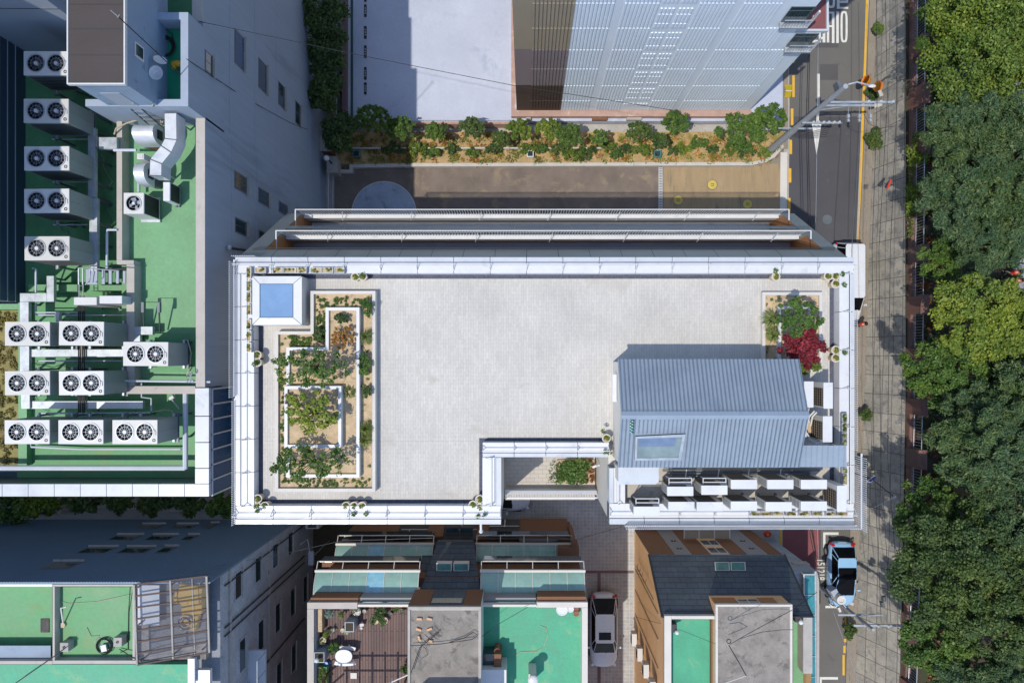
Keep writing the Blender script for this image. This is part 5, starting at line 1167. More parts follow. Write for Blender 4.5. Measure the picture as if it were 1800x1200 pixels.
# ---- twin fan condensers
def plate_hole(m, cx, cy, hw, hh, r, z, n=24):
    for i in range(n):
        a, b = 2 * math.pi * i / n, 2 * math.pi * (i + 1) / n
        def sq(t):
            c, s = math.cos(t), math.sin(t); k = 1 / max(abs(c) / hw, abs(s) / hh); return (cx + c * k, cy + s * k, z)
        def ci(t): return (cx + r * math.cos(t), cy + r * math.sin(t), z)
        am = (a + b) / 2
        m.quad(ci(a), sq(a), sq(b), ci(b))
        # corner fill
        for sxx in (-1, 1):
            for syy in (-1, 1):
                tc = math.atan2(syy * hh, sxx * hw) % (2 * math.pi)
                if a <= tc < b: m.quad(sq(a), (cx + sxx * hw, cy + syy * hh, z), sq(b))
def fan(t, cx, cy, r, zt, blades, bladem, guards=12, hubr=.075):
    m = MB(); n = 24; b = len(m.v)
    for z in (zt, zt - .26): m.v += [(cx + r * math.cos(6.2832 * i / n), cy + r * math.sin(6.2832 * i / n), z) for i in range(n)]
    for i in range(n): j = (i + 1) % n; m.f.append((i, j, n + j, n + i))
    m.f.append(tuple(range(n, 2 * n))); sw = m.build('fan_well', MT['black'], t)
    m = MB(); 
    for k in range(blades):
        a = 6.2832 * k / blades + .3; P = []
        for (rr, da, z) in ((.07, -.2, -.12), (r * .5, -.42, -.14), (r * .92, -.3, -.14), (r * .92, .36, -.07), (r * .5, .42, -.07), (.07, .3, -.08)): P.append((cx + rr * math.cos(a + da), cy + rr * math.sin(a + da), zt + z))
        m.quad(*P)
    m.build('blades', bladem, sw)
    m = MB()
    for k in range(guards):
        a = 6.2832 * k / guards; m.quad(*[(cx + rr * math.cos(a + s / rr * .004), cy + rr * math.sin(a + s / rr * .004), zt + .012) for rr, s in ((hubr, -1), (r, -1), (r, 1), (hubr, 1))])
    m.ring(cx, cy, zt + .004, zt + .012, r * .62 + .004, r * .62 - .004, 20)
    m.ring(cx, cy, zt - .005, zt + .03, r + .03, r - .005, 24); m.build('fan_guard', MT['steel'], sw)
    MB().cyl(cx, cy, zt - .1, zt + .03, hubr, n=14).build('hub', MT['white'], sw)
def twin_ac():
    t = thing('twin_fan_condenser', 'x', 'air conditioner', (0, 0, 0)); w_, d_, h_ = 1.78, .95, 1.72; zt = h_
    m = MB()
    x0, x1, y0, y1 = -w_ / 2 + .01, w_ / 2 - .01, -d_ / 2 + .01, d_ / 2 - .01
    for q in (((x0, y0, .1), (x1, y0, .1), (x1, y0, zt - .02), (x0, y0, zt - .02)), ((x1, y0, .1), (x1, y1, .1), (x1, y1, zt - .02), (x1, y0, zt - .02)), ((x1, y1, .1), (x0, y1, .1), (x0, y1, zt - .02), (x1, y1, zt - .02)), ((x0, y1, .1), (x0, y0, .1), (x0, y0, zt - .02), (x0, y1, zt - .02)), ((x0, y0, .1), (x0, y1, .1), (x1, y1, .1), (x1, y0, .1))): m.quad(*q)
    m.build('cabinet', MT['ac_side'], t)
    m = MB(); 
    for cx in (-.4, .4): plate_hole(m, cx, 0, .4, d_ / 2, .34, zt)
    for s in (-1, 1): m.quad((s * .8, -d_ / 2, zt), (s * w_ / 2, -d_ / 2, zt), (s * w_ / 2, d_ / 2, zt), (s * .8, d_ / 2, zt))
    X, Y = w_ / 2, d_ / 2
    for a, b in (((-X, -Y), (X, -Y)), ((X, -Y), (X, Y)), ((X, Y), (-X, Y)), ((-X, Y), (-X, -Y))): m.quad((*a, zt), (*b, zt), (*b, zt - .05), (*a, zt - .05))
    m.build('top_panel', MT['ac'], t)
    for cx in (-.4, .4): fan(t, cx, 0, .335, zt, 5, M('fan_blade', C(66, 70, 82), .5))
    m = MB(); m.box(x1, y0 + .04, .12, x1 + .012, -.02, zt - .08); m.box(x1, .02, .12, x1 + .012, y1 - .04, zt - .08); m.build('side_panels', MT['ac_side'], t)
    m = MB()
    for i in range(9): m.box(x0 + .06, y0 - .012, .25 + i * .15, x1 - .06, y0, .33 + i * .15)
    m.build('coil', MT['dark'], t)
    m = MB()
    for xx in (-.7, .7): m.box(xx - .04, -.6, 0, xx + .04, .6, .1)
    m.build('base_rails', MT['steel'], t)
    m = MB(); m.ring(.76, -.33, zt, zt + .01, .065, .035, 12); m.build('badge', MT['black'], t)
    m = MB(); m.tube([(.74, .12, zt + .01), (.84, .04, zt + .01), (.84, -.12, zt + .01)], .008, 4); m.build('wire_handle', MT['dark'], t)
    return t
tw = twin_ac(); index_kids(); ZU = 18.85
TW = [(81, 111.5), (81, 195), (82, 278.5), (82, 353), (82.5, 436.5)]
TL = ['twin fan condenser topmost in the column beside the dark panelled block', 'twin fan condenser second from the top of the left column', 'twin fan condenser in the middle of the left column', 'twin fan condenser fourth in the left column', 'twin fan condenser lowest in the left column near the steel steps']
T2 = [(48, 586.5, 'twin fan condenser left of the pair above the dry lawn row'), (143, 586, 'twin fan condenser right of the pair below the two narrow white units'), (48, 673, 'twin fan condenser left of the middle pair beside the dry lawn'), (143, 673, 'twin fan condenser right of the middle pair next to the kerb'),
      (256, 622, 'single twin fan condenser standing on the right side of the inner kerb'), (47.5, 759, 'twin fan condenser left of the bottom row of three'), (142, 759, 'twin fan condenser in the middle of the bottom row of three'), (237, 759, 'twin fan condenser right of the bottom row of three')]
allT = [(x, y, l) for (x, y), l in zip(TW, TL)] + T2
for i, (x, y, lab) in enumerate(allT):
    p = W(x, y, ZU); place(tw, (p.x, p.y, ZU - 1.72), R(random.uniform(-.8, .8)), lab, i == 0, 'twin fan condensers on the green roof')
# steel stands under the condensers
def stand(x, y, lab, zf=ZD):
    t = thing('equipment_stand', lab, 'stand', W(x, y, zf), 'steel stands under the condensers'); p = W(x, y, ZU); k = MB()
    for dx in (-.8, .8):
        k.box(p.x + dx - .05, p.y - .62, ZU - 1.82, p.x + dx + .05, p.y + .62, ZU - 1.725)
    k.build('beams', MT['steel_d'], t); k = MB()
    for dx in (-.8, .8):
        for dy in (-.5, .5): k.box(p.x + dx - .04, p.y + dy - .04, zf, p.x + dx + .04, p.y + dy + .04, ZU - 1.822)
    k.build('legs', MT['steel_d'], t)
for (x, y, lab) in allT: stand(x, y, 'steel stand carrying the ' + lab.replace('twin fan condenser', 'condenser'))
# single fan unit
t = thing('single_fan_condenser', 'square condenser with one four-bladed fan on the bright green roof', 'air conditioner', W(235, 357, ZF)); c = W(235, 357.5, 17.95); zt = 17.95
m = MB(); plate_hole(m, c.x, c.y, .41, .43, .3, zt); m.build('top_panel', MT['ac'], t)
m = MB(); x0, x1, y0, y1 = c.x - .41, c.x + .41, c.y - .43, c.y + .43
for q in (((x0, y0), (x1, y0)), ((x1, y0), (x1, y1)), ((x1, y1), (x0, y1)), ((x0, y1), (x0, y0))): m.quad((*q[0], ZF + .1), (*q[1], ZF + .1), (*q[1], zt), (*q[0], zt))
m.build('cabinet', MT['ac'], t); fan(t, c.x, c.y, .3, zt, 4, MT['panel_grey'], 0, .06)
MB().box(x1, y0 + .03, ZF + .2, x1 + .015, y1 - .03, zt - .08).build('coil', MT['black'], t); MB().box(x0, y0 - .1, ZF, x1, y0 + .02, ZF + .1).box(x0, y1 - .02, ZF, x1, y1 + .1, ZF + .1).build('base_rails', MT['steel'], t)
# small side-discharge units
def small_unit(lab, px0, py0, px1, py1, zt, zf, coil):
    t = thing('small_air_conditioner', lab, 'air conditioner', W((px0 + px1) / 2, (py0 + py1) / 2, zf), 'small narrow air conditioners'); m = MB().pbox(px0, py0, px1, py1, zt, zf + .12); m.build('case', MT['white'], t, bevel=.02)
    a, b, c_, d = WX(px0, zt), WX(px1, zt), WY(py1, zt), WY(py0, zt)
    (MB().box(b, c_ + .04, zf + .2, b + .012, d - .04, zt - .08) if coil == 'x' else MB().box(a + .04, d, zf + .2, b - .04, d + .012, zt - .08)).build('coil', MT['black'], t)
    k = MB(); k.box(a + .05, c_ - .05, zf, a + .12, d + .05, zf + .12); k.box(b - .12, c_ - .05, zf, b - .05, d + .05, zf + .12); k.build('feet', MT['steel_d'], t)
small_unit('left narrow white unit above the black pipe run', 129.5, 522, 170, 536, 17.7, ZD, 'y'); small_unit('right narrow white unit against the inner kerb', 174.5, 519.5, 214.5, 533.5, 17.8, ZD, 'y'); small_unit('narrow white unit standing alone beside the ductwork', 286.5, 320, 298.5, 353, 17.6, ZF, 'x')
# ductwork
dk = thing('roof_duct', 'silver rectangular ductwork bending down across the green roof', 'duct', W(285, 260, ZF))
def ductseg(P, wpx, zt, h, name='segment'):
    """P: centreline pixels at top height; flat rectangular duct"""
    pts = [W(x, y, zt) for x, y in P]; hw = wpx * (46 - zt) / 1200 / 2; L = []; Rr = []
    for i, p in enumerate(pts):
        d = (pts[min(i + 1, len(pts) - 1)] - pts[max(i - 1, 0)]); d.z = 0; d.normalize(); n = Vector((-d.y, d.x, 0)); k_ = 1
        if 0 < i < len(pts) - 1:
            d1 = (pts[i] - pts[i - 1]).normalized(); k_ = 1 / max(.5, abs(n.dot(Vector((-d1.y, d1.x, 0)))))
        L.append(p + n * hw * k_); Rr.append(p - n * hw * k_)
    for i in range(len(pts) - 1):
        m = MB(); q = [L[i], L[i + 1], Rr[i + 1], Rr[i]]; m.prism([(a.x, a.y) for a in q], zt - h, zt); m.build(name, MT['duct'], dk)
    m = MB()
    for i in range(len(pts)): 
        a, b = L[i], Rr[i]; dd = (b - a).normalized(); m.tube([a + Vector((0, 0, .012)) - dd * .02, b + Vector((0, 0, .012)) + dd * .02], .02, 4); m.tube([b + dd * .015, b + dd * .015 - Vector((0, 0, h))], .02, 4)
    m.build('flange', MT['steel_d'], dk)
ductseg([(299.5, 199), (300, 245), (292, 262), (274, 284), (273, 309)], 20, 18.4, .75)
k = MB()
for (x, y) in ((300, 215), (272, 303)): p = W(x, y, 17.6); k.box(p.x - .35, p.y - .03, ZF, p.x - .3, p.y + .03, 17.64); k.box(p.x + .3, p.y - .03, ZF, p.x + .35, p.y + .03, 17.64)
k.build('supports', MT['steel'], dk)
# fan housings: half-round boxes
def housing(lab, px0, py0, px1, py1, zt, r, name='fan_housing'):
    t = thing(name, lab, 'fan', W((px0 + px1) / 2, (py0 + py1) / 2, ZF), 'silver fan housings on the green roof'); m = MB(); a, b = WX(px0, zt), WX(px1, zt); c_, d = WY(py1, zt), WY(py0, zt); n = 12; L = len(m.v); cz = zt - r
    pr = [(c_ + (d - c_) * .5 + (d - c_) * .5 * math.cos(math.pi * i / n), cz + r * math.sin(math.pi * i / n)) for i in range(n + 1)]
    for x in (a, b): m.v += [(x, y, z) for y, z in pr] + [(x, c_, cz - .3), (x, d, cz - .3)]
    k_ = n + 3
    for i in range(n): m.f.append((i, i + 1, k_ + i + 1, k_ + i))
    m.f.append((n, n + 1, k_ + n + 1, k_ + n)); m.f.append((n + 1, n + 2, k_ + n + 2, k_ + n + 1)); m.f.append((n + 2, 0, k_, k_ + n + 2)); m.f.append(tuple(range(k_))); m.f.append(tuple(range(k_, 2 * k_)))
    m.build('scroll', MT['duct'], t, smooth=True)
    MB().ring(0, 0, 0, .02, r * .6, r * .4, 18).build('x', MT['steel_d'], t) if False else None
    MB().box(a + .1, c_ + .1, ZF, b - .1, d - .1, cz - .3).build('base', MT['steel_d'], t); MB().box(b, (c_ + d) / 2 - .18, cz - .15, b + .05, (c_ + d) / 2 + .18, cz + .2).build('inlet', MT['black'], t)
    return t
housing('larger silver fan housing with rusty base below the ladder', 231, 213, 268, 248, 18.3, .55); housing('smaller silver fan housing left of the bent duct', 234, 281, 252, 320, 18.2, .55)
t = thing('motor_box', 'rusty orange motor box under the larger fan housing', 'motor', W(262, 252, ZF)); MB().pbox(252, 249, 272, 256, 17.5, ZF + .3).build('case', MT['brown'], t); MB().pbox(254, 250, 258, 255, 17.55, 17.5).build('terminal', MT['orange'], t); MB().pbox(250, 248, 274, 258, ZF + .3, ZF).build('plinth', MT['green'], t)
t = thing('control_box', 'white control box between the two fan housings', 'box', W(247, 275, ZF)); MB().pbox(241, 270, 253, 280, 18.0, ZF).build('case', MT['white'], t); MB().pbox(243, 272, 251, 278, 18.02, 18.0).build('door', MT['ac'], t)
# cable trays
def tray2(name, lab, rects, z, mat, h=.18, cat='cable tray', zf=ZD, group=None):
    p = rects[0]; t = thing(name, lab, cat, W((p[0] + p[2]) / 2, (p[1] + p[3]) / 2, zf), group); m = MB()
    for i, q in enumerate(rects): m.pbox(*q, z + .002 * i, z - h)
    m.build('cover', mat, t); m = MB()
    for q in rects:
        a = W((q[0] + q[2]) / 2, q[1] + 3, z - h); b = W((q[0] + q[2]) / 2, q[3] - 3, z - h)
        for c in (a, b): m.box(c.x - .04, c.y - .04, zf, c.x + .04, c.y + .04, z - h - .001)
    m.build('supports', MT['steel_d'], t); return t
tray2('cable_tray', 'long vertical grey cable tray right of the left condenser column', [(154.5, 225, 167, 347), (157, 348, 170.5, 476), (167.5, 240, 171, 258)], 17.3, MT['steel'], group='grey cable trays')
tray2('cable_tray', 'short grey tray crossing the inner kerb at the ductwork', [(174, 241.5, 205, 262)], 17.4, MT['steel'], group='grey cable trays')
tray2('cable_tray', 'stepped grey tray above the dry lawn', [(82, 485, 94.5, 530), (35, 515.5, 81.6, 530), (35, 530.5, 50, 566), (35, 607, 51, 652), (37, 693, 52, 718)], 17.0, MT['steel'], group='grey cable trays')
tray2('cable_tray', 'horizontal grey tray between the upper and middle condenser pairs', [(50, 614, 222, 627)], 16.9, MT['steel'], group='grey cable trays'); tray2('cable_tray', 'horizontal grey tray between the middle pair and the bottom row', [(52, 705, 251, 718)], 16.9, MT['steel'], group='grey cable trays')
tray2('cable_tray', 'light box tray leading from the single right condenser', [(236, 574, 268, 588), (236, 588.5, 246, 600)], 17.2, MT['steel'], group='grey cable trays')
tray2('cable_tray', 'vertical white tray duct beside the condenser pairs', [(98, 548, 104, 566)], 16.9, MT['white'], group='grey cable trays')
# pipes
def pipe(lab, P, z, r, mat=None, name='pipe', cat='pipe', group='pipes on the green roof'):
    pts = [W(q[0], q[1], q[2] if len(q) > 2 else z) for q in P]; m = MB(); m.tube(pts, r, 8); c = pts[0]
    return m.build(name, mat or MT['pipe'], None, smooth=True, label=lab, cat=cat, group=group)
pipe('thick white pipe along the south parapet of the green roof', [(-60, 822), (326, 822)], 16.9, .115); pipe('thick white pipe rising along the right side of the bottom condensers', [(326, 690), (326, 824)], 16.95, .11)
pipe('thin white pipe under the bottom condenser row', [(54, 776), (55, 785), (140, 789), (318, 789)], 16.2, .045); pipe('blue white pipe behind the bottom condenser row', [(67, 726), (264, 725)], 16.6, .035); pipe('white pipe crossing the inner kerb to the wall valve', [(217, 669), (370, 671)], 17.4, .045)
pipe('white branch pipe dropping beside the kerb end', [(249, 673), (249, 698), (266, 700), (266, 722)], 17.0, .035); pipe('white elbow pipe beside the kerb above the steps', [(206, 404), (189, 404), (188, 412), (188, 472)], 17.2, .05)
pipe('white pipe from the kerb to the control box', [(200, 264), (240, 264)], 17.8, .06); pipe('white pipe between the small fan housing and the single fan unit', [(244, 320), (244, 338)], 17.0, .06); pipe('upper thin pipe left of the two narrow units', [(62, 549), (140, 549)], 16.7, .03); pipe('lower thin pipe left of the two narrow units', [(64, 553.5), (222, 554)], 16.6, .03)
pipe('thin pipe run between the condenser pairs', [(66, 634), (222, 634)], 16.6, .03); pipe('bent blue pipe standing by the stepped tray', [(57, 471, 17.2), (63, 472, 17.2), (63, 552, 16.5)], 16.8, .04)
pipe('tan hose looping beside the single right condenser', [(323, 598, 17), (330, 598, 17.4), (336, 620, 17.2), (334, 640, 17), (328, 662, 16.8)], 17, .022, MT['hose'], 'hose', 'hose', 'hoses on the green roof'); pipe('tan hose running down from the stair platform', [(268, 185, 19), (272, 195, 18.2), (281, 206, 17.4), (286, 228, 17), (284, 252, 16.8)], 17, .03, MT['hose'], 'hose', 'hose', 'hoses on the green roof')
pipe('cream hose from the inner kerb to the larger fan housing', [(201, 236, 17.2), (204, 226, 17.4), (222, 217, 17.3), (246, 210, 17.2)], 17, .035, MT['hose'], 'hose', 'hose', 'hoses on the green roof'); pipe('orange brown hose between the condenser pairs', [(143, 605, 17), (144, 632, 17), (148, 650, 17)], 17, .02, MT['hose'], 'hose', 'hose', 'hoses on the green roof')
pipe('tan hose behind the last condenser of the bottom row', [(268, 724, 17), (290, 720, 17), (303, 722, 17), (304, 732, 17)], 17, .02, MT['hose'], 'hose', 'hose', 'hoses on the green roof')
for i, y in enumerate((245, 320, 395, 210)):
    pipe(f'{["white", "grey", "thin", "short"][i]} pipe between condensers of the left column, {["above the middle one", "above the fourth one", "above the lowest one", "below the second one"][i]}', [(92 + i, y, 16.8), (154, y, 16.8)], 17, .03)
tb = thing('pipe_rack', 'black pipes and ladder rack running down between the condenser pairs', 'pipes', W(142, 560, ZD)); k = MB()
for x in (138, 141, 145, 148): k.tube([W(x, 520, 17.0), W(x, 725, 17.0)], .03, 5)
k.build('pipes', MT['black'], tb); k = MB()
for x in (139, 146): k.tube([W(x, 470, 17.2), W(x, 528, 17.2)], .02, 5)
for i in range(6): k.tube([W(139, 472 + i * 10, 17.2), W(146, 472 + i * 10, 17.2)], .014, 4)
k.build('rack', MT['steel'], tb)
# steps over the kerb
st = thing('steel_steps', 'galvanised steel steps climbing to the inner kerb', 'steps', W(180, 487, ZD))
for i, (a, b) in enumerate([(151, 171), (179, 184), (191, 196), (204, 208.5), (216, 220.5)]): MB().pbox(a, 473 + i * .8, b, 500 - i * .6, 17.25 - i * .05 + (0 if i else 0), 17.2 - i * .05).build('tread', MT['panel_grey'], st)
k = MB(); k.tube([W(138, 471, 17.8), W(150, 471, 17.8), W(209, 476, 17.9)], .025, 5); k.tube([W(138, 471, 17.8), W(138, 500, 17.7)], .025, 5); k.tube([W(145, 471, 17.8), W(145, 500, 17.7)], .02, 5); k.tube([W(158, 472, 17.8), W(158, 492, 17.8), W(150, 500, 17.7)], .025, 5); k.build('handrail', MT['steel'], st)
k = MB(); k.pbox(151, 472, 221, 474, 17.0, 16.6); k.build('stringer', MT['dark'], st)
t = thing('steel_trestle', 'dark steel trestle frame above the single right condenser', 'frame', W(264, 555, ZF)); k = MB()
for x in (251, 279): k.tube([W(x, 531, 17.4), W(x + 2, 584, 17.0)], .035, 5)
k.tube([W(251, 531, 17.4), W(279, 531, 17.4)], .012, 4); k.build('legs', MT['dark'], t); MB().pbox(248, 531, 252.5, 549, 17.45, 17.3).pbox(276, 531, 280.5, 549, 17.45, 17.3).build('plates', MT['steel_d'], t)
MB().pprism([(257, 586), (343, 586), (343, 654), (257, 654)], ZF + .18, ZF).build('condenser_pad', MT['green_b'], None, label='raised green pad under the single right condenser', cat='pad')
t = thing('pipe_valve', 'steel valve cluster on the white pipe at the roof edge', 'valve', W(334, 669, 17.4)); k = MB()
for dx in (-5, 0, 5): k.ball(W(334 + dx, 669, 17.5), .07, n=8, m=6)
k.tube([W(334, 669, 17.5), W(336, 656, 17.8)], .025, 5); k.build('body', MT['steel'], t, smooth=True); MB().ring(*W(335, 656, 17.8)[:2], 17.8, 17.83, .09, .06, 14).build('handwheel', MT['steel_d'], t)
t = thing('floodlight', 'small white floodlight on a bracket at the lower right of the green roof', 'lamp', W(303, 700, ZD)); k = MB(); k.tube([W(300, 699, 17), W(315, 718, 16.2)], .035, 5); k.build('arm', MT['white'], t); MB().obox(W(302, 699, 17.1), .2, .12, .12, .5).build('head', MT['offwhite'], t)

# loose refrigerant and power cables over the coating
random.seed(11)
CL = ['loose cable right of the topmost left condenser', 'loose cable under the stair platform corner beside the tray', 'loose cable below the second condenser of the left column', 'loose cable below the middle condenser of the left column', 'loose cable below the fourth condenser of the left column', 'short loose cable dropping behind the fourth left condenser', 'long loose cable between the vertical tray and the inner kerb', 'loose cable beside the tray opposite the larger fan housing', 'loose cable under the left upper pair condenser', 'loose cable passing between the two condenser pairs', 'loose cable reaching the middle condenser of the bottom row', 'loose cable beside the white branch pipe above the bottom row', 'loose cable above the leftmost bottom condenser', 'loose cable by the steel valve cluster', 'loose cable beside the dark steel trestle']
for i, (x0, y0, x1, y1) in enumerate([(60, 135, 150, 150), (96, 140, 160, 170), (60, 222, 152, 236), (70, 305, 158, 318), (60, 380, 150, 398), (100, 395, 120, 412), (170, 290, 200, 420), (180, 270, 196, 330), (60, 640, 120, 646), (110, 610, 160, 650), (150, 700, 190, 735), (215, 700, 240, 728), (60, 700, 90, 735), (262, 660, 300, 668), (240, 540, 262, 590)]):
    P = []
    for k_ in range(8):
        f = k_ / 7; P.append(W(x0 + (x1 - x0) * f + random.uniform(-5, 5), y0 + (y1 - y0) * f + random.uniform(-4, 4), ZD + .08))
    MB().tube(P, random.choice((.012, .018, .024)), 5).build('loose_cable', MT[random.choice(('cable', 'hose', 'cable', 'steel_d'))], None, label=CL[i], cat='cable', group='loose cables on the green roof')

# ================================================================ lower left building (old tiled block)
ZG = 15.0; XGe = WX(369, ZG); YGn = WY(1026, ZG)
og = thing('old_block', 'old dark clad block with green roofs and a glazed sunroom', 'building', (-22, -14, 0))
m = MB(); m.box(-50, -34, 0, XGe, YGn, 13.95); m.build('wall', MT['wall_tile'], og)
m = MB(); m.box(-50, YGn + .003, 3, XGe - .02, YGn + .06, ZG - .06); m.build('corrugated_cladding', MT['corr'], og)
m = MB(); x = -36.0
while x < XGe: m.box(x, YGn + .06, 3, x + .035, YGn + .085, ZG - .06); x += .13
m.build('cladding_ribs', MT['corr'], og)
m = MB(); m.box(-50, YGn + .06, 8.2, WX(0, 12), YGn + 2.4, 8.6) if False else None
m = MB(); m.box(-50, YGn + .087, 0, WX(60, 2), YGn + 1.0, 2.0); m.build('annex', MT['corr'], og)
def gy(z): return YGn
for (x0, x1, y0, y1) in [(75, 139, 990, 1002), (139, 202, 964, 974.5), (208, 269, 964, 974.5), (275, 310, 963, 974), (191, 248, 942.5, 951.5), (255, 310, 942.5, 951.5), (318, 348, 942.5, 951.5), (237, 288, 923.5, 931), (298, 347, 923.5, 931), (357, 382, 921.5, 931)]:
    zt = 46 - abs(YGn) * 1200 / (y1 - CY); zb = 46 - abs(YGn) * 1200 / (y0 - CY)
    a, b = WX(x0 + 6, (zt + zb) / 2), WX(x1 - 6, (zt + zb) / 2)
    wn = MB().box(a, YGn + .05, zb, b, YGn + .1, zt).build('window', MT['steel_d'], og); MB().box(a + .07, YGn + .101, zb + .06, b - .07, YGn + .106, zt - .06).build('pane', MT['glass'], wn)
    MB().box(a - .05, YGn + .09, zb - .06, b + .05, YGn + .2, zb - .01).build('sill', MT['concrete'], wn)
for col_y, zs, hh in ((-11.4, (11.9, 9.4, 6.9, 4.4), 1.4), (-15.1, (11.4, 9.0, 6.5, 4.0, 1.6), 1.7), (-18.6, (11.2, 8.8, 6.3, 3.8), 1.7)):
    for z in zs:
        wn = MB().box(XGe - .02, col_y - hh / 2, z - .3, XGe + .03, col_y + hh / 2, z + .5).build('window', MT['wall_tile'], og); MB().box(XGe + .031, col_y - hh / 2 + .08, z - .22, XGe + .036, col_y + hh / 2 - .08, z + .42).build('pane', MT['glass'], wn)
        MB().box(XGe + .03, col_y - hh / 2 - .06, z - .36, XGe + .1, col_y + hh / 2 + .06, z - .3).build('sill', MT['concrete'], wn)
k = MB(); k.box(XGe, -34, 12.95, XGe + .1, YGn, 13.1); k.box(XGe, -34, 7.9, XGe + .1, YGn, 8.02); k.build('string_course', MT['concrete'], og)
k = MB()
for y in (-10.9, -12.9, -13.3, -16.9): k.tube([(XGe + .07, y, 13.6), (XGe + .07, y, 2)], .04, 6)
k.build('downpipe', MT['dark'], og)
# damp wall patches and conduits
# roofs
k = MB(); k.pbox(97, 1031, 233, 1163, 14.62, 14.3); k.build('roof_coating', MT['green_b'], og)
k = MB(); k.pbox(93, 1026.5, 236, 1030, 14.98, 14.3); k.pbox(92.5, 1030.2, 96, 1160, ZG, 14.3); k.pbox(92.5, 1160.2, 240, 1166, ZG + .01, 14.3); k.pbox(233, 1030.4, 237, 1160, 14.96, 14.3); k.build('roof_kerb', MT['coping'], og)
k = MB(); k.pbox(-120, 1031, 91.8, 1160, 14.35, 14.0); k.build('roof_coating', MT['green_b'], og)
k = MB(); k.pbox(-120, 1026, 92, 1030.6, 14.97, 14.0); k.build('roof_edge', MT['white'], og)
k = MB(); k.quad(W(-60, 1134, 14.9), W(89, 1134, 14.9), W(89, 1163, 14.6), W(-60, 1163, 14.6)); k.build('lean_to_sheet', MT['roof_metal'], og)
k = MB(); k.pbox(-120, 1167, 330, 1330, 14.4, 14.0); k.build('roof_coating', MT['teal'], og)
k = MB(); k.pbox(-120, 1161, 92, 1166.5, 14.9, 14.0); k.build('roof_kerb', MT['coping'], og)
# sunroom
sr = thing('sunroom', 'glazed sunroom with brown frames and yellow goods inside on the old block', 'sunroom', W(300, 1090, 14.5))
zs_ = 15.9
A, B, Cc, D = W(236, 1027, 15.3), W(363, 1012, 15.5), W(368, 1146, 15.5), W(241, 1168, 15.3)
gx_ = lambda f, g: (A.lerp(B, f)).lerp(D.lerp(Cc, f), g)
MB().pbox(244, 1022, 362, 1158, 14.62, 14.3).build('floor', MT['rough_conc'], sr)
k = MB()
for i in range(8): k.tube([gx_(0, i / 7), gx_(1, i / 7)], .04, 5)
k.build('rafters', M('rafter_brown', C(104, 84, 78), .7), sr); k = MB(); k.tube([gx_(0, 0), gx_(0, 1)], .05, 5); k.tube([gx_(.5, 0), gx_(.5, 1)], .05, 5); k.tube([gx_(1, 0), gx_(1, 1)], .05, 5); k.tube([gx_(.8, 0), gx_(.8, 1)], .02, 5); k.build('purlins', MT['concrete'], sr)
def glassy(name, c, tr=.6, rough=.15):
    if name in _m: return _m[name]
    m, nt, b = base(name); b.inputs['Base Color'].default_value = c; b.inputs['Roughness'].default_value = rough; b.inputs['Coat Weight'].default_value = .3
    t = nd(nt, 'ShaderNodeBsdfTransparent'); t.inputs[0].default_value = (.82, .85, .9, 1); ms = nd(nt, 'ShaderNodeMixShader'); ms.inputs[0].default_value = tr
    nt.links.new(b.outputs[0], ms.inputs[1]); nt.links.new(t.outputs[0], ms.inputs[2]); nt.links.new(ms.outputs[0], nt.nodes['Material Output'].inputs[0]); _m[name] = m; return m
k = MB(); dn = Vector((0, 0, -.045)); k.quad(gx_(0, 0) + dn, gx_(0, 1) + dn, gx_(1, 1) + dn, gx_(1, 0) + dn); k.build('glazing', glassy('sunroom_glass', C(120, 126, 142), .72), sr)
k = MB()
for f, g in ((.04, .04), (.04, .96), (.9, .1), (.9, .95), (.5, .06), (.5, .95), (.9, .5), (.04, .5)): p = gx_(f, g); k.tube([(p.x, p.y, 14.6), tuple(p)], .04, 5)
k.build('posts', MT['brown'], sr)
k = MB(); k.quad(gx_(0, 0), gx_(1, 0), gx_(1, 0) - Vector((0, 0, .5)), gx_(0, 0) - Vector((0, 0, .4))); k.build('end_glazing', glassy('sunroom_glass', C(150, 158, 186), .72), sr)
t = thing('tarpaulin', 'yellow tarpaulin covering goods inside the sunroom', 'tarpaulin', W(335, 1055, 14.7)); k = MB()
for (x, y, a, b, h) in [(338, 1040, 1.1, .8, .5), (340, 1062, 1.0, .8, .35), (322, 1048, .7, .6, .4), (335, 1088, .8, .9, .3)]: p = W(x, y, 14.63 + h / 2); k.obox(p, a, b, h, random.uniform(-.2, .2))
k.build('sheet', MT['yellow_tarp'], t, bevel=.08); c = W(326, 1094, 15.0); MB().ring(c.x, c.y, 14.95, 15.05, .36, .3, 24).ring(c.x, c.y, 14.95, 15.07, .2, .17, 20).build('hoop', MT['hose'], t)
t = thing('white_table', 'white table and boxes on the left side inside the sunroom', 'table', W(265, 1060, 14.7)); MB().pbox(242, 1028, 280, 1098, 15.0, 14.95).build('top', MT['white'], t); k = MB()
for x, y in ((245, 1032), (277, 1032), (245, 1094), (277, 1094)): p = W(x, y, 15); k.tube([(p.x, p.y, 14.62), (p.x, p.y, 14.96)], .03, 5)
k.build('legs', MT['steel'], t)
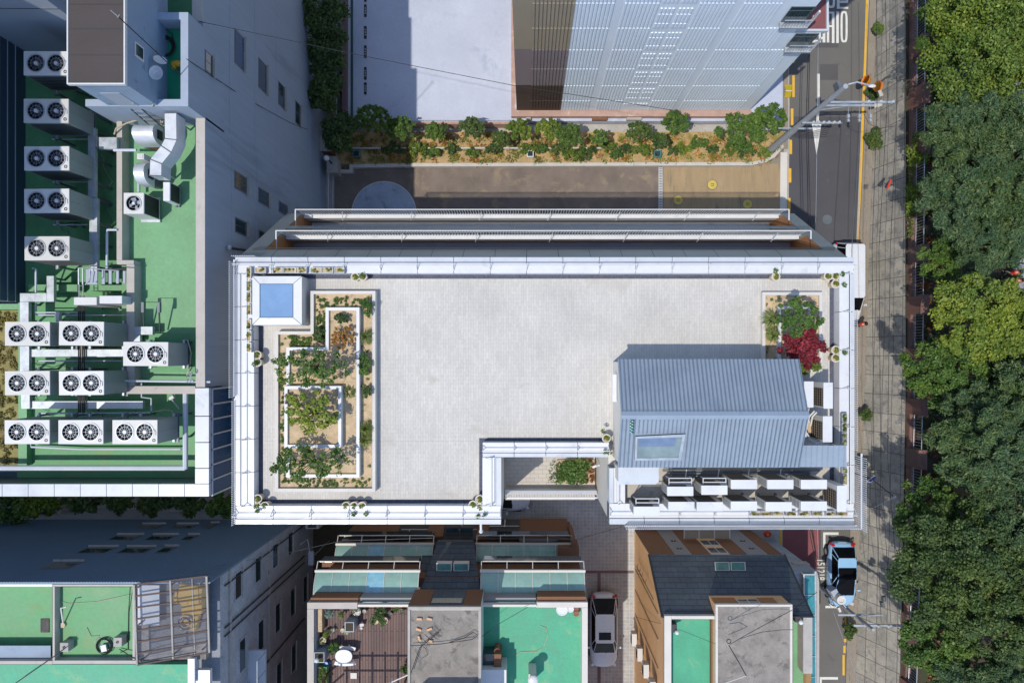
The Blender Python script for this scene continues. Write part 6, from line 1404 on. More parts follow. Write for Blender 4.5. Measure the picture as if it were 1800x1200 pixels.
# things on the roofs
for x, y, lab in [(112, 1137, 'left concrete block with shadow on the small green roof'), (206, 1128, 'right concrete block beside the black cable coil')]:
    t = thing('concrete_block', lab, 'block', W(x, y, 14.62), 'concrete blocks on the small green roof'); MB().pbox(x - 7, y - 8, x + 8, y + 8, 15.05, 14.62).build('block', MT['concrete'], t, bevel=.02); MB().ring(*W(x, y, 15.07)[:2], 15.05, 15.08, .06, .03, 10).build('socket', MT['dark'], t)
t = thing('cable_coil', 'black cable coil with white box in its centre', 'cable coil', W(183, 1134, 14.64)); k = MB()
for i in range(6):
    r_ = .3 + .03 * (i % 3); c = W(183 + random.uniform(-1.5, 1.5), 1134 + random.uniform(-1.5, 1.5), 14.66 + .02 * i); k.tube([(c.x + r_ * math.cos(a / 20 * 6.2832), c.y + r_ * math.sin(a / 20 * 6.2832), c.z) for a in range(21)], .018, 4)
k.build('coils', MT['cable'], t); MB().obox(W(183, 1138, 14.75), .25, .3, .1, .2).build('white_box', MT['white'], t)
t = thing('vent_mast', 'short white mast with sideways arm on the small green roof', 'mast', W(110, 1100, 14.62)); k = MB(); c = W(110, 1098, 14.7); k.tube([(c.x, c.y, 14.65), W(107, 1068, 15.3), W(117, 1066, 15.3)], .03, 6); k.build('arm', MT['offwhite'], t); MB().cyl(c.x, c.y, 14.62, 14.72, .12, n=14).build('base', MT['hose'], t)
t = thing('floor_drain', 'black slatted drain cover on the left green roof', 'drain', W(79, 1099, 14.36)); MB().pbox(71, 1087, 86, 1111, 14.39, 14.35).build('plate', MT['black'], t); k = MB()
for i in range(6): k.pbox(72 + i * 2.3, 1088, 73 + i * 2.3, 1110, 14.4, 14.39)
k.build('slats', MT['dark'], t)
def wire(lab, P, r=.012, mat='cable', name='cable', group='loose cables and overhead wires', sag=0):
    pts = [W(*q) for q in P]
    if sag:
        a, b = pts[0], pts[-1]; pts = [a.lerp(b, i / 16) - Vector((0, 0, sag * 4 * (i / 16) * (1 - i / 16))) for i in range(17)]
    MB().tube(pts, r, 5).build(name, MT[mat], None, label=lab, cat='cable', group=group)
wire('black cable along the right kerb of the small green roof', [(229, 1030, 14.8), (226, 1075, 14.65), (225, 1140, 14.65), (212, 1146, 14.65)], .02)
wire('thin pale cable crossing the small green roof', [(97, 1053, 14.65), (120, 1060, 14.65), (170, 1057, 14.65), (232, 1044, 14.7)], .01, 'hose')
wire('tangled white cable left of the black coil', [(152, 1102, 14.65), (160, 1118, 14.65), (175, 1116, 14.65), (165, 1128, 14.66), (175, 1120, 14.66)], .014, 'hose')
wire('thick black cable leaving the old block towards the bottom left corner', [(112, 1140, 15.3), (95, 1153, 15.2), (20, 1205, 15.0)], .025)
wire('black cable from the coil to the sunroom', [(210, 1140, 14.7), (235, 1156, 15), (260, 1160, 15.6), (345, 1145, 15.6)], .022)
for x0, y0, x1, y1, zt, lab in [(331, 1158, 341, 1200, 14.9, 'white cabinet south of the sunroom'), (345, 1178, 368, 1215, 14.7, 'pale blue cabinet at the lower edge beside the grey wall')]:
    t = thing('roof_cabinet', lab, 'cabinet', W((x0 + x1) / 2, (y0 + y1) / 2, 14.4), 'cabinets south of the sunroom'); MB().pbox(x0, y0, x1, y1, zt, 14.4).build('case', MT['white'], t); MB().pbox(x0 - 1, y0 - 1, x1 + 1, y1 + 1, zt + .04, zt).build('lid', MT['white_b'], t)
MB().pbox(372, 1120, 384, 1260, 9.0, 8.6).build('balcony_roof', MT['glass_t'], None, label='narrow green roof strip on the side of the old block', cat='canopy')
t = thing('balcony', 'white framed balcony strip attached to the east wall of the old block', 'balcony', (XGe + .4, -17, 9)); MB().box(XGe, -22, 10.6, XGe + .9, -15.2, 10.75).build('slab', MT['white_b'], t); k = MB()
for i in range(8): k.tube([(XGe + .88, -15.3 - i * .95, 10.7), (XGe + .88, -15.3 - i * .95, 11.8)], .02, 5)
k.tube([(XGe + .88, -15.3, 11.8), (XGe + .88, -22, 11.8)], .03, 5); k.build('railing', MT['steel'], t)
# strip of ground between the blocks
S('side_path', MB().psheet([(-80, 880), (160, 880), (160, 960), (-80, 960)], .01), MT['concrete']); S('side_bed', MB().psheet([(-80, 860), (100, 860), (100, 902), (-80, 902)], .02), MT['soil_o'])
MB().pbox(100, 872, 108, 905, 1.2, 0).build('low_wall', MT['coping'], None, label='short white wall end beside the dark trees', cat='wall')
for i, (x, y, r, mt, lab) in enumerate([(25, 886, 1.7, F_G, 'leafy tree at the left edge between the two left blocks'), (72, 880, 1.4, F_YG, 'yellow green tree right of the leftmost tree'), (150, 870, 1.4, F_DG, 'dark tree below the white parapet panels'), (215, 872, 1.3, F_DG, 'dark tree second in the shaded row'), (275, 880, 1.2, F_DG, 'dark tree in the middle of the shaded row'), (335, 878, 1.2, F_DG, 'dark tree beside the white lattice fence'), (388, 885, 1.1, F_G, 'tree at the corner of the blue curtain wall')]):
    tree('shade_tree', lab, x, y, 4.0, r * .85, r * .7, r * .7, 0, mt, n=2800, size=.13, k=24, frac=.28, group='trees between the two left blocks', trunk_r=.1)
for (a, b, lab) in [((300, 897), (418, 893), 'upper white lattice fence in the shade of the old block'), ((270, 911), (418, 909), 'lower white lattice fence in the shade of the old block')]:
    picket_fence('lattice_fence', lab, (WX(a[0], 1), WY(a[1], 1)), (WX(b[0], 1), WY(b[1], 1)), 0, 1.1, MT['white_b'], .2)

# ================================================================ lower middle building
mb_ = thing('terrace_house', 'brown clad house with curved teal awnings and planked roof deck', 'building', (-4, -15, 0))
XA, XB = -11.2, 3.12
def yz(py, z): return WY(py, z)
ZT1 = 11.1
m = MB(); m.box(XA + .3, -30, 0, XB - .2, -11.2, 4.6); m.box(XA + .05, -30, 4.602, XB - .05, -12.0, 9.0); m.box(XA, -30, 9.002, XB, WY(1063, 10.2), 10.2); m.build('wall', MT['brown'], mb_)
# ground floor north front: cladding and windows
def panel(x0, x1, y0, y1, zt, mat, name, z2=None):
    """sloping panel seen between pixel rows y0 (upper, lower height) and y1"""
    z2 = zt - .8 if z2 is None else z2
    a = MB().quad(W(x0[0], y0, z2), W(x0[1], y0, z2), W(x1[1], y1, zt), W(x1[0], y1, zt)); return a.build(name, mat, mb_)
MB().pbox(604, 921, 1003, 949, 4.62, 3.6).build('lower_roof', MT['dark'], mb_) if False else None
panel((622, 705), (600, 692), 922, 948, 5.0, MT['brown'], 'cladding_panel', 3.2); panel((913, 996), (913, 1002), 911, 949, 5.0, MT['brown'], 'cladding_panel', 1.8)
panel((755, 782), (748, 778), 922, 942, 5.0, MT['brown'], 'cladding_panel', 3.4); panel((841, 860), (836, 856), 922, 948, 4.9, MT['brown'], 'cladding_panel', 3.2)
panel((705, 755), (692, 748), 922, 949, 4.95, MT['dark'], 'dark_glazing', 3.2); panel((860, 913), (856, 913), 912, 949, 4.95, MT['dark'], 'dark_glazing', 2.2); panel((782, 841), (778, 836), 918, 948, 4.9, MT['dark'], 'dark_glazing', 3)
for (x0, x1, y, z) in [(700, 752, 938, 4.4), (706, 752, 930, 3.8), (858, 913, 939, 4.3), (860, 913, 924, 3.2), (784, 838, 930, 4.0)]: 
    k = MB(); k.tube([W(x0, y, z + .12), W(x1, y, z + .12)], .03, 5); k.build('transom', MT['offwhite'], mb_)
k = MB()
for x, y0, y1 in ((720, 930, 938), (888, 913, 925), (812, 922, 946), (796, 924, 944)): k.tube([W(x, y0, 3.9), W(x - 1, y1, 4.5)], .025, 5)
k.build('mullion', MT['offwhite'], mb_)
panel((603, 692), (600, 690), 946, 950, 5.15, MT['steel_d'], 'flashing', 5.0); panel((913, 1002), (913, 1002), 946, 951, 5.15, MT['concrete'], 'flashing', 5.0)
MB().pprism([(608, 917), (606, 924), (598, 945), (592, 960), (600, 960), (622, 922)], 4.6, 3).build('corner_post', MT['offwhite'], mb_) if False else None
# awnings
def awning(x0, x1, yb, yf, z, lab, n, clear=None):
    """white bar at row yb, curved sheet reaching to row yf"""
    t = thing('curved_awning', lab, 'awning', W((x0 + x1) / 2, yf, z - 1), 'curved teal awnings on the terrace house')
    a, b = WX(x0, z), WX(x1, z); y0 = WY(yb, z); y1 = WY(yf, z - .1); H = .62; N = 8
    P = [(y0 + (y1 - y0) * math.sin(math.pi / 2 * i / N), z - .0 - H * (math.cos(math.pi / 2 * i / N) * 1)) for i in range(N + 1)]
    P = [(y0 + (y1 - y0) * i / N, z + .12 - .5 * (1 - i / N) ** 2) for i in range(N + 1)]
    for k in range(n):
        u0, u1 = a + (b - a) * k / n, a + (b - a) * (k + 1) / n; m = MB()
        for (ya, za), (yb_, zb_) in zip(P, P[1:]): m.quad((u0 + .02, ya, za), (u1 - .02, ya, za), (u1 - .02, yb_, zb_), (u0 + .02, yb_, zb_))
        m.build('sheet', GL('awning_clear', C(140, 196, 220), .1) if k == clear else MT['poly'], t, smooth=True)
    m = MB()
    for k in range(n + 1): u = a + (b - a) * k / n; m.tube([(u, yy, zz + .01) for yy, zz in P], .022, 5)
    m.build('ribs', MT['offwhite'], t); m = MB(); m.box(a - .06, y0 - .02, z - .5, b + .06, y0 + .1, z - .3); m.build('gutter', MT['offwhite'], t)
    # glazed balcony below the awning
    m = MB(); m.box(a + .1, y0 + .12, z - 1.7, b - .1, y0 + .45, z - 1.62); m.box(a + .1, y0 + .42, z - 1.6, b - .1, y0 + .46, z - .7); m.build('balcony_glass', MT['glass'], t)
    m = MB(); m.tube([(a + .05, y0 + .46, z - .68), (b - .05, y0 + .46, z - .68)], .03, 5)
    for k in range(5): u = a + (b - a) * k / 4; m.tube([(u, y0 + .08, z - .42), (u, y0 + .46, z - .68)], .025, 5)
    m.build('balcony_frame', MT['offwhite'], t)
awning(589, 760, 960, 986, 6.4, 'curved teal awning at the upper left of the terrace house', 6, 2); awning(837, 1005, 960, 985, 6.4, 'curved teal awning at the upper right of the terrace house', 6)
awning(552, 735, 1008, 1045, 9.9, 'larger curved awning at the lower left of the terrace house', 6, 3); awning(845, 1028, 1008, 1045, 9.9, 'larger curved awning at the lower right of the terrace house', 6)
# dark ledges between storeys
k = MB(); k.pbox(607, 987, 744, 997, 6.6, 5.5); k.pbox(847, 987, 982, 997, 6.6, 5.5); k.build('ledge', MT['dark'], mb_); k = MB(); k.pbox(566, 983, 608, 996, 6.7, 6.0); k.pbox(981, 962, 1018, 994, 6.7, 5.0); k.pbox(1005, 948, 1012, 962, 6.5, 3); k.build('brown_ledge', MT['brown'], mb_)
k = MB(); k.pbox(552, 1046, 735, 1050, 10.3, 10.0); k.pbox(845, 1046, 1028, 1050, 10.3, 10.0); k.build('ledge', MT['dark'], mb_); k = MB(); k.pbox(546, 1050, 630, 1058, 10.9, 10.0); k.pbox(944, 1048, 1030, 1057, 10.9, 10.0); k.build('brown_ledge', MT['brown'], mb_)
yN_ = WY(1066, 12.7); k = MB(); k.box(-5.79, yN_, 10.3, -4.78, yN_ + .03, 12.5); k.build('wood_panel', MT['brown'], mb_); k = MB(); k.box(-3.1, yN_, 10.3, -2.24, yN_ + .03, 12.5); k.build('wood_panel', MT['brown'], mb_); k = MB(); k.box(-4.77, yN_, 10.3, -3.11, yN_ + .02, 12.5); k.build('dark_recess', MT['slate'], mb_); k = MB(); k.box(-4.7, yN_ + .021, 11.6, -3.2, yN_ + .05, 12.3); k.build('north_window', MT['glass'], mb_); k = MB(); k.pbox(632, 1050, 735, 1056, 10.8, 10.1); k.pbox(845, 1050, 942, 1056, 10.8, 10.1); k.build('grey_ledge', MT['grey_clad'], mb_)
k = MB(); k.pbox(634, 1057, 734, 1061.5, 10.5, 10.3); k.pbox(846, 1057, 941, 1061.5, 10.5, 10.3); k.build('window_band', MT['glass_t'], mb_); k = MB(); k.pbox(629, 1062, 733, 1066, 11.2, 10.9); k.pbox(841, 1062, 943, 1066, 11.2, 10.9); k.build('white_rail', MT['offwhite'], mb_)
# central slate slope with windows
sl = MB().quad(W(770, 948, 6.2), W(832, 948, 6.2), W(845, 1041, 10.0), W(738, 1041, 10.0)); sl.quad(W(742, 975, 6.4), W(770, 975, 6.4), W(770, 1041, 9.99), W(738, 1041, 9.99)); sr_ = sl.build('slate_slope', MT['slate'], mb_)
k = MB(); k.quad(W(766, 952, 6.5), W(836, 952, 6.5), W(836, 972, 6.9), W(766, 972, 6.9)); k.build('dark_bay', MT['dark'], mb_)
for x0, x1 in ((767, 794), (797, 824)):
    zz = 8.6; wn = MB().pbox(x0, 989, x1, 1003, zz, zz - .4).build('roof_window', MT['offwhite'], mb_); MB().pbox(x0 + 1.5, 990.5, x1 - 1.5, 1002, zz + .01, zz).build('pane', MT['glass_t'], wn)
MB().pbox(738, 1041.5, 846, 1066, 10.15, 9.6).build('dark_gutter', MT['dark'], mb_)
for x0, x1 in ((783, 806), (808, 831)):
    wn = MB().pbox(x0, 926, x1, 942, 4.9, 4.6).build('lower_window', MT['dark'], mb_); MB().pbox(x0 + 2, 928, x1 - 2, 935, 4.92, 4.9).build('pane', MT['glass'], wn)
# deck
MB().pbox(552, 1069, 722, 1300, 10.25, 10.0).build('deck', MT['deck'], mb_)
k = MB(); k.pbox(540, 1058.5, 628, 1069.5, ZT1, 10); k.pbox(540, 1070, 551.5, 1300, ZT1 - .01, 10); k.build('parapet', MT['coping'], mb_); k = MB(); k.box(WX(551.5, ZT1) , -30, 10.25, WX(551.5, ZT1) + .05, WY(1070, ZT1), ZT1 - .2); k.build('parapet_lining', MT['panel_grey'], mb_)
k = MB(); k.pbox(943, 1058, 1033, 1067, ZT1, 10); k.pbox(1023, 1067.5, 1033, 1300, ZT1 - .01, 10); k.build('parapet', MT['concrete_lt'], mb_)
MB().pbox(842, 1066, 1024, 1300, 10.25, 10.0).build('green_terrace', MT['teal'], mb_)
# concrete top between
MB().pbox(717, 1066.5, 845, 1330, 12.6, 10.1).build('stair_block', MT['offwhite'], mb_); k = MB(); k.pbox(719.5, 1072, 842.5, 1330, 12.61, 12.5); k.build('stair_roof', MT['rough_conc'], mb_)
k = MB(); k.pbox(716.5, 1066, 845.5, 1071, 12.7, 12.4); k.pbox(716.5, 1071.4, 721, 1330, 12.69, 12.4); k.pbox(841, 1071.4, 845.5, 1330, 12.69, 12.4); k.build('stair_roof_kerb', MT['concrete'], mb_)
MB().box(WX(722, 12.6), -30, 12.65, WX(842, 12.6), -16.5, 15.3).build('upper_block', MT['offwhite'], mb_)
# bricks
for i, (x, y, a, lab) in enumerate([(737, 1087, 0, 'upper left brick on the concrete roof'), (755, 1087, -.2, 'upper right brick on the concrete roof'), (736, 1105.5, -.35, 'middle left brick on the concrete roof'), (755, 1105, .35, 'middle right brick on the concrete roof'), (737, 1121, -1.2, 'lower left brick standing across on the concrete roof'), (756, 1125.5, -.15, 'lower right brick by the fallen antenna')]):
    t = thing('brick', lab, 'brick', W(x, y, 12.61), 'loose bricks on the concrete roof'); MB().obox(W(x, y, 12.68), .25, .1, .1, a).build('clay', M('brick_clay', C(226, 180, 140), .8, var=.1), t)
t = thing('fallen_antenna', 'dark wire antenna lying across the concrete roof', 'antenna', W(745, 1135, 12.65)); k = MB(); A0 = W(722, 1183, 12.9); B0 = W(738, 1137, 12.9); C0 = W(772, 1110, 12.8)
k.tube([A0, B0, C0], .022, 5); k.build('boom', MT['cable'], t); k = MB()
for f in (.1, .3, .5, .7, .9): p = B0.lerp(C0, f); k.tube([p + Vector((-.2, .25, 0)), p + Vector((.2, -.15, 0))], .01, 4)
k.tube([W(728, 1140, 12.7), W(740, 1158, 12.7), W(752, 1150, 12.7), W(748, 1138, 12.7)], .01, 4); k.build('elements', MT['cable'], t)
wire('black cable looping over the right side of the concrete roof', [(722, 1134, 12.8), (775, 1131, 12.8), (830, 1123, 12.8), (840, 1116, 12.8), (832, 1110, 12.8), (815, 1121, 12.8), (790, 1128, 12.75)], .018)
wire('thin black wire crossing the green terrace', [(847, 1118, 11.6), (880, 1094, 11.6), (928, 1066, 11.4)], .012); wire('thin white hose curled on the green terrace', [(950, 1099, 10.28), (960, 1103, 10.28), (963, 1116, 10.28), (956, 1136, 10.28), (944, 1144, 10.28), (915, 1145, 10.28), (906, 1152, 10.28)], .014, 'hose')
# items on the green terrace
def drum(name, lab, x, y, r, h, mat, z=10.25, grp='pots on the green terrace', cat='pot'):
    t = thing(name, lab, cat, W(x, y, z), grp); c = W(x, y, z + h); MB().cyl(c.x, c.y, z, z + h, r * .9, r, 18).build('body', mat, t, smooth=True); MB().ring(c.x, c.y, z + h - .02, z + h + .02, r * 1.08, r * .9, 18).build('rim', mat, t); MB().cyl(c.x, c.y, z + h - .05, z + h - .01, r * .88, n=16).build('filling', MT['soil_d'] if mat != MT['white'] else MT['white_b'], t)
drum('washtub', 'white round tub by the parapet of the green terrace', 988, 1071, .28, .4, MT['white'], cat='tub'); drum('pot', 'white dotted pot next to the washtub', 1003, 1070, .16, .35, MT['white']); drum('pot', 'upper terracotta pot in the corner of the green terrace', 1013, 1069, .12, .3, MT['pot_d']); drum('pot', 'lower terracotta pot in the corner of the green terrace', 1013, 1077.5, .14, .3, MT['pot_d'])
drum('pot', 'brown jar above the small stair roof of the green terrace', 874, 1144, .15, .8, MT['pot_d'])
t = thing('bulkhead', 'small stair bulkhead with brown side on the green terrace', 'bulkhead', W(858, 1165, 10.25)); MB().pbox(846, 1149, 868, 1172, 11.2, 10.25).build('glazing', MT['glass'], t); MB().pbox(868.5, 1149, 881, 1176, 11.4, 10.25).build('side', MT['brown'], t); MB().pbox(846, 1176.5, 890, 1230, 11.7, 10.25).build('roof', MT['white'], t)
for x, y, r, lab in [(937, 1198, .28, 'white fan top of the vent stack at the bottom of the green terrace')]:
    t = thing('vent_stack', lab, 'vent', W(x, y, 10.25)); MB().pbox(929, 1184, 943, 1210, 11.5, 10.25).build('stack', MT['offwhite'], t); c = W(x, y, 12); MB().cyl(c.x, c.y, 11.5, 11.85, .16, .26, 16).ball((c.x, c.y, 11.85), .26, .26, .1).build('cowl', MT['white'], t, smooth=True)
# items on the deck
t = thing('picnic_table', 'white oval table with two curved benches on the planked deck', 'table', W(604, 1153, 10.25)); zt = 11.0; c = W(604, 1153, zt)
m = MB(); n = 28; P = [(c.x + .44 * math.copysign(abs(math.cos(6.2832 * i / n)) ** .85, math.cos(6.2832 * i / n)), c.y + .34 * math.sin(6.2832 * i / n)) for i in range(n)]; m.prism(P, zt - .04, zt); m.build('table_top', MT['white'], t, bevel=.012)
for s, cy in ((1, WY(1139.5, 10.75) - c.y), (-1, WY(1166, 10.75) - c.y)):
    m = MB(); P = []
    for i in range(13): a = math.pi * (i / 12 - .5) * .8; P.append((c.x + .56 * math.sin(a) / .95, c.y + cy + s * .12 * math.cos(a)))
    for i in range(12, -1, -1): a = math.pi * (i / 12 - .5) * .8; P.append((c.x + .5 * math.sin(a) / .95, c.y + cy + s * .12 * math.cos(a) - s * .17))
    m.prism(P, 10.7, 10.74); m.build('bench', MT['white'], t)
m = MB()
for dx in (-.2, .2): m.tube([(c.x + dx, c.y + .45, 10.7), (c.x + dx, c.y + .1, 10.3), (c.x + dx, c.y - .1, 10.3), (c.x + dx, c.y - .42, 10.7)], .025, 5); m.tube([(c.x + dx, c.y, 10.27), (c.x + dx, c.y, 10.96)], .03, 5)
m.build('frame', MT['steel'], t)
def dpot(lab, x, y, r, h, mat, leaf=None, n=200):
    t = thing('flower_pot', lab, 'flower pot', W(x, y, 10.25), 'flower pots on the planked deck'); c = W(x, y, 10.25 + h); MB().cyl(c.x, c.y, 10.25, 10.25 + h, r * .75, r * .95, 18).build('body', mat, t, smooth=True); MB().ring(c.x, c.y, 10.22 + h, 10.28 + h, r, r * .8, 20).build('rim', mat, t); MB().cyl(c.x, c.y, 10.2 + h, 10.24 + h, r * .8, n=16).build('soil', MT['soil_d'], t)
    if leaf: leaves('plant', [(c.x + random.uniform(-r, r), c.y + random.uniform(-r, r), 10.4 + h, r * .6) for _ in range(7)], n, .06, leaf, t)
dpot('wide pale pot by the north parapet of the deck', 627, 1074.5, .21, .3, MT['offwhite'], F_DG, 40); dpot('small grey pot right of the wide pale pot', 640.5, 1073.5, .1, .2, MT['concrete']); dpot('small white ringed pot on the left of the deck', 585, 1106.5, .1, .2, MT['offwhite'], F_DG, 20); dpot('wide woven pot by the left parapet', 567, 1125.5, .19, .3, MT['pot'], F_DG, 30)
dpot('cream pot left of the blue planter box', 602, 1107, .11, .2, MT['pot']); dpot('left cream planter of the pair at mid deck', 660, 1090, .18, .25, MT['pot'], F_DG, 160); dpot('right cream planter of the pair at mid deck', 676, 1090, .18, .25, MT['pot'], F_G, 160); dpot('black pot near the top right of the deck', 687, 1078.5, .1, .25, MT['black']); dpot('small pot at the top right corner of the deck', 706, 1072.5, .08, .15, MT['offwhite'], F_DG, 20); dpot('cream pot with plant at the top right of the deck', 697, 1067.5, .11, .2, MT['offwhite'], F_G, 80)
dpot('tiny white pot beside the sign card', 635, 1103.5, .07, .15, MT['offwhite'])
for lab, x0, y0, x1, y1, zt, mt, ins in [('long wooden planter along the left side of the deck', 558, 1070, 566, 1110, 10.75, MT['soil'], MT['soil']), ('square planter beside the woven pot', 569, 1110, 577, 1118, 10.6, MT['pot'], F_YG), ('mossy green planter at the bottom left of the deck', 557, 1172, 574, 1230, 10.7, MT['green_b'], F_YG), ('blue grey box planter in the middle of the deck', 606, 1093, 622, 1110, 11.1, MT['roof_metal'], MT['soil_d']), ('blue grey box planter at the left parapet', 552, 1146, 570, 1164, 11.2, MT['roof_metal'], MT['soil_d'])]:
    t = thing('box_planter', lab, 'planter', W((x0 + x1) / 2, (y0 + y1) / 2, 10.25), 'box planters on the planked deck'); MB().pbox(x0, y0, x1, y1, zt, 10.25).build('box', mt, t); MB().pbox(x0 + 1.2, y0 + 1.2, x1 - 1.2, y1 - 1.2, zt + .01, zt - .02).build('soil', MT['soil_d'] if ins is F_YG else ins, t)
    if ins is F_YG: leaves('plants', [(*W(random.uniform(x0 + 2, x1 - 2), random.uniform(y0 + 2, y1 - 2), zt + .05), .1) for _ in range(20)], 700, .05, F_YG, t)
for lab, x, y, r, mt, n in [('leafy green plant by the round table', 586, 1138, .3, F_G, 900), ('grey green plant in the upper left of the deck', 579, 1078, .22, FOL('leaf_grey', C(140, 156, 148), C(120, 140, 130), C(170, 182, 176)), 500), ('dark green plant clump at the top of the deck', 668, 1076, .36, F_DG, 1100), ('pale dried plant near the upper left of the deck', 599, 1081, .17, F_STRAP, 300), ('white flowering plant on the blue grey box', 610, 1108, .14, F_WHITE, 260), ('dark shrub at the lower right corner of the deck', 711, 1175, .22, F_DG, 500)]:
    rplant('potted_plant', lab, x, y, 10.75, r, r, .2, mt, n, .06, 12, .35, zb=10.26, group='plants on the planked deck')
t = thing('paper_card', 'square cream board lying on the deck below the table', 'board', W(622, 1186, 10.27)); MB().pbox(616, 1182, 627, 1192, 10.32, 10.26).build('board', MT['offwhite'], t)
t = thing('sign_card', 'small white notice card standing on the deck', 'sign', W(635, 1098, 10.3)); MB().quad(W(632, 1096, 10.6), W(639, 1095, 10.6), W(639.5, 1100, 10.45), W(632.5, 1101, 10.45)).build('card', MT['white'], t); MB().tube([W(636, 1098, 10.5), W(636, 1098, 10.26)], .015, 5).build('stake', MT['steel'], t)
t = thing('floor_lamp', 'white globe lamp on the box planter by the left parapet', 'lamp', W(558, 1161, 11.2)); MB().ball(W(557, 1160, 11.5), .12).build('globe', MT['white'], t, smooth=True); MB().cyl(*W(557, 1160, 11.35)[:2], 11.21, 11.4, .04, n=8).build('stem', MT['steel'], t)
t = thing('watering_can', 'blue plastic watering can by the lower left planter', 'watering can', W(573, 1166, 10.27)); c = W(573, 1166, 10.5); MB().cyl(c.x, c.y, 10.26, 10.5, .1, .1, 14).build('body', M('blue_can', C(30, 110, 200), .4), t); MB().tube([(c.x + .08, c.y, 10.35), (c.x + .28, c.y + .06, 10.55)], .02, 6).build('spout', M('blue_can', C(30, 110, 200)), t); MB().tube([(c.x - .08, c.y, 10.48), (c.x - .14, c.y, 10.4), (c.x - .1, c.y, 10.3)], .014, 5).build('handle', M('blue_can', C(30, 110, 200)), t)
t = thing('pergola_beam', 'white slanting pole at the lower right corner of the deck', 'pole', W(700, 1195, 11)); MB().tube([W(684, 1200, 12.2), W(720, 1184, 12.2)], .03, 6).build('bar', MT['white'], t)
# pergola over the south end, just below the photo, whose slats shade the deck
t = thing('pergola', 'dark timber pergola over the south end of the deck', 'pergola', (WX(630, 12), WY(1212, 12), 10.25)); k = MB()
for i in range(7): x = WX(560 + i * 24, 12.6); k.box(x - .03, WY(1290, 12.6), 12.5, x + .03, WY(1206, 12.6), 12.6)
k.build('slats', MT['brown'], t); k = MB()
for y in (WY(1212, 12.6), WY(1240, 12.6)): k.box(WX(556, 12.6), y - .04, 12.38, WX(710, 12.6), y + .04, 12.5)
k.build('beams', MT['brown'], t); k = MB()
for x in (558, 706): 
    for y in (1214, 1242): p = W(x, y, 12.4); k.box(p.x - .04, p.y - .04, 10.25, p.x + .04, p.y + .04, 12.38)
k.build('posts', MT['brown'], t)

# ================================================================ lower right house
rh = thing('orange_house', 'orange brick house with dark slate mansard and concrete topped stair block', 'building', (11, -15, 0)); XA2, XB2 = 7.29, 15.15
zA, yA, zB, yB = 5.8, WY(976, 5.8), 9.7, WY(1083, 9.7)
m = MB(); m.v += []; n = 0
for x in (XA2, XB2):
    m.v += [(x, yA, 0), (x, yA, zA), (x, yB, zB), (x, -30, zB), (x, -30, 0)]
m.f += [(0, 1, 2, 3, 4), (9, 8, 7, 6, 5), (0, 5, 6, 1), (3, 8, 9, 4)]; m.build('wall', MT['brick_orange'], rh)
MB().quad((XA2 - .06, yA + .05, zA - .05), (XB2 + .06, yA + .05, zA - .05), (XB2 + .06, yB, zB + .05), (XA2 - .06, yB, zB + .05)).build('slate_roof', MT['slate'], rh)
k = MB(); k.tube([(XA2 - .08, yA + .06, zA - .04), (XA2 - .08, yB, zB + .06)], .05, 5); k.tube([(XB2 + .08, yA + .06, zA - .04), (XB2 + .08, yB, zB + .06)], .05, 5); k.tube([(XA2 - .1, yB, zB + .06), (XB2 + .1, yB, zB + .06)], .05, 5); k.build('verge', MT['dark'], rh)
# north front
yF = yA + .0; k = MB(); 
def nf(x0, x1, z0, z1, mat, name, off=.02): return MB().box(x0, yF + .001, z0, x1, yF + off, z1).build(name, mat, rh)
nf(7.9 + .9, 10.0 - .2, .0, 5.7, MT['grey_clad'], 'grey_cladding'); nf(13.1, 14.3, 0, 5.7, MT['grey_clad'], 'grey_cladding')
nf(XA2, 8.78, 0, 5.7, MT['brown'], 'cladding_panel', .03); nf(9.82, 10.9, 0, 5.7, MT['brown'], 'cladding_panel', .03); nf(12.1, 13.08, 0, 5.7, MT['brown'], 'cladding_panel', .03); nf(14.32, XB2, 0, 5.7, MT['brown'], 'cladding_panel', .03)
for z in (3.2, 4.9):
    wn = nf(10.95, 12.05, z - .6, z + .5, MT['offwhite'], 'window', .05); MB().box(11.02, yF + .051, z - .53, 11.48, yF + .056, z + .43).box(11.53, yF + .051, z - .53, 11.98, yF + .056, z + .43).build('panes', MT['glass'], wn)
for xx in (9.2, 13.6):
    for z in (2.6, 4.3): 
        vb = nf(xx - .02, xx + .28, z, z + .2, MT['black'], 'wall_vent', .05); MB().box(xx + .12, yF + .051, z + .01, xx + .16, yF + .056, z + .19).build('vent_bar', MT['steel'], vb)
# entrance canopy seen through the gap
k = MB(); k.pbox(1202, 931, 1284, 946, 2.6, 2.52); cn = k.build('entrance_canopy', M('canopy_tan', C(176, 160, 136), .6), rh); k = MB()
for x in (1203, 1229, 1256, 1283): k.pbox(x - .8, 930, x + .8, 946.5, 2.66, 2.6)
k.pbox(1202, 930, 1284, 931.5, 2.67, 2.6); k.build('canopy_bars', MT['offwhite'], cn)
# roof windows
def onsl(px, py, up=.06):
    z = 8
    for _ in range(10): y = WY(py, z); z = zA + (zB - zA) * (y - yA) / (yB - yA) + up
    return Vector((WX(px, z), WY(py, z), z))
for x0, x1 in ((1256, 1282), (1284, 1310)):
    P = [onsl(x0, 987, .1), onsl(x1, 987, .1), onsl(x1 + 1, 1002, .1), onsl(x0 + 1, 1002, .1)]; wn = MB().quad(*P).build('roof_window', MT['offwhite'], rh); c = sum(P, Vector()) / 4; MB().quad(*[p.lerp(c, .12) + Vector((0, 0, .01)) for p in P]).build('pane', MT['glass_t'], wn)
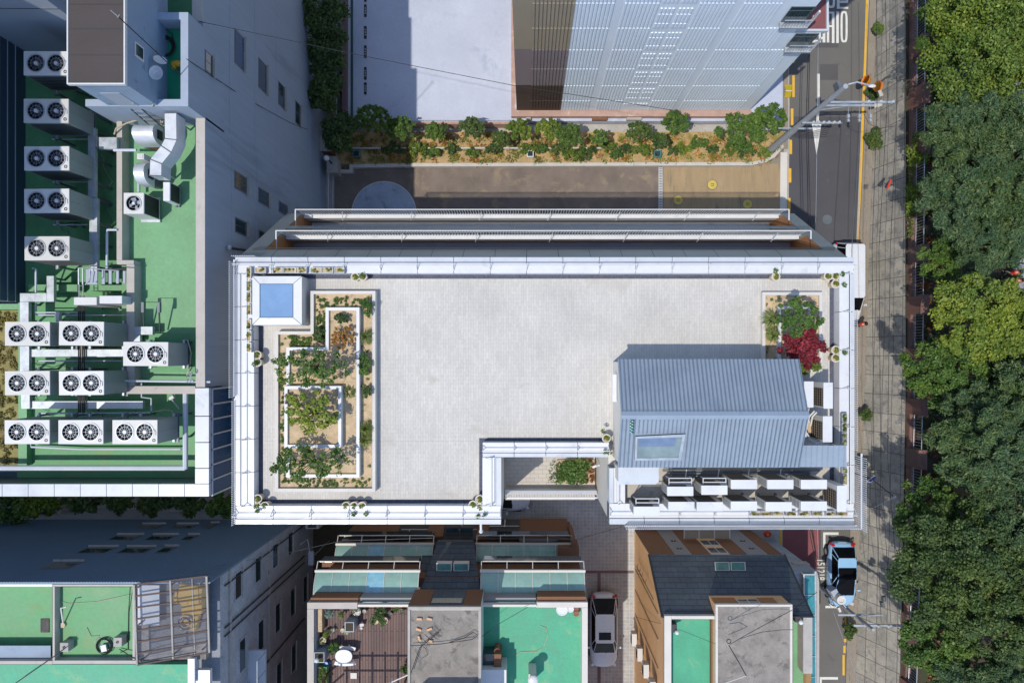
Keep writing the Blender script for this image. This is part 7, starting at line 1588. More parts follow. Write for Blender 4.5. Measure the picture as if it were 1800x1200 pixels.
# stair block with concrete roof
ZS = 10.0; k = MB(); k.pbox(1259, 1064, 1392, 1330, ZS, 6); k.build('stair_block', MT['brick_orange'], rh)
k = MB(); k.pbox(1258.5, 1063, 1392.5, 1330, ZS + .03, ZS); k.build('stair_roof', MT['rough_conc'], rh); k = MB(); k.pbox(1258, 1062, 1393, 1065.5, ZS + .12, ZS - .1); k.pbox(1258, 1066, 1262, 1330, ZS + .11, ZS - .1); k.pbox(1389, 1066, 1393, 1330, ZS + .11, ZS - .1); k.build('stair_roof_kerb', MT['concrete_lt'], rh)
yS = WY(1062, ZS); k = MB(); k.box(WX(1259, ZS) + .02, yS, ZS - 1.0, WX(1300, ZS), yS + .02, ZS - .12); k.box(WX(1340, ZS), yS, ZS - 1.0, WX(1370, ZS), yS + .02, ZS - .12); k.build('timber_panel', MT['wood'], rh)
wn = MB().box(WX(1301, ZS), yS, ZS - .75, WX(1339, ZS), yS + .03, ZS - .15).build('window', MT['offwhite'], rh); MB().box(WX(1303, ZS), yS + .031, ZS - .7, WX(1319, ZS), yS + .036, ZS - .2).box(WX(1321, ZS), yS + .031, ZS - .7, WX(1337, ZS), yS + .036, ZS - .2).build('panes', MT['glass'], wn)
# terraces
k = MB(); k.pbox(1180, 1088, 1256, 1330, 9.0, 8.6); k.build('green_terrace', MT['teal'], rh); k = MB(); k.pbox(1168, 1082, 1180, 1330, 9.85, 8.6); k.pbox(1180.3, 1082, 1256, 1087.5, 9.84, 8.6); k.build('parapet', MT['concrete_lt'], rh)
k = MB(); k.pbox(1250, 1088, 1256, 1330, 9.3, 9.0); k.build('brick_step', MT['brown'], rh)
k = MB(); k.pbox(1394, 1088, 1412, 1330, 9.0, 8.6); k.build('green_terrace', MT['green'], rh); k = MB(); k.pbox(1412, 1084, 1428, 1183, 9.8, 8.6); k.build('parapet', MT['concrete'], rh)
MB().box(XB2, WY(1330, 6), 0, WX(1436, 6.4), WY(1004, 6.4), 6.35).build('glazed_bay', MT['wall_tile'], rh)
t = thing('glazed_balcony', 'teal glazed balcony roof along the road side of the orange house', 'balcony', W(1420, 1050, 6.4)); MB().quad(W(1413, 1009, 6.75), W(1432, 1009, 6.55), W(1434, 1330, 6.55), W(1415, 1330, 6.75)).build('roof_sheet', GL('bay_teal', C(70, 150, 160), .12), t)
MB().quad(W(1400, 999, 5.6), W(1424, 1002, 5.6), W(1432, 1008, 6.5), W(1412, 1009, 6.7)).build('end_sheet', MT['glass_t'], t); k = MB()
for P in ([W(1413, 1009, 6.8), W(1432, 1009, 6.6)], [W(1413, 1009, 6.8), W(1415, 1330, 6.8)], [W(1400, 999, 5.7), W(1413, 1009, 6.8)], [W(1419, 1002, 5.7), W(1432, 1009, 6.6)]): k.tube(P, .04, 5)
k.build('frame', MT['offwhite'], t)
for i in range(5): MB().tube([W(1413.5, 1045 + i * 36, 6.82), W(1433, 1045 + i * 36, 6.62)], .02, 5).build('bar', MT['white_b'], t)
k = MB(); k.pbox(1436, 1006, 1440, 1330, 2.4, 0); k.build('garden_wall', MT['coping'], None, label='thin pale wall between the orange house and the road', cat='wall')
MB().pbox(1397, 991, 1424, 999, 5.2, 4.6).build('side_canopy', MT['coping'], rh)
# side wall air conditioners
for i, (z, lab) in enumerate([(1.9, 'lowest small unit bracketed to the orange wall'), (4.1, 'second small unit up the orange wall'), (6.3, 'third small unit up the orange wall'), (8.4, 'highest small unit on the orange wall by the photo edge')]):
    t = thing('wall_air_conditioner', lab, 'air conditioner', (XA2 - .3, -18.35 - i * .05, z - .6), 'small units on the orange wall'); x = XA2 - .3; y = -18.35
    MB().box(x - .16, y - .4, z - .6, x + .16, y + .4, z).build('case', MT['ac'], t, bevel=.02); MB().box(x - .172, y - .3, z - .5, x - .162, y + .2, z - .08).build('grille', MT['coil'], t); MB().box(x - .2, y - .3, z - .66, XA2, y - .26, z - .61).box(x - .2, y + .26, z - .66, XA2, y + .3, z - .61).build('bracket', MT['steel'], t)
t = thing('wall_antenna', 'dark branching aerial fixed to the orange wall', 'antenna', (XA2 - .2, -12.8, 3)); k = MB(); P0 = Vector((XA2 - .25, WY(1000, 3) , 2.4)); P1 = Vector((XA2 - .25, WY(1075, 9) + .4, 8.2)); k.tube([P0, P1], .02, 5)
for f in (.05, .2, .35, .55): p = P0.lerp(P1, f); k.tube([p, p + Vector((.0, .35, .35))], .012, 4); k.tube([p, p + Vector((-.2, .25, .1))], .012, 4)
k.build('rods', MT['cable'], t)
k = MB()
for y in (-14.2, -15.6, -17.2, -19): k.tube([(XA2 - .04, y, .5), (XA2 - .04, y, 8.5)], .025, 5)
k.build('downpipe', MT['hose'], rh)
t = thing('roof_lamp', 'white round lamp at the corner of the narrow terrace of the orange house', 'lamp', W(1408, 1093, 9.8)); MB().ball(W(1408, 1093, 10.0), .13).build('globe', MT['white'], t, smooth=True); MB().pbox(1398, 1083, 1406, 1093, 9.9, 9.6).build('bracket', MT['dark'], t)
t = thing('roof_lamp', 'white round lamp at the corner of the wide green terrace', 'lamp', W(1190, 1110, 9.8)); MB().ball(W(1190, 1111, 10.0), .12).build('globe', MT['white'], t, smooth=True); MB().pbox(1180, 1097, 1190, 1111, 9.86, 9.3).build('bracket', MT['dark'], t)
wire('black cable across the concrete roof of the orange house', [(1283, 1132, 11.8), (1310, 1116, 11.8), (1352, 1093, 11.8), (1395, 1070, 11.6), (1436, 1040, 9)], .016); wire('second black cable curving over the same concrete roof', [(1283, 1132, 11.8), (1300, 1122, 11.7), (1340, 1110, 11.7), (1375, 1106, 11.6), (1394, 1106, 11.5)], .014)
t = thing('roof_antenna', 'black antenna leaning over the concrete roof of the orange house', 'antenna', W(1281, 1135, ZS)); k = MB(); k.tube([W(1281, 1133, 11.6), W(1298, 1162, 12.8), W(1312, 1187, 13.4)], .022, 5); k.build('mast', MT['cable'], t); k = MB(); k.ring(*W(1281, 1126, 11.7)[:2], 11.7, 11.74, .12, .09, 14); k.build('coil', MT['cable'], t); MB().tube([W(1275, 1200, 13.3), W(1312, 1187, 13.4)], .018, 4).build('crossbar', MT['offwhite'], t)
wire('thin black wire from the orange wall over the wide green terrace', [(1115, 1083, 3), (1160, 1095, 9), (1200, 1108, 10.2), (1258, 1131, 11)], .01)

# ================================================================ louvred tower (top)
MT['louvre'] = M('louvre_white', C(228, 240, 255, 1.15), .5, var=.04, vs=.8, fine=5)
YF = 16.2; Z0 = .95; tw_ = thing('louvred_tower', 'tall pale louvred facade with a brown block at its left edge', 'building', (7, 18, 0)); TX0, TX1 = WX(908, Z0), WX(1318, Z0); TH = 27
xb = WX(985, Z0)
m = MB(); m.box(xb, YF, 0, TX1, 34, 11.7); m.box(xb, YF, 11.702, 13.45, 34, TH); m.build('wall', M('tower_white', C(228, 240, 255, 1.15), .55, var=.03, vs=.3, fine=3), tw_)
cols = [(0.0, 5.1, M('tower_brown', C(86, 70, 64), .7, var=.06)), (5.1, 9.9, M('tower_mauve', C(146, 134, 138), .7, var=.05)), (9.9, TH, M('tower_beige', C(172, 160, 140), .7, var=.05))]
for z0, z1, mt in cols: MB().box(TX0, YF, z0, xb - .002, 34, z1 - .002).build('painted_band', mt, tw_)
S_ = [(933, 984, 'b'), (986, 1031, 'w'), (1046, 1087, 'w'), (1092, 1109, 'n'), (1115, 1131, 'n'), (1138, 1178, 'w'), (1192, 1300, 'w')]
for a, b, kd in S_:
    xs = [WX(a, Z0) + i * .185 for i in range(int((WX(b, Z0) - WX(a, Z0)) / .185) + 1)]
    segs = cols if kd == 'b' else [(Z0, TH, MT['louvre'])]
    for z0, z1, mt in segs:
        m = MB(); lo = max(z0, 1.0)
        rows = [2.7 + 2.4 * i for i in range(-1, 11)]
        for zb in rows:
            if kd == 'n':
                for k2 in (0, .55, 1.45):
                    z_a, z_b = zb + k2, zb + k2 + (.42 if k2 != .55 else .78)
                    if z_a < lo or z_b > z1: continue
                    for x in xs: m.box(x, YF - .045, z_a, x + .1, YF, z_b)
            else:
                z_a, z_b = max(zb + .05, lo), min(zb + 2.34, z1)
                if z_b <= z_a + .05: continue
                for x in xs:
                    if x < (14.1 if z_b < 10.1 else 12.9 if z_b < 12.6 else 11.8): m.box(x, YF - .04, z_a, x + .1, YF, z_b)
        if m.v: m.build('louvres', mt, tw_)
m = MB()
for q in [(TX0 - .35, YF - .42, TX1 + .12, YF - .02)]: m.box(q[0], q[1], 0, q[2], q[3], Z0)
m.box(TX0 - .35, YF - .019, 0, TX0 - .05, 34, Z0 - .01); m.build('plinth', MT['brown_coping'], tw_)
MB().box(TX0 - .05, YF - .04, Z0 - .01, TX0 - .005, 34, Z0 + .2).build('corner_trim', MT['white'], tw_)
for i, x in enumerate((925, 1040, 1100, 1165)): MB().box(WX(x, .4), YF - .6, .556, WX(x + (26 if i else 8), .4), YF - .43, .8).build('plinth_box', MT['brown'] if i % 2 else MT['concrete'], tw_)
# loggias at the upper right corner
for z, x0_, x1_ in ((10.1, 13.55, 14.9), (12.75, 12.3, 13.65)):
    TQ = x1_ - .15
    lg = MB().box(x0_, YF - .32, z, x1_, YF - .002, z + .14).build('loggia', MT['steel'], tw_)
    MB().box(x0_ + .03, YF - .05, z + .14, TQ, YF - .004, z + 1.55).build('glazing', MT['glass'], lg); k = MB()
    k.tube([(x0_, YF - .28, z + .8), (x1_, YF - .28, z + .8), (x1_, YF - .05, z + .8)], .03, 5)
    for i in range(9): k.tube([(x0_ + .05 + i * .145, YF - .28, z + .14), (x0_ + .05 + i * .145, YF - .28, z + .8)], .012, 4)
    k.build('railing', MT['steel'], lg); MB().box(x1_ - .08, YF - .3, z + .14, x1_, YF - .2, z + 1.6).build('brace', MT['white'], lg)
k = MB(); z = 11.72; k.box(13.46, YF + .1, z, 15.0, 34, z + .08); er = k.build('side_terrace', MT['red_pave'], tw_); k = MB(); k.box(13.46, YF - .0, z, 15.1, YF + .098, z + .2); k.box(15.002, YF + .1, z - .3, 15.1, 34, z + .2); k.build('terrace_edge', MT['white_b'], er)
# roof lights of the court
k0 = None
for i, (a, b, lab) in enumerate([(-22, 3, 'dark slotted court light cut by the top edge of the photo'), (8, 30, 'dark slotted court light nearest the top edge'), (46, 68, 'third dark slotted court light from the top'), (80, 102, 'fourth dark slotted court light from the top'), (118, 140, 'fifth dark slotted court light from the top'), (145, 166, 'lowest dark slotted court light near the dense tree')]):
    t = thing('slot_light', lab, 'roof light', W(642, (a + b) / 2, .55), 'dark slots along the left of the court'); MB().pbox(639.8, a, 644.2, b, .6, .55).build('frame', MT['black'], t, bevel=.01); k = MB()
    for f in (.3, .5, .7): y = a + (b - a) * f; k.pbox(641, y - 1.2, 643, y + 1.2, .612, .6)
    k.build('lens', MT['steel'], t)
# yellow caution stand and guy wire
t = thing('caution_stand', 'folded yellow plastic caution stand on the pavement by the tower corner', 'caution stand', W(1385, 162, .1)); 
P = lambda x, y, z: W(x, y, z)
MB().quad(P(1379, 171, .12), P(1390, 171, .12), P(1391.5, 160, .75), P(1381, 160, .75)).quad(P(1381, 160, .75), P(1391.5, 160, .75), P(1392, 149, .12), P(1378.5, 149, .12)).build('panels', MT['yellow'], t); MB().tube([P(1380.5, 160, .78), P(1392, 160, .78)], .03, 5).build('hinge', MT['offwhite'], t)
# ---------------------------------------------------------------- utility poles
def pole(name, lab, bx, by, H, r0, r1):
    b = W(bx, by, 0); t = thing(name, lab, 'utility pole', b, 'utility poles'); MB().tube([b, (b.x, b.y, H)], r0, 14, r1=r1).build('shaft', M('pole_grey', C(170, 176, 184), .7, var=.08), t, smooth=True); return t, b
t, b = pole('utility_pole', 'tall grey utility pole with crossarms and street light beside the planting strip', 1350, 267, 11.2, .24, .13)
def arm(t, b, z, x1, y_off=0, r=.05, x0=0, nm='crossarm'): MB().box(b.x + x0, b.y + y_off - r, z - r, b.x + x1, b.y + y_off + r, z + r).build(nm, MT['steel'], t)
arm(t, b, 9.4, 3.45, -.15); arm(t, b, 8.9, 2.6, -.15); arm(t, b, 6.3, 2.1, -.2, .045, -.25); arm(t, b, 5.3, .75, -.2, .04, -.1); arm(t, b, 4.3, .35, .15, .035, -.9)
k = MB(); 
for z, x in ((9.4, 1.4), (8.9, 1.3)): k.tube([(b.x, b.y - .15, z - .6), (b.x + x, b.y - .15, z - .05)], .025, 5)
k.build('arm_brace', MT['steel'], t)
def ins(x, y, z, L=.3):
    k = MB(); k.tube([(x, y, z), (x, y, z - L * .4)], .014, 5)
    for i in range(3): k.cyl(x, y, z - L * .4 - .07 * (i + 1), z - L * .4 - .07 * i - .02, .07, .05, 10)
    k.build('insulator', MT['white_b'], t)
def hins(x, y, z, dy=-.7):
    k = MB(); k.tube([(x, y, z), (x, y + dy * .5, z - .03)], .014, 5); k.obox((x, y + dy * .7, z - .05), .12, .2, .14); k.obox((x + .03, y + dy, z - .1), .1, .16, .12, .4); k.build('cutout', MT['steel'], t)
for dx in (1.25, 1.85, 2.45): hins(b.x + dx, b.y - .2, 8.85)
for i in range(6): ins(b.x + .35 + i * .3, b.y - .2, 6.62, .2)
for dx in (2.0, 2.65, 3.3): ins(b.x + dx, b.y - .15, 9.72, .25)
k = MB(); k.tube([(b.x, b.y, 10.3), (b.x + .15, b.y + .1, 11.2), (b.x + .5, b.y + .15, 11.35), (b.x + 1.2, b.y, 11.3)], .04, 6); k.build('lamp_arm', MT['steel'], t, smooth=True); MB().ball((b.x + 1.3, b.y - .02, 11.28), .2, .09, .06).build('lamp_head', MT['offwhite'], t, smooth=True)
k = MB(); k.obox((b.x + .3, b.y + .35, 8.0), .5, .12, .12, .6); k.obox((b.x - .05, b.y + .25, 10.4), .16, .5, .5, .3); k.build('switch_gear', MT['steel_d'], t)
k = MB()
for i in range(5): k.tube([(b.x + .2, b.y - .2, 5 - i * .2), (b.x + .7 + i * .1, b.y - .4, 5.4 - i * .3), (b.x + 1.6, b.y - .3 - .1 * i, 5.8 - i * .1)], .014, 4)
k.build('jumper_wires', MT['cable'], t); PB = b
t, b = pole('utility_pole', 'grey utility pole with transformer leaning over the blue car', 1441, 1032, 7.1, .14, .09)
arm(t, b, 5.1, 1.55, .1, .05, -1.13); arm(t, b, 6.2, 2.2, -.1, .055, -.7)
k = MB(); k.tube([(b.x, b.y - .1, 5.6), (b.x + 1.1, b.y - .1, 6.15)], .025, 5); k.build('arm_brace', MT['steel'], t)
cx, cy = b.x - .55, b.y + .7; MB().cyl(cx, cy, 3.5, 4.3, .26, .26, 22).build('transformer', MT['offwhite'], t, smooth=True); MB().ring(cx, cy, 4.3, 4.36, .27, .16, 22).build('transformer_lid', MT['white'], t); MB().obox((cx - .2, cy + .3, 3.6), .4, .4, .7, .5).build('switch_box', MT['panel_grey'], t)
MB().tube([(b.x, b.y, 3.9), (cx, cy, 3.9)], .04, 5).build('transformer_bracket', MT['steel'], t)
for dx in (.7, 1.3, 2.0): ins(b.x + dx, b.y - .1, 6.48, .2)
k = MB()
for i in range(9): a = random.uniform(0, 6.28); k.tube([(b.x + .15 * math.cos(a), b.y + .15 * math.sin(a), 1.6 + i * .1), (b.x + .35 * math.cos(a + .8), b.y - .1 + .35 * math.sin(a + .8), 1.8 + i * .1), (b.x + .1 * math.cos(a + 2), b.y - .1 + .4 * math.sin(a + 2), 1.7 + i * .1)], .016, 4)
k.build('cable_bundle', MT['cable'], t); k = MB(); k.obox((b.x - .1, b.y + .3, 2.4), .14, .26, .14); k.obox((b.x + .1, b.y - .5, 2.6), .14, .3, .2, .4); k.build('splice_boxes', MT['offwhite'], t); PC = b
k = MB(); k.obox((b.x + 1.6, b.y + .7, 5.0), .16, .3, .3, .3); k.obox((b.x + 1.75, b.y + 1.0, 4.9), .2, .25, .3); k.build('hanging_gear', MT['steel_d'], t)
# overhead wires along the road
wire('pair of thick black road cables, left strand', [(1425.5, -60, 7), (1417, 215, 6.3), (1422, 440, 6.3), (1424, 940, 6), (1443, 1034, 4.0)], .022)
wire('pair of thick black road cables, right strand', [(1428, -60, 6.6), (1420, 215, 6.0), (1426, 440, 6), (1428, 940, 5.6), (1444, 1034, 3.6)], .018)
wire('thin pale road wire over the white centre line', [(1440, -60, 6.4), (1435, 330, 6.2), (1433, 440, 6), (1437, 940, 5.6), (1442, 1034, 3.4)], .012, 'steel')
wire('thin road wire left of the yellow line', [(1513, 200, 8.5), (1505, 330, 8.4), (1497, 440, 8.3), (1500, 700, 8.3)], .014, 'steel_d')
wire('outer wire over the block wall', [(1540, -60, 9.3), (1542, 172, 9.7), (1533, 440, 9.4), (1536, 800, 9), (1549, 1094, 6.4)], .013)
wire('middle wire over the block wall', [(1555, -60, 9.3), (1560, 172, 9.7), (1545, 440, 9.4), (1548, 800, 9), (1566, 1094, 6.4)], .013)
wire('inner wire beside the park fence', [(1574, -60, 9.3), (1577, 172, 9.7), (1565, 440, 9.4), (1560, 800, 9), (1583, 1094, 6.4)], .013)
wire('curved service wire from the first pole to the block wall', [(1518, 200, 8.8), (1528, 218, 8.2), (1546, 226, 8.2), (1572, 222, 8.6)], .012)
wire('long thin wire from the grey block across the court to the tower', [(350, 38, 17.6), (640, 99, 17), (900, 150, 17), (1190, 195, 17)], .012)
wire('dark wire from the stair platform down the grey wall', [(328, 104, 19), (373, 134, 17), (430, 172, 13), (508, 215, 8), (540, 228, 5)], .016)
wire('thin wire from the old block to the terrace house', [(350, 1000, 14), (430, 985, 11), (520, 968, 9), (600, 950, 7.5), (760, 945, 7.5)], .012, 'steel_d')
wire('thin black wire sagging over the alley', [(838, 943, 8), (925, 936, 8), (1012, 948, 8), (1094, 925, 10)], .012)
wire('thin wire over the lower right bay lines', [(1443, 1034, 3.5), (1465, 1075, 5), (1510, 1200, 6)], .012, 'steel')
# orange traffic mirrors
t = thing('traffic_mirror', 'pair of orange round traffic mirrors on a pole at the foot of the block wall', 'traffic mirror', W(1531, 158, .1)); b = W(1531, 158, .1); MB().tube([(b.x, b.y, .1), (b.x, b.y, 2.6)], .035, 8).build('post', MT['steel_d'], t)
for x, y, ax in ((1525, 143, (-.8, .2, .25)), (1540, 152, (.3, -.3, .8))):
    c = W(x, y, 2.6); d = Vector(ax).normalized(); u = d.orthogonal().normalized(); q = d.cross(u); m = MB(); rings = []; n = 20
    for rr, h in ((.34, .2), (.33, .1), (.26, -.02), (.14, -.1), (.02, -.13)):
        bb = len(m.v); m.v += [tuple(c + u * rr * math.cos(6.2832 * i / n) + q * rr * math.sin(6.2832 * i / n) + d * h) for i in range(n)]; rings.append(bb)
    for a_, b_ in zip(rings, rings[1:]):
        for i in range(n): j = (i + 1) % n; m.f.append((a_ + i, a_ + j, b_ + j, b_ + i))
    m.f.append(tuple(range(rings[-1], rings[-1] + n))); hd = m.build('mirror_head', MT['orange'], t, smooth=True)
    m = MB(); m.v += [tuple(c + u * .31 * math.cos(6.2832 * i / n) + q * .31 * math.sin(6.2832 * i / n) + d * .12) for i in range(n)]; m.f.append(tuple(range(n))); m.build('glass', M('mirror_glass', C(220, 150, 60), .15, .8), hd)
t = thing('road_sign', 'two pale sign panels beside the orange mirrors seen from above', 'sign', W(1546, 172, .2)); b = W(1546, 172, .1); MB().tube([(b.x, b.y, .1), (b.x, b.y, 2.9)], .035, 8).build('post', MT['steel'], t)
MB().quad(W(1543, 160, 2.9), W(1549, 158, 2.9), W(1553, 168, 2.5), W(1547, 170, 2.5)).build('panel', MT['offwhite'], t); MB().quad(W(1537, 180, 2.6), W(1551, 177, 2.6), W(1551, 186, 2.3), W(1537, 190, 2.3)).build('panel', MT['offwhite'], t)
t = thing('solar_panel', 'blue two-cell solar panel with white frame on a pole by the block wall', 'solar panel', W(1535, 850, .1)); A, B, Cc, D = W(1523, 846, 3.2), W(1536, 836, 3.2), W(1543, 837.5, 3.0), W(1530, 848, 3.0)
MB().quad(A, B, Cc, D).build('frame', MT['white'], t); c = (A + B + Cc + D) / 4; MB().quad(*[p.lerp(c, .16) + Vector((0, 0, .015)) for p in (A, B, Cc, D)]).build('cells', MT['blue'], t); MB().tube([(c.x, c.y, .1), tuple(c)], .04, 6).tube([tuple(c), W(1572, 873, 4.4)], .03, 6).build('post', MT['dark'], t); MB().ball(W(1573, 873, 4.45), .09).build('beacon', MT['white'], t, smooth=True); MB().tube([W(1538, 891, 3.8), W(1570, 874, 4.4)], .015, 5).build('stay', MT['steel'], t); MB().obox(W(1536, 829, 2.6), .3, .2, .2, .4).build('battery', MT['hose'], t)
t = thing('warning_flag', 'small tilted red and black banner beside the block wall', 'banner', W(1563, 324, 2.6)); MB().quad(W(1558, 332, 3.3), W(1561, 333, 3.35), W(1568, 316, 3.35), W(1565, 315, 3.3)).build('red_cloth', MT['red'], t); MB().quad(W(1554.5, 329, 3.2), W(1558, 332, 3.3), W(1565, 315, 3.3), W(1563, 316, 3.2)).build('black_cloth', MT['navy'], t); c = W(1569, 325, 3.2); MB().tube([tuple(c), (c.x + .0, c.y, 2.4)], .02, 5).tube([tuple(c), W(1562, 324, 3.28)], .02, 5).build('pole', MT['black'], t)
# ---------------------------------------------------------------- cars
def loft(sections, close=True):
    """sections: list of lists of (x,y,z), each the same length"""
    m = MB(); n = len(sections[0])
    for s in sections: m.v += s
    for i in range(len(sections) - 1):
        for k in range(n - 1): a = i * n + k; m.f.append((a, a + 1, a + n + 1, a + n))
    m.f.append(tuple(range(n))[::-1]); m.f.append(tuple(range((len(sections) - 1) * n, len(sections) * n))); return m
def vehicle(name, lab, cat, L, Wd, st, cab, paint, roofm, glassm, loc, rz, group=None, ribs=False, sunroof=None, lights=True, roof_t=.03):
    """st: stations (t along length 0 rear..1 front, half width factor, deck height, lower height); cab: (t rear base, t rear roof, t front roof, t front base, roof height, belt)"""
    t = thing(name, lab, cat, (0, 0, 0), group); X = lambda u: (u - .5) * L
    secs = []
    for u, wf, h, lo in st:
        w2 = Wd / 2 * wf; secs.append([(X(u), -w2 * .86, lo), (X(u), -w2 * .98, lo + .12), (X(u), -w2, (lo + h) / 2), (X(u), -w2 * .95, h - .1), (X(u), -w2 * .78, h), (X(u), 0, h + .035), (X(u), w2 * .78, h), (X(u), w2 * .95, h - .1), (X(u), w2, (lo + h) / 2), (X(u), w2 * .98, lo + .12), (X(u), w2 * .86, lo)])
    b = loft(secs).build('body', paint, t, smooth=True); sb = b.modifiers.new('smooth', 'SUBSURF'); sb.levels = 2; sb.render_levels = 2
    rb, rr, fr, fb, H, belt = cab; w0, w1 = Wd / 2 * .86, Wd / 2 * .63
    def sec(u, w2, z): return (X(u), w2, z)
    base_ = [(rb, w0 * .93), ((rb + rr) / 2 + .03, w0), ((fr + fb) / 2 - .02, w0), (fb, w0 * .86)]; top = [(rr, w1 * .95), (rr + .05, w1), (fr - .05, w1), (fr, w1 * .93)]
    g = MB(); n = 4
    for (u, w2), (v, w3) in zip(base_, top): pass
    Bp = [(X(u), w2, belt) for u, w2 in base_] + [(X(u), -w2, belt) for u, w2 in base_[::-1]]; Tp = [(X(u), w2, H) for u, w2 in top] + [(X(u), -w2, H) for u, w2 in top[::-1]]
    g.v = Bp + Tp; k = 8
    for i in range(8): j = (i + 1) % 8; g.f.append((i, j, k + j, k + i))
    g.f.append(tuple(range(8, 16))[::-1]); gl = g.build('windows', glassm, t, smooth=True); bv = gl.modifiers.new('bevel', 'BEVEL'); bv.width = .05; bv.segments = 2
    # roof skin
    r = MB(); e = .03; P = [(X(rr) - e, w1 * .93), (X(rr) + .12, w1 + e), (X(fr) - .12, w1 + e), (X(fr) + e, w1 * .9)]; P = P + [(x, -y) for x, y in P[::-1]]
    r.prism(P, H - .03, H + roof_t); ro = r.build('roof', roofm, t, smooth=True, bevel=.025)
    if ribs:
        q = MB()
        for yy in (-.45, -.27, -.09, .09, .27, .45): q.box(X(rr) + .3, yy - .02, H + roof_t, X(fr) - .25, yy + .02, H + roof_t + .02)
        q.build('roof_ribs', roofm, ro)
    if sunroof:
        q = MB(); q.box(X(sunroof[0]), -w1 * sunroof[2], H + roof_t + .001, X(sunroof[1]), w1 * sunroof[2], H + roof_t + .008); q.build('sunroof', glassm, ro)
    # pillars
    for s in (-1, 1):
        q = MB()
        for (u, w2), (v, w3) in zip(base_, top): q.tube([(X(u), s * w2, belt), (X(v), s * w3, H)], .024, 5)
        q.build('pillars', paint, t)
        q = MB(); q.obox((X(fb) - .35, s * (Wd / 2 + .06), belt + .02), .14, .2, .13, s * .15); q.build('mirror', paint if paint != MT['white'] else MT['black'], t, bevel=.03)
        q = MB(); q.obox((X(.975) - .1, s * Wd / 2 * .72, st[-2][2] - .1), .2, .3, .1, -s * .5); q.build('headlight', M('lamp_glass', C(230, 234, 240), .15, .2), t, bevel=.03)
        q = MB(); q.obox((X(.02) + .06, s * Wd / 2 * .74, st[1][2] - .08), .16, .34, .12, s * .45); q.build('tail_light', M('tail_red', C(190, 24, 34), .2), t, bevel=.03)
        for u in (.17, .8):
            wy = s * (Wd / 2 - .09); q = MB(); v = MB().ring(0, 0, -.1, .1, .33, .2, 22).v; q = MB().ring(0, 0, -.1, .1, .33, .2, 22); q.v = [(X(u) + a, wy + c, .33 + b_) for a, b_, c in q.v]; wh = q.build('wheel', MT['black'], t); q = MB().cyl(0, 0, -.08, .08, .21, n=18); q.v = [(X(u) + a, wy + c, .33 + b_) for a, b_, c in q.v]; q.build('rim', MT['steel'], wh)
    q = MB(); q.tube([(X(fb) + .02, -w0 * .6, belt + .03), (X(fb) - .25, 0, belt + .09)], .012, 4).tube([(X(fb) + .02, w0 * .1, belt + .03), (X(fb) - .25, w0 * .55, belt + .09)], .012, 4); q.build('wipers', MT['black'], t)
    q = MB(); q.box(X(0) + .0, -.27, .62, X(0) + .03, .27, .76); q.build('number_plate', MT['white'], t)
    q = MB(); q.box(X(.03), -Wd / 2 * .7, .3, X(.97), Wd / 2 * .7, .42); q.build('underbody', MT['black'], t)
    t.location = loc; t.rotation_euler = (0, 0, rz); return t
def carpaint(nm, c, m=.0): return M(nm, c, .3, m, var=.02, coat=.6)
sedan = [(0, .6, .72, .38), (.03, .82, .86, .26), (.16, 1, .96, .2), (.5, 1, .97, .2), (.72, 1, .97, .2), (.88, .95, .84, .2), (.96, .74, .72, .26), (1, .46, .6, .34)]
suv = [(0, .6, .8, .38), (.03, .82, .95, .28), (.13, .98, 1.04, .24), (.5, 1, 1.05, .24), (.7, 1, 1.05, .24), (.88, .96, .92, .24), (.96, .76, .78, .28), (1, .5, .66, .36)]
vehicle('silver_car', 'silver car with black lower body parked in the paved alley', 'car', 4.95, 1.92, suv, (.05, .23, .6, .77, 1.5, 1.02), carpaint('paint_silver', C(222, 236, 255, 1.15)), carpaint('paint_silver_roof', C(228, 240, 255, 1.2)), MT['granite'], (5.13, -18.2, .006), R(-90), sunroof=(.46, .56, .66))
vehicle('blue_car', 'light blue car with black glass roof parked in the bay beside the pole', 'car', 4.3, 1.84, sedan, (.07, .2, .5, .8, 1.46, .96), carpaint('paint_blue', C(160, 206, 246)), carpaint('paint_blue_roof', C(160, 206, 246)), MT['granite'], (20.95, -14.5, .01), R(-90), sunroof=(.34, .52, .98))
van = [(0, .86, 1.0, .4), (.03, .95, 1.1, .3), (.15, 1, 1.15, .26), (.5, 1, 1.15, .26), (.75, 1, 1.12, .26), (.92, .97, 1.0, .26), (.98, .84, .8, .3), (1, .66, .66, .4)]
vehicle('white_van', 'white van with ribbed roof parked by the east side of the pale building', 'van', 5.2, 1.92, van, (.02, .06, .72, .87, 1.95, 1.12), carpaint('paint_van', C(236, 240, 248)), carpaint('paint_van', C(236, 240, 248)), MT['granite'], (21.25, 4.9, .01), R(-90), ribs=True)
vehicle('white_car', 'white car nosing out from under the courtyard terrace', 'car', 4.4, 1.8, sedan, (.08, .18, .5, .73, 1.45, .95), carpaint('paint_white_car', C(214, 224, 240)), carpaint('paint_white_car', C(214, 224, 240)), MT['granite'], (WX(932, .7) - 2.2, WY(884, .7) + .35, .008), 0)
vehicle('parked_minivan', 'pale vehicle in the shade at the top edge left of the evergreens', 'car', 4.6, 1.85, suv, (.06, .13, .6, .75, 1.7, 1.05), carpaint('paint_shade', C(190, 206, 234)), carpaint('paint_shade', C(190, 206, 234)), MT['granite'], (WX(528, 1), WY(42, 1), .0), R(88))
vehicle('parked_car', 'white car at the left edge between the two left blocks', 'car', 4.4, 1.8, sedan, (.08, .18, .55, .73, 1.45, .95), carpaint('paint_white_car', C(214, 224, 240)), carpaint('paint_white_car', C(214, 224, 240)), MT['granite'], (WX(-15, 1), WY(928, 1), .02), 0)
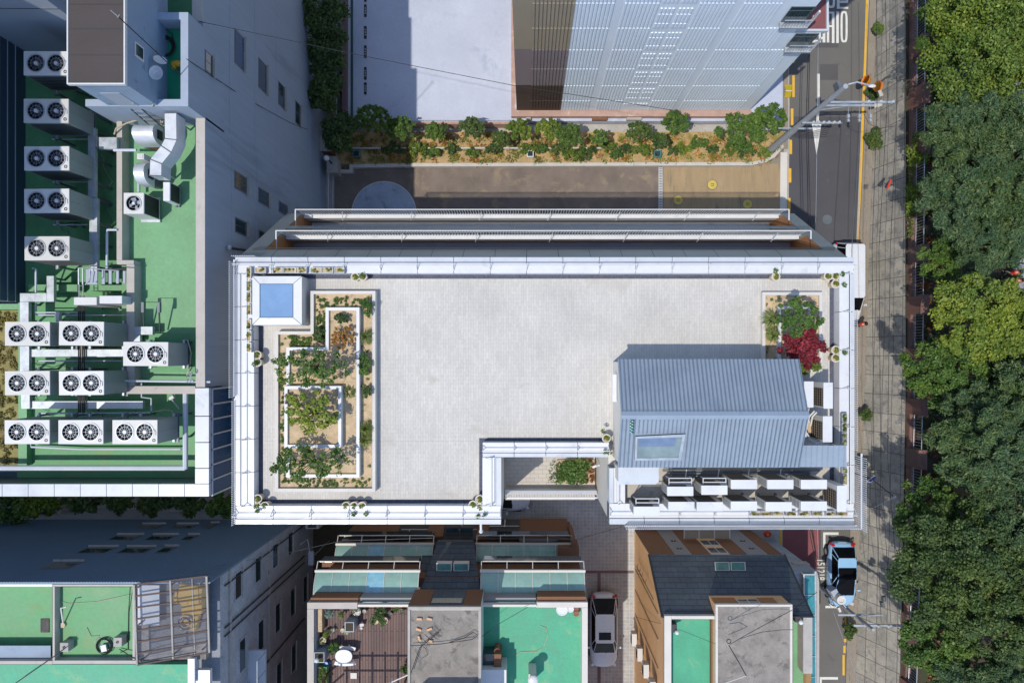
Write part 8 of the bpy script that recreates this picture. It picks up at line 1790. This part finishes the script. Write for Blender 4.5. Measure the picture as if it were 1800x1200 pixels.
# ---------------------------------------------------------------- people
def person(lab, x, y, z, rz, top, lower=None, hairm=None, stride=.25):
    t = thing('person', lab, 'person', (0, 0, 0))
    J = [(0, 0, .95), (0, 0, 1.2), (0, .01, 1.42), (0, .02, 1.5), (0, .03, 1.6), (0, .03, 1.68),
         (.1, 0, .92), (.11, stride * .5, .5), (.11, stride * .35, .09), (.11, stride * .35 + .16, .05), (-.1, 0, .92), (-.11, -stride * .3, .5), (-.11, -stride, .12), (-.11, -stride + .15, .07),
         (.19, 0, 1.4), (.25, -.06, 1.14), (.24, .06, .92), (-.19, 0, 1.4), (-.25, .05, 1.14), (-.24, .17, .94)]
    Rr = [.14, .15, .13, .055, .085, .07, .09, .06, .045, .035, .09, .06, .045, .035, .065, .045, .03, .065, .045, .03]
    E = [(0, 1), (1, 2), (2, 3), (3, 4), (4, 5), (0, 6), (6, 7), (7, 8), (8, 9), (0, 10), (10, 11), (11, 12), (12, 13), (2, 14), (14, 15), (15, 16), (2, 17), (17, 18), (18, 19)]
    for w_, s in ((16, 1), (19, -1)):
        wx, wy, wz_ = J[w_]; pi = len(J); J.append((wx, wy + .02, wz_ - .07)); Rr.append(.022); E.append((w_, pi))
        for i, (dx, L_) in enumerate(((-.028, .075), (-.01, .088), (.009, .083), (.027, .068))): J.append((wx + dx, wy + .03, wz_ - .07 - L_ * .6)); J.append((wx + dx, wy + .05, wz_ - .07 - L_)); Rr += [.009, .008]; E += [(pi, len(J) - 2), (len(J) - 2, len(J) - 1)]
        J.append((wx - s * .04, wy + .05, wz_ - .06)); Rr.append(.01); E.append((pi, len(J) - 1))
    def skin(name, js, es, rs, mat, parent=t):
        me = bpy.data.meshes.new(name); me.from_pydata(js, es, []); o = bpy.data.objects.new(name, me); col.objects.link(o); o.parent = parent
        md = o.modifiers.new('skin', 'SKIN'); 
        if not me.skin_vertices: 
            lay = None
        for i, sv in enumerate(me.skin_vertices[0].data): sv.radius = (rs[i], rs[i]); sv.use_root = (i == 0)
        o.modifiers.new('sub', 'SUBSURF').levels = 1; o.modifiers['sub'].render_levels = 2; me.materials.append(mat); return o
    body_ = skin('body', J, E, Rr, MT['skin'])
    jk = skin('jacket', [J[0], J[1], J[2], J[14], J[15], J[17], J[18]], [(0, 1), (1, 2), (2, 3), (3, 4), (2, 5), (5, 6)], [.165, .175, .15, .085, .06, .085, .06], top)
    tr = skin('trousers', [J[0], J[6], J[7], J[8], J[10], J[11], J[12]], [(0, 1), (1, 2), (2, 3), (0, 4), (4, 5), (5, 6)], [.15, .105, .08, .06, .105, .08, .06], lower or MT['navy'])
    MB().ball((0, .01, 1.69), .1, .115, .1, 14, 9).build('hair', MT['black'], t, smooth=True)
    MB().ball((0, .135, 1.62), .016, .02, .02, 8, 6).build('nose', MT['skin'], t, smooth=True); MB().ball((.035, .115, 1.65), .012, n=8, m=5).ball((-.035, .115, 1.65), .012, n=8, m=5).build('eyes', MT['black'], t); MB().box(-.025, .112, 1.575, .025, .118, 1.585).build('mouth', MT['red'], t)
    for s in (-1, 1): MB().obox((s * .11, s * 0 + (stride * .35 + .08 if s > 0 else -stride + .07), .045), .09, .26, .08).build('shoe', MT['black'], t, bevel=.03); MB().ball((s * .088, .03, 1.63), .012, .025, .03, 8, 6).build('ear', MT['skin'], t, smooth=True)
    p = W(x, y, z + 1.4); t.location = (p.x, p.y, z); t.rotation_euler = (0, 0, rz); return t
person('person in a red jacket standing in front of the white van', 1519, 569, .1, R(200), MT['red'])
person('person in red walking on the grey park path, upper of two', 1789, 478, ZP + .03, R(20), MT['red']); person('person in red walking on the grey park path, lower of two', 1793, 493, ZP + .03, R(10), MT['red'])
# small clutter
t = thing('street_banner', 'red bundle with yellow mark beside the brown wall of the orange house', 'bundle', W(1349, 938, .1)); MB().ball(W(1349, 938, .35), .25, .22, .18, 12, 8).build('cloth', MT['red'], t, smooth=True); MB().ball(W(1350, 940, .55), .07, .05, .03, 8, 6).build('mark', MT['yellow'], t)
t = thing('air_vent_box', 'white rectangular box in the dark gap beside the old block', 'box', W(556, 928, .5)); MB().pbox(537, 915, 560, 929, 3.2, .0).build('case', MT['coping'], t); MB().pbox(541, 918, 556, 927, 3.22, 3.2).build('grille', MT['dark'], t)
t = thing('street_light', 'small grey street light standing in the dark gap', 'street light', W(548, 965, 0)); c = W(546, 981, 4.0); MB().tube([(c.x, c.y, 0), tuple(c), W(541, 947, 4.3), W(527, 957, 4.3)], .035, 6).build('pole', MT['steel'], t); MB().pbox(542, 969, 551, 993, 4.15, 4.0).build('panel', MT['panel_grey'], t)
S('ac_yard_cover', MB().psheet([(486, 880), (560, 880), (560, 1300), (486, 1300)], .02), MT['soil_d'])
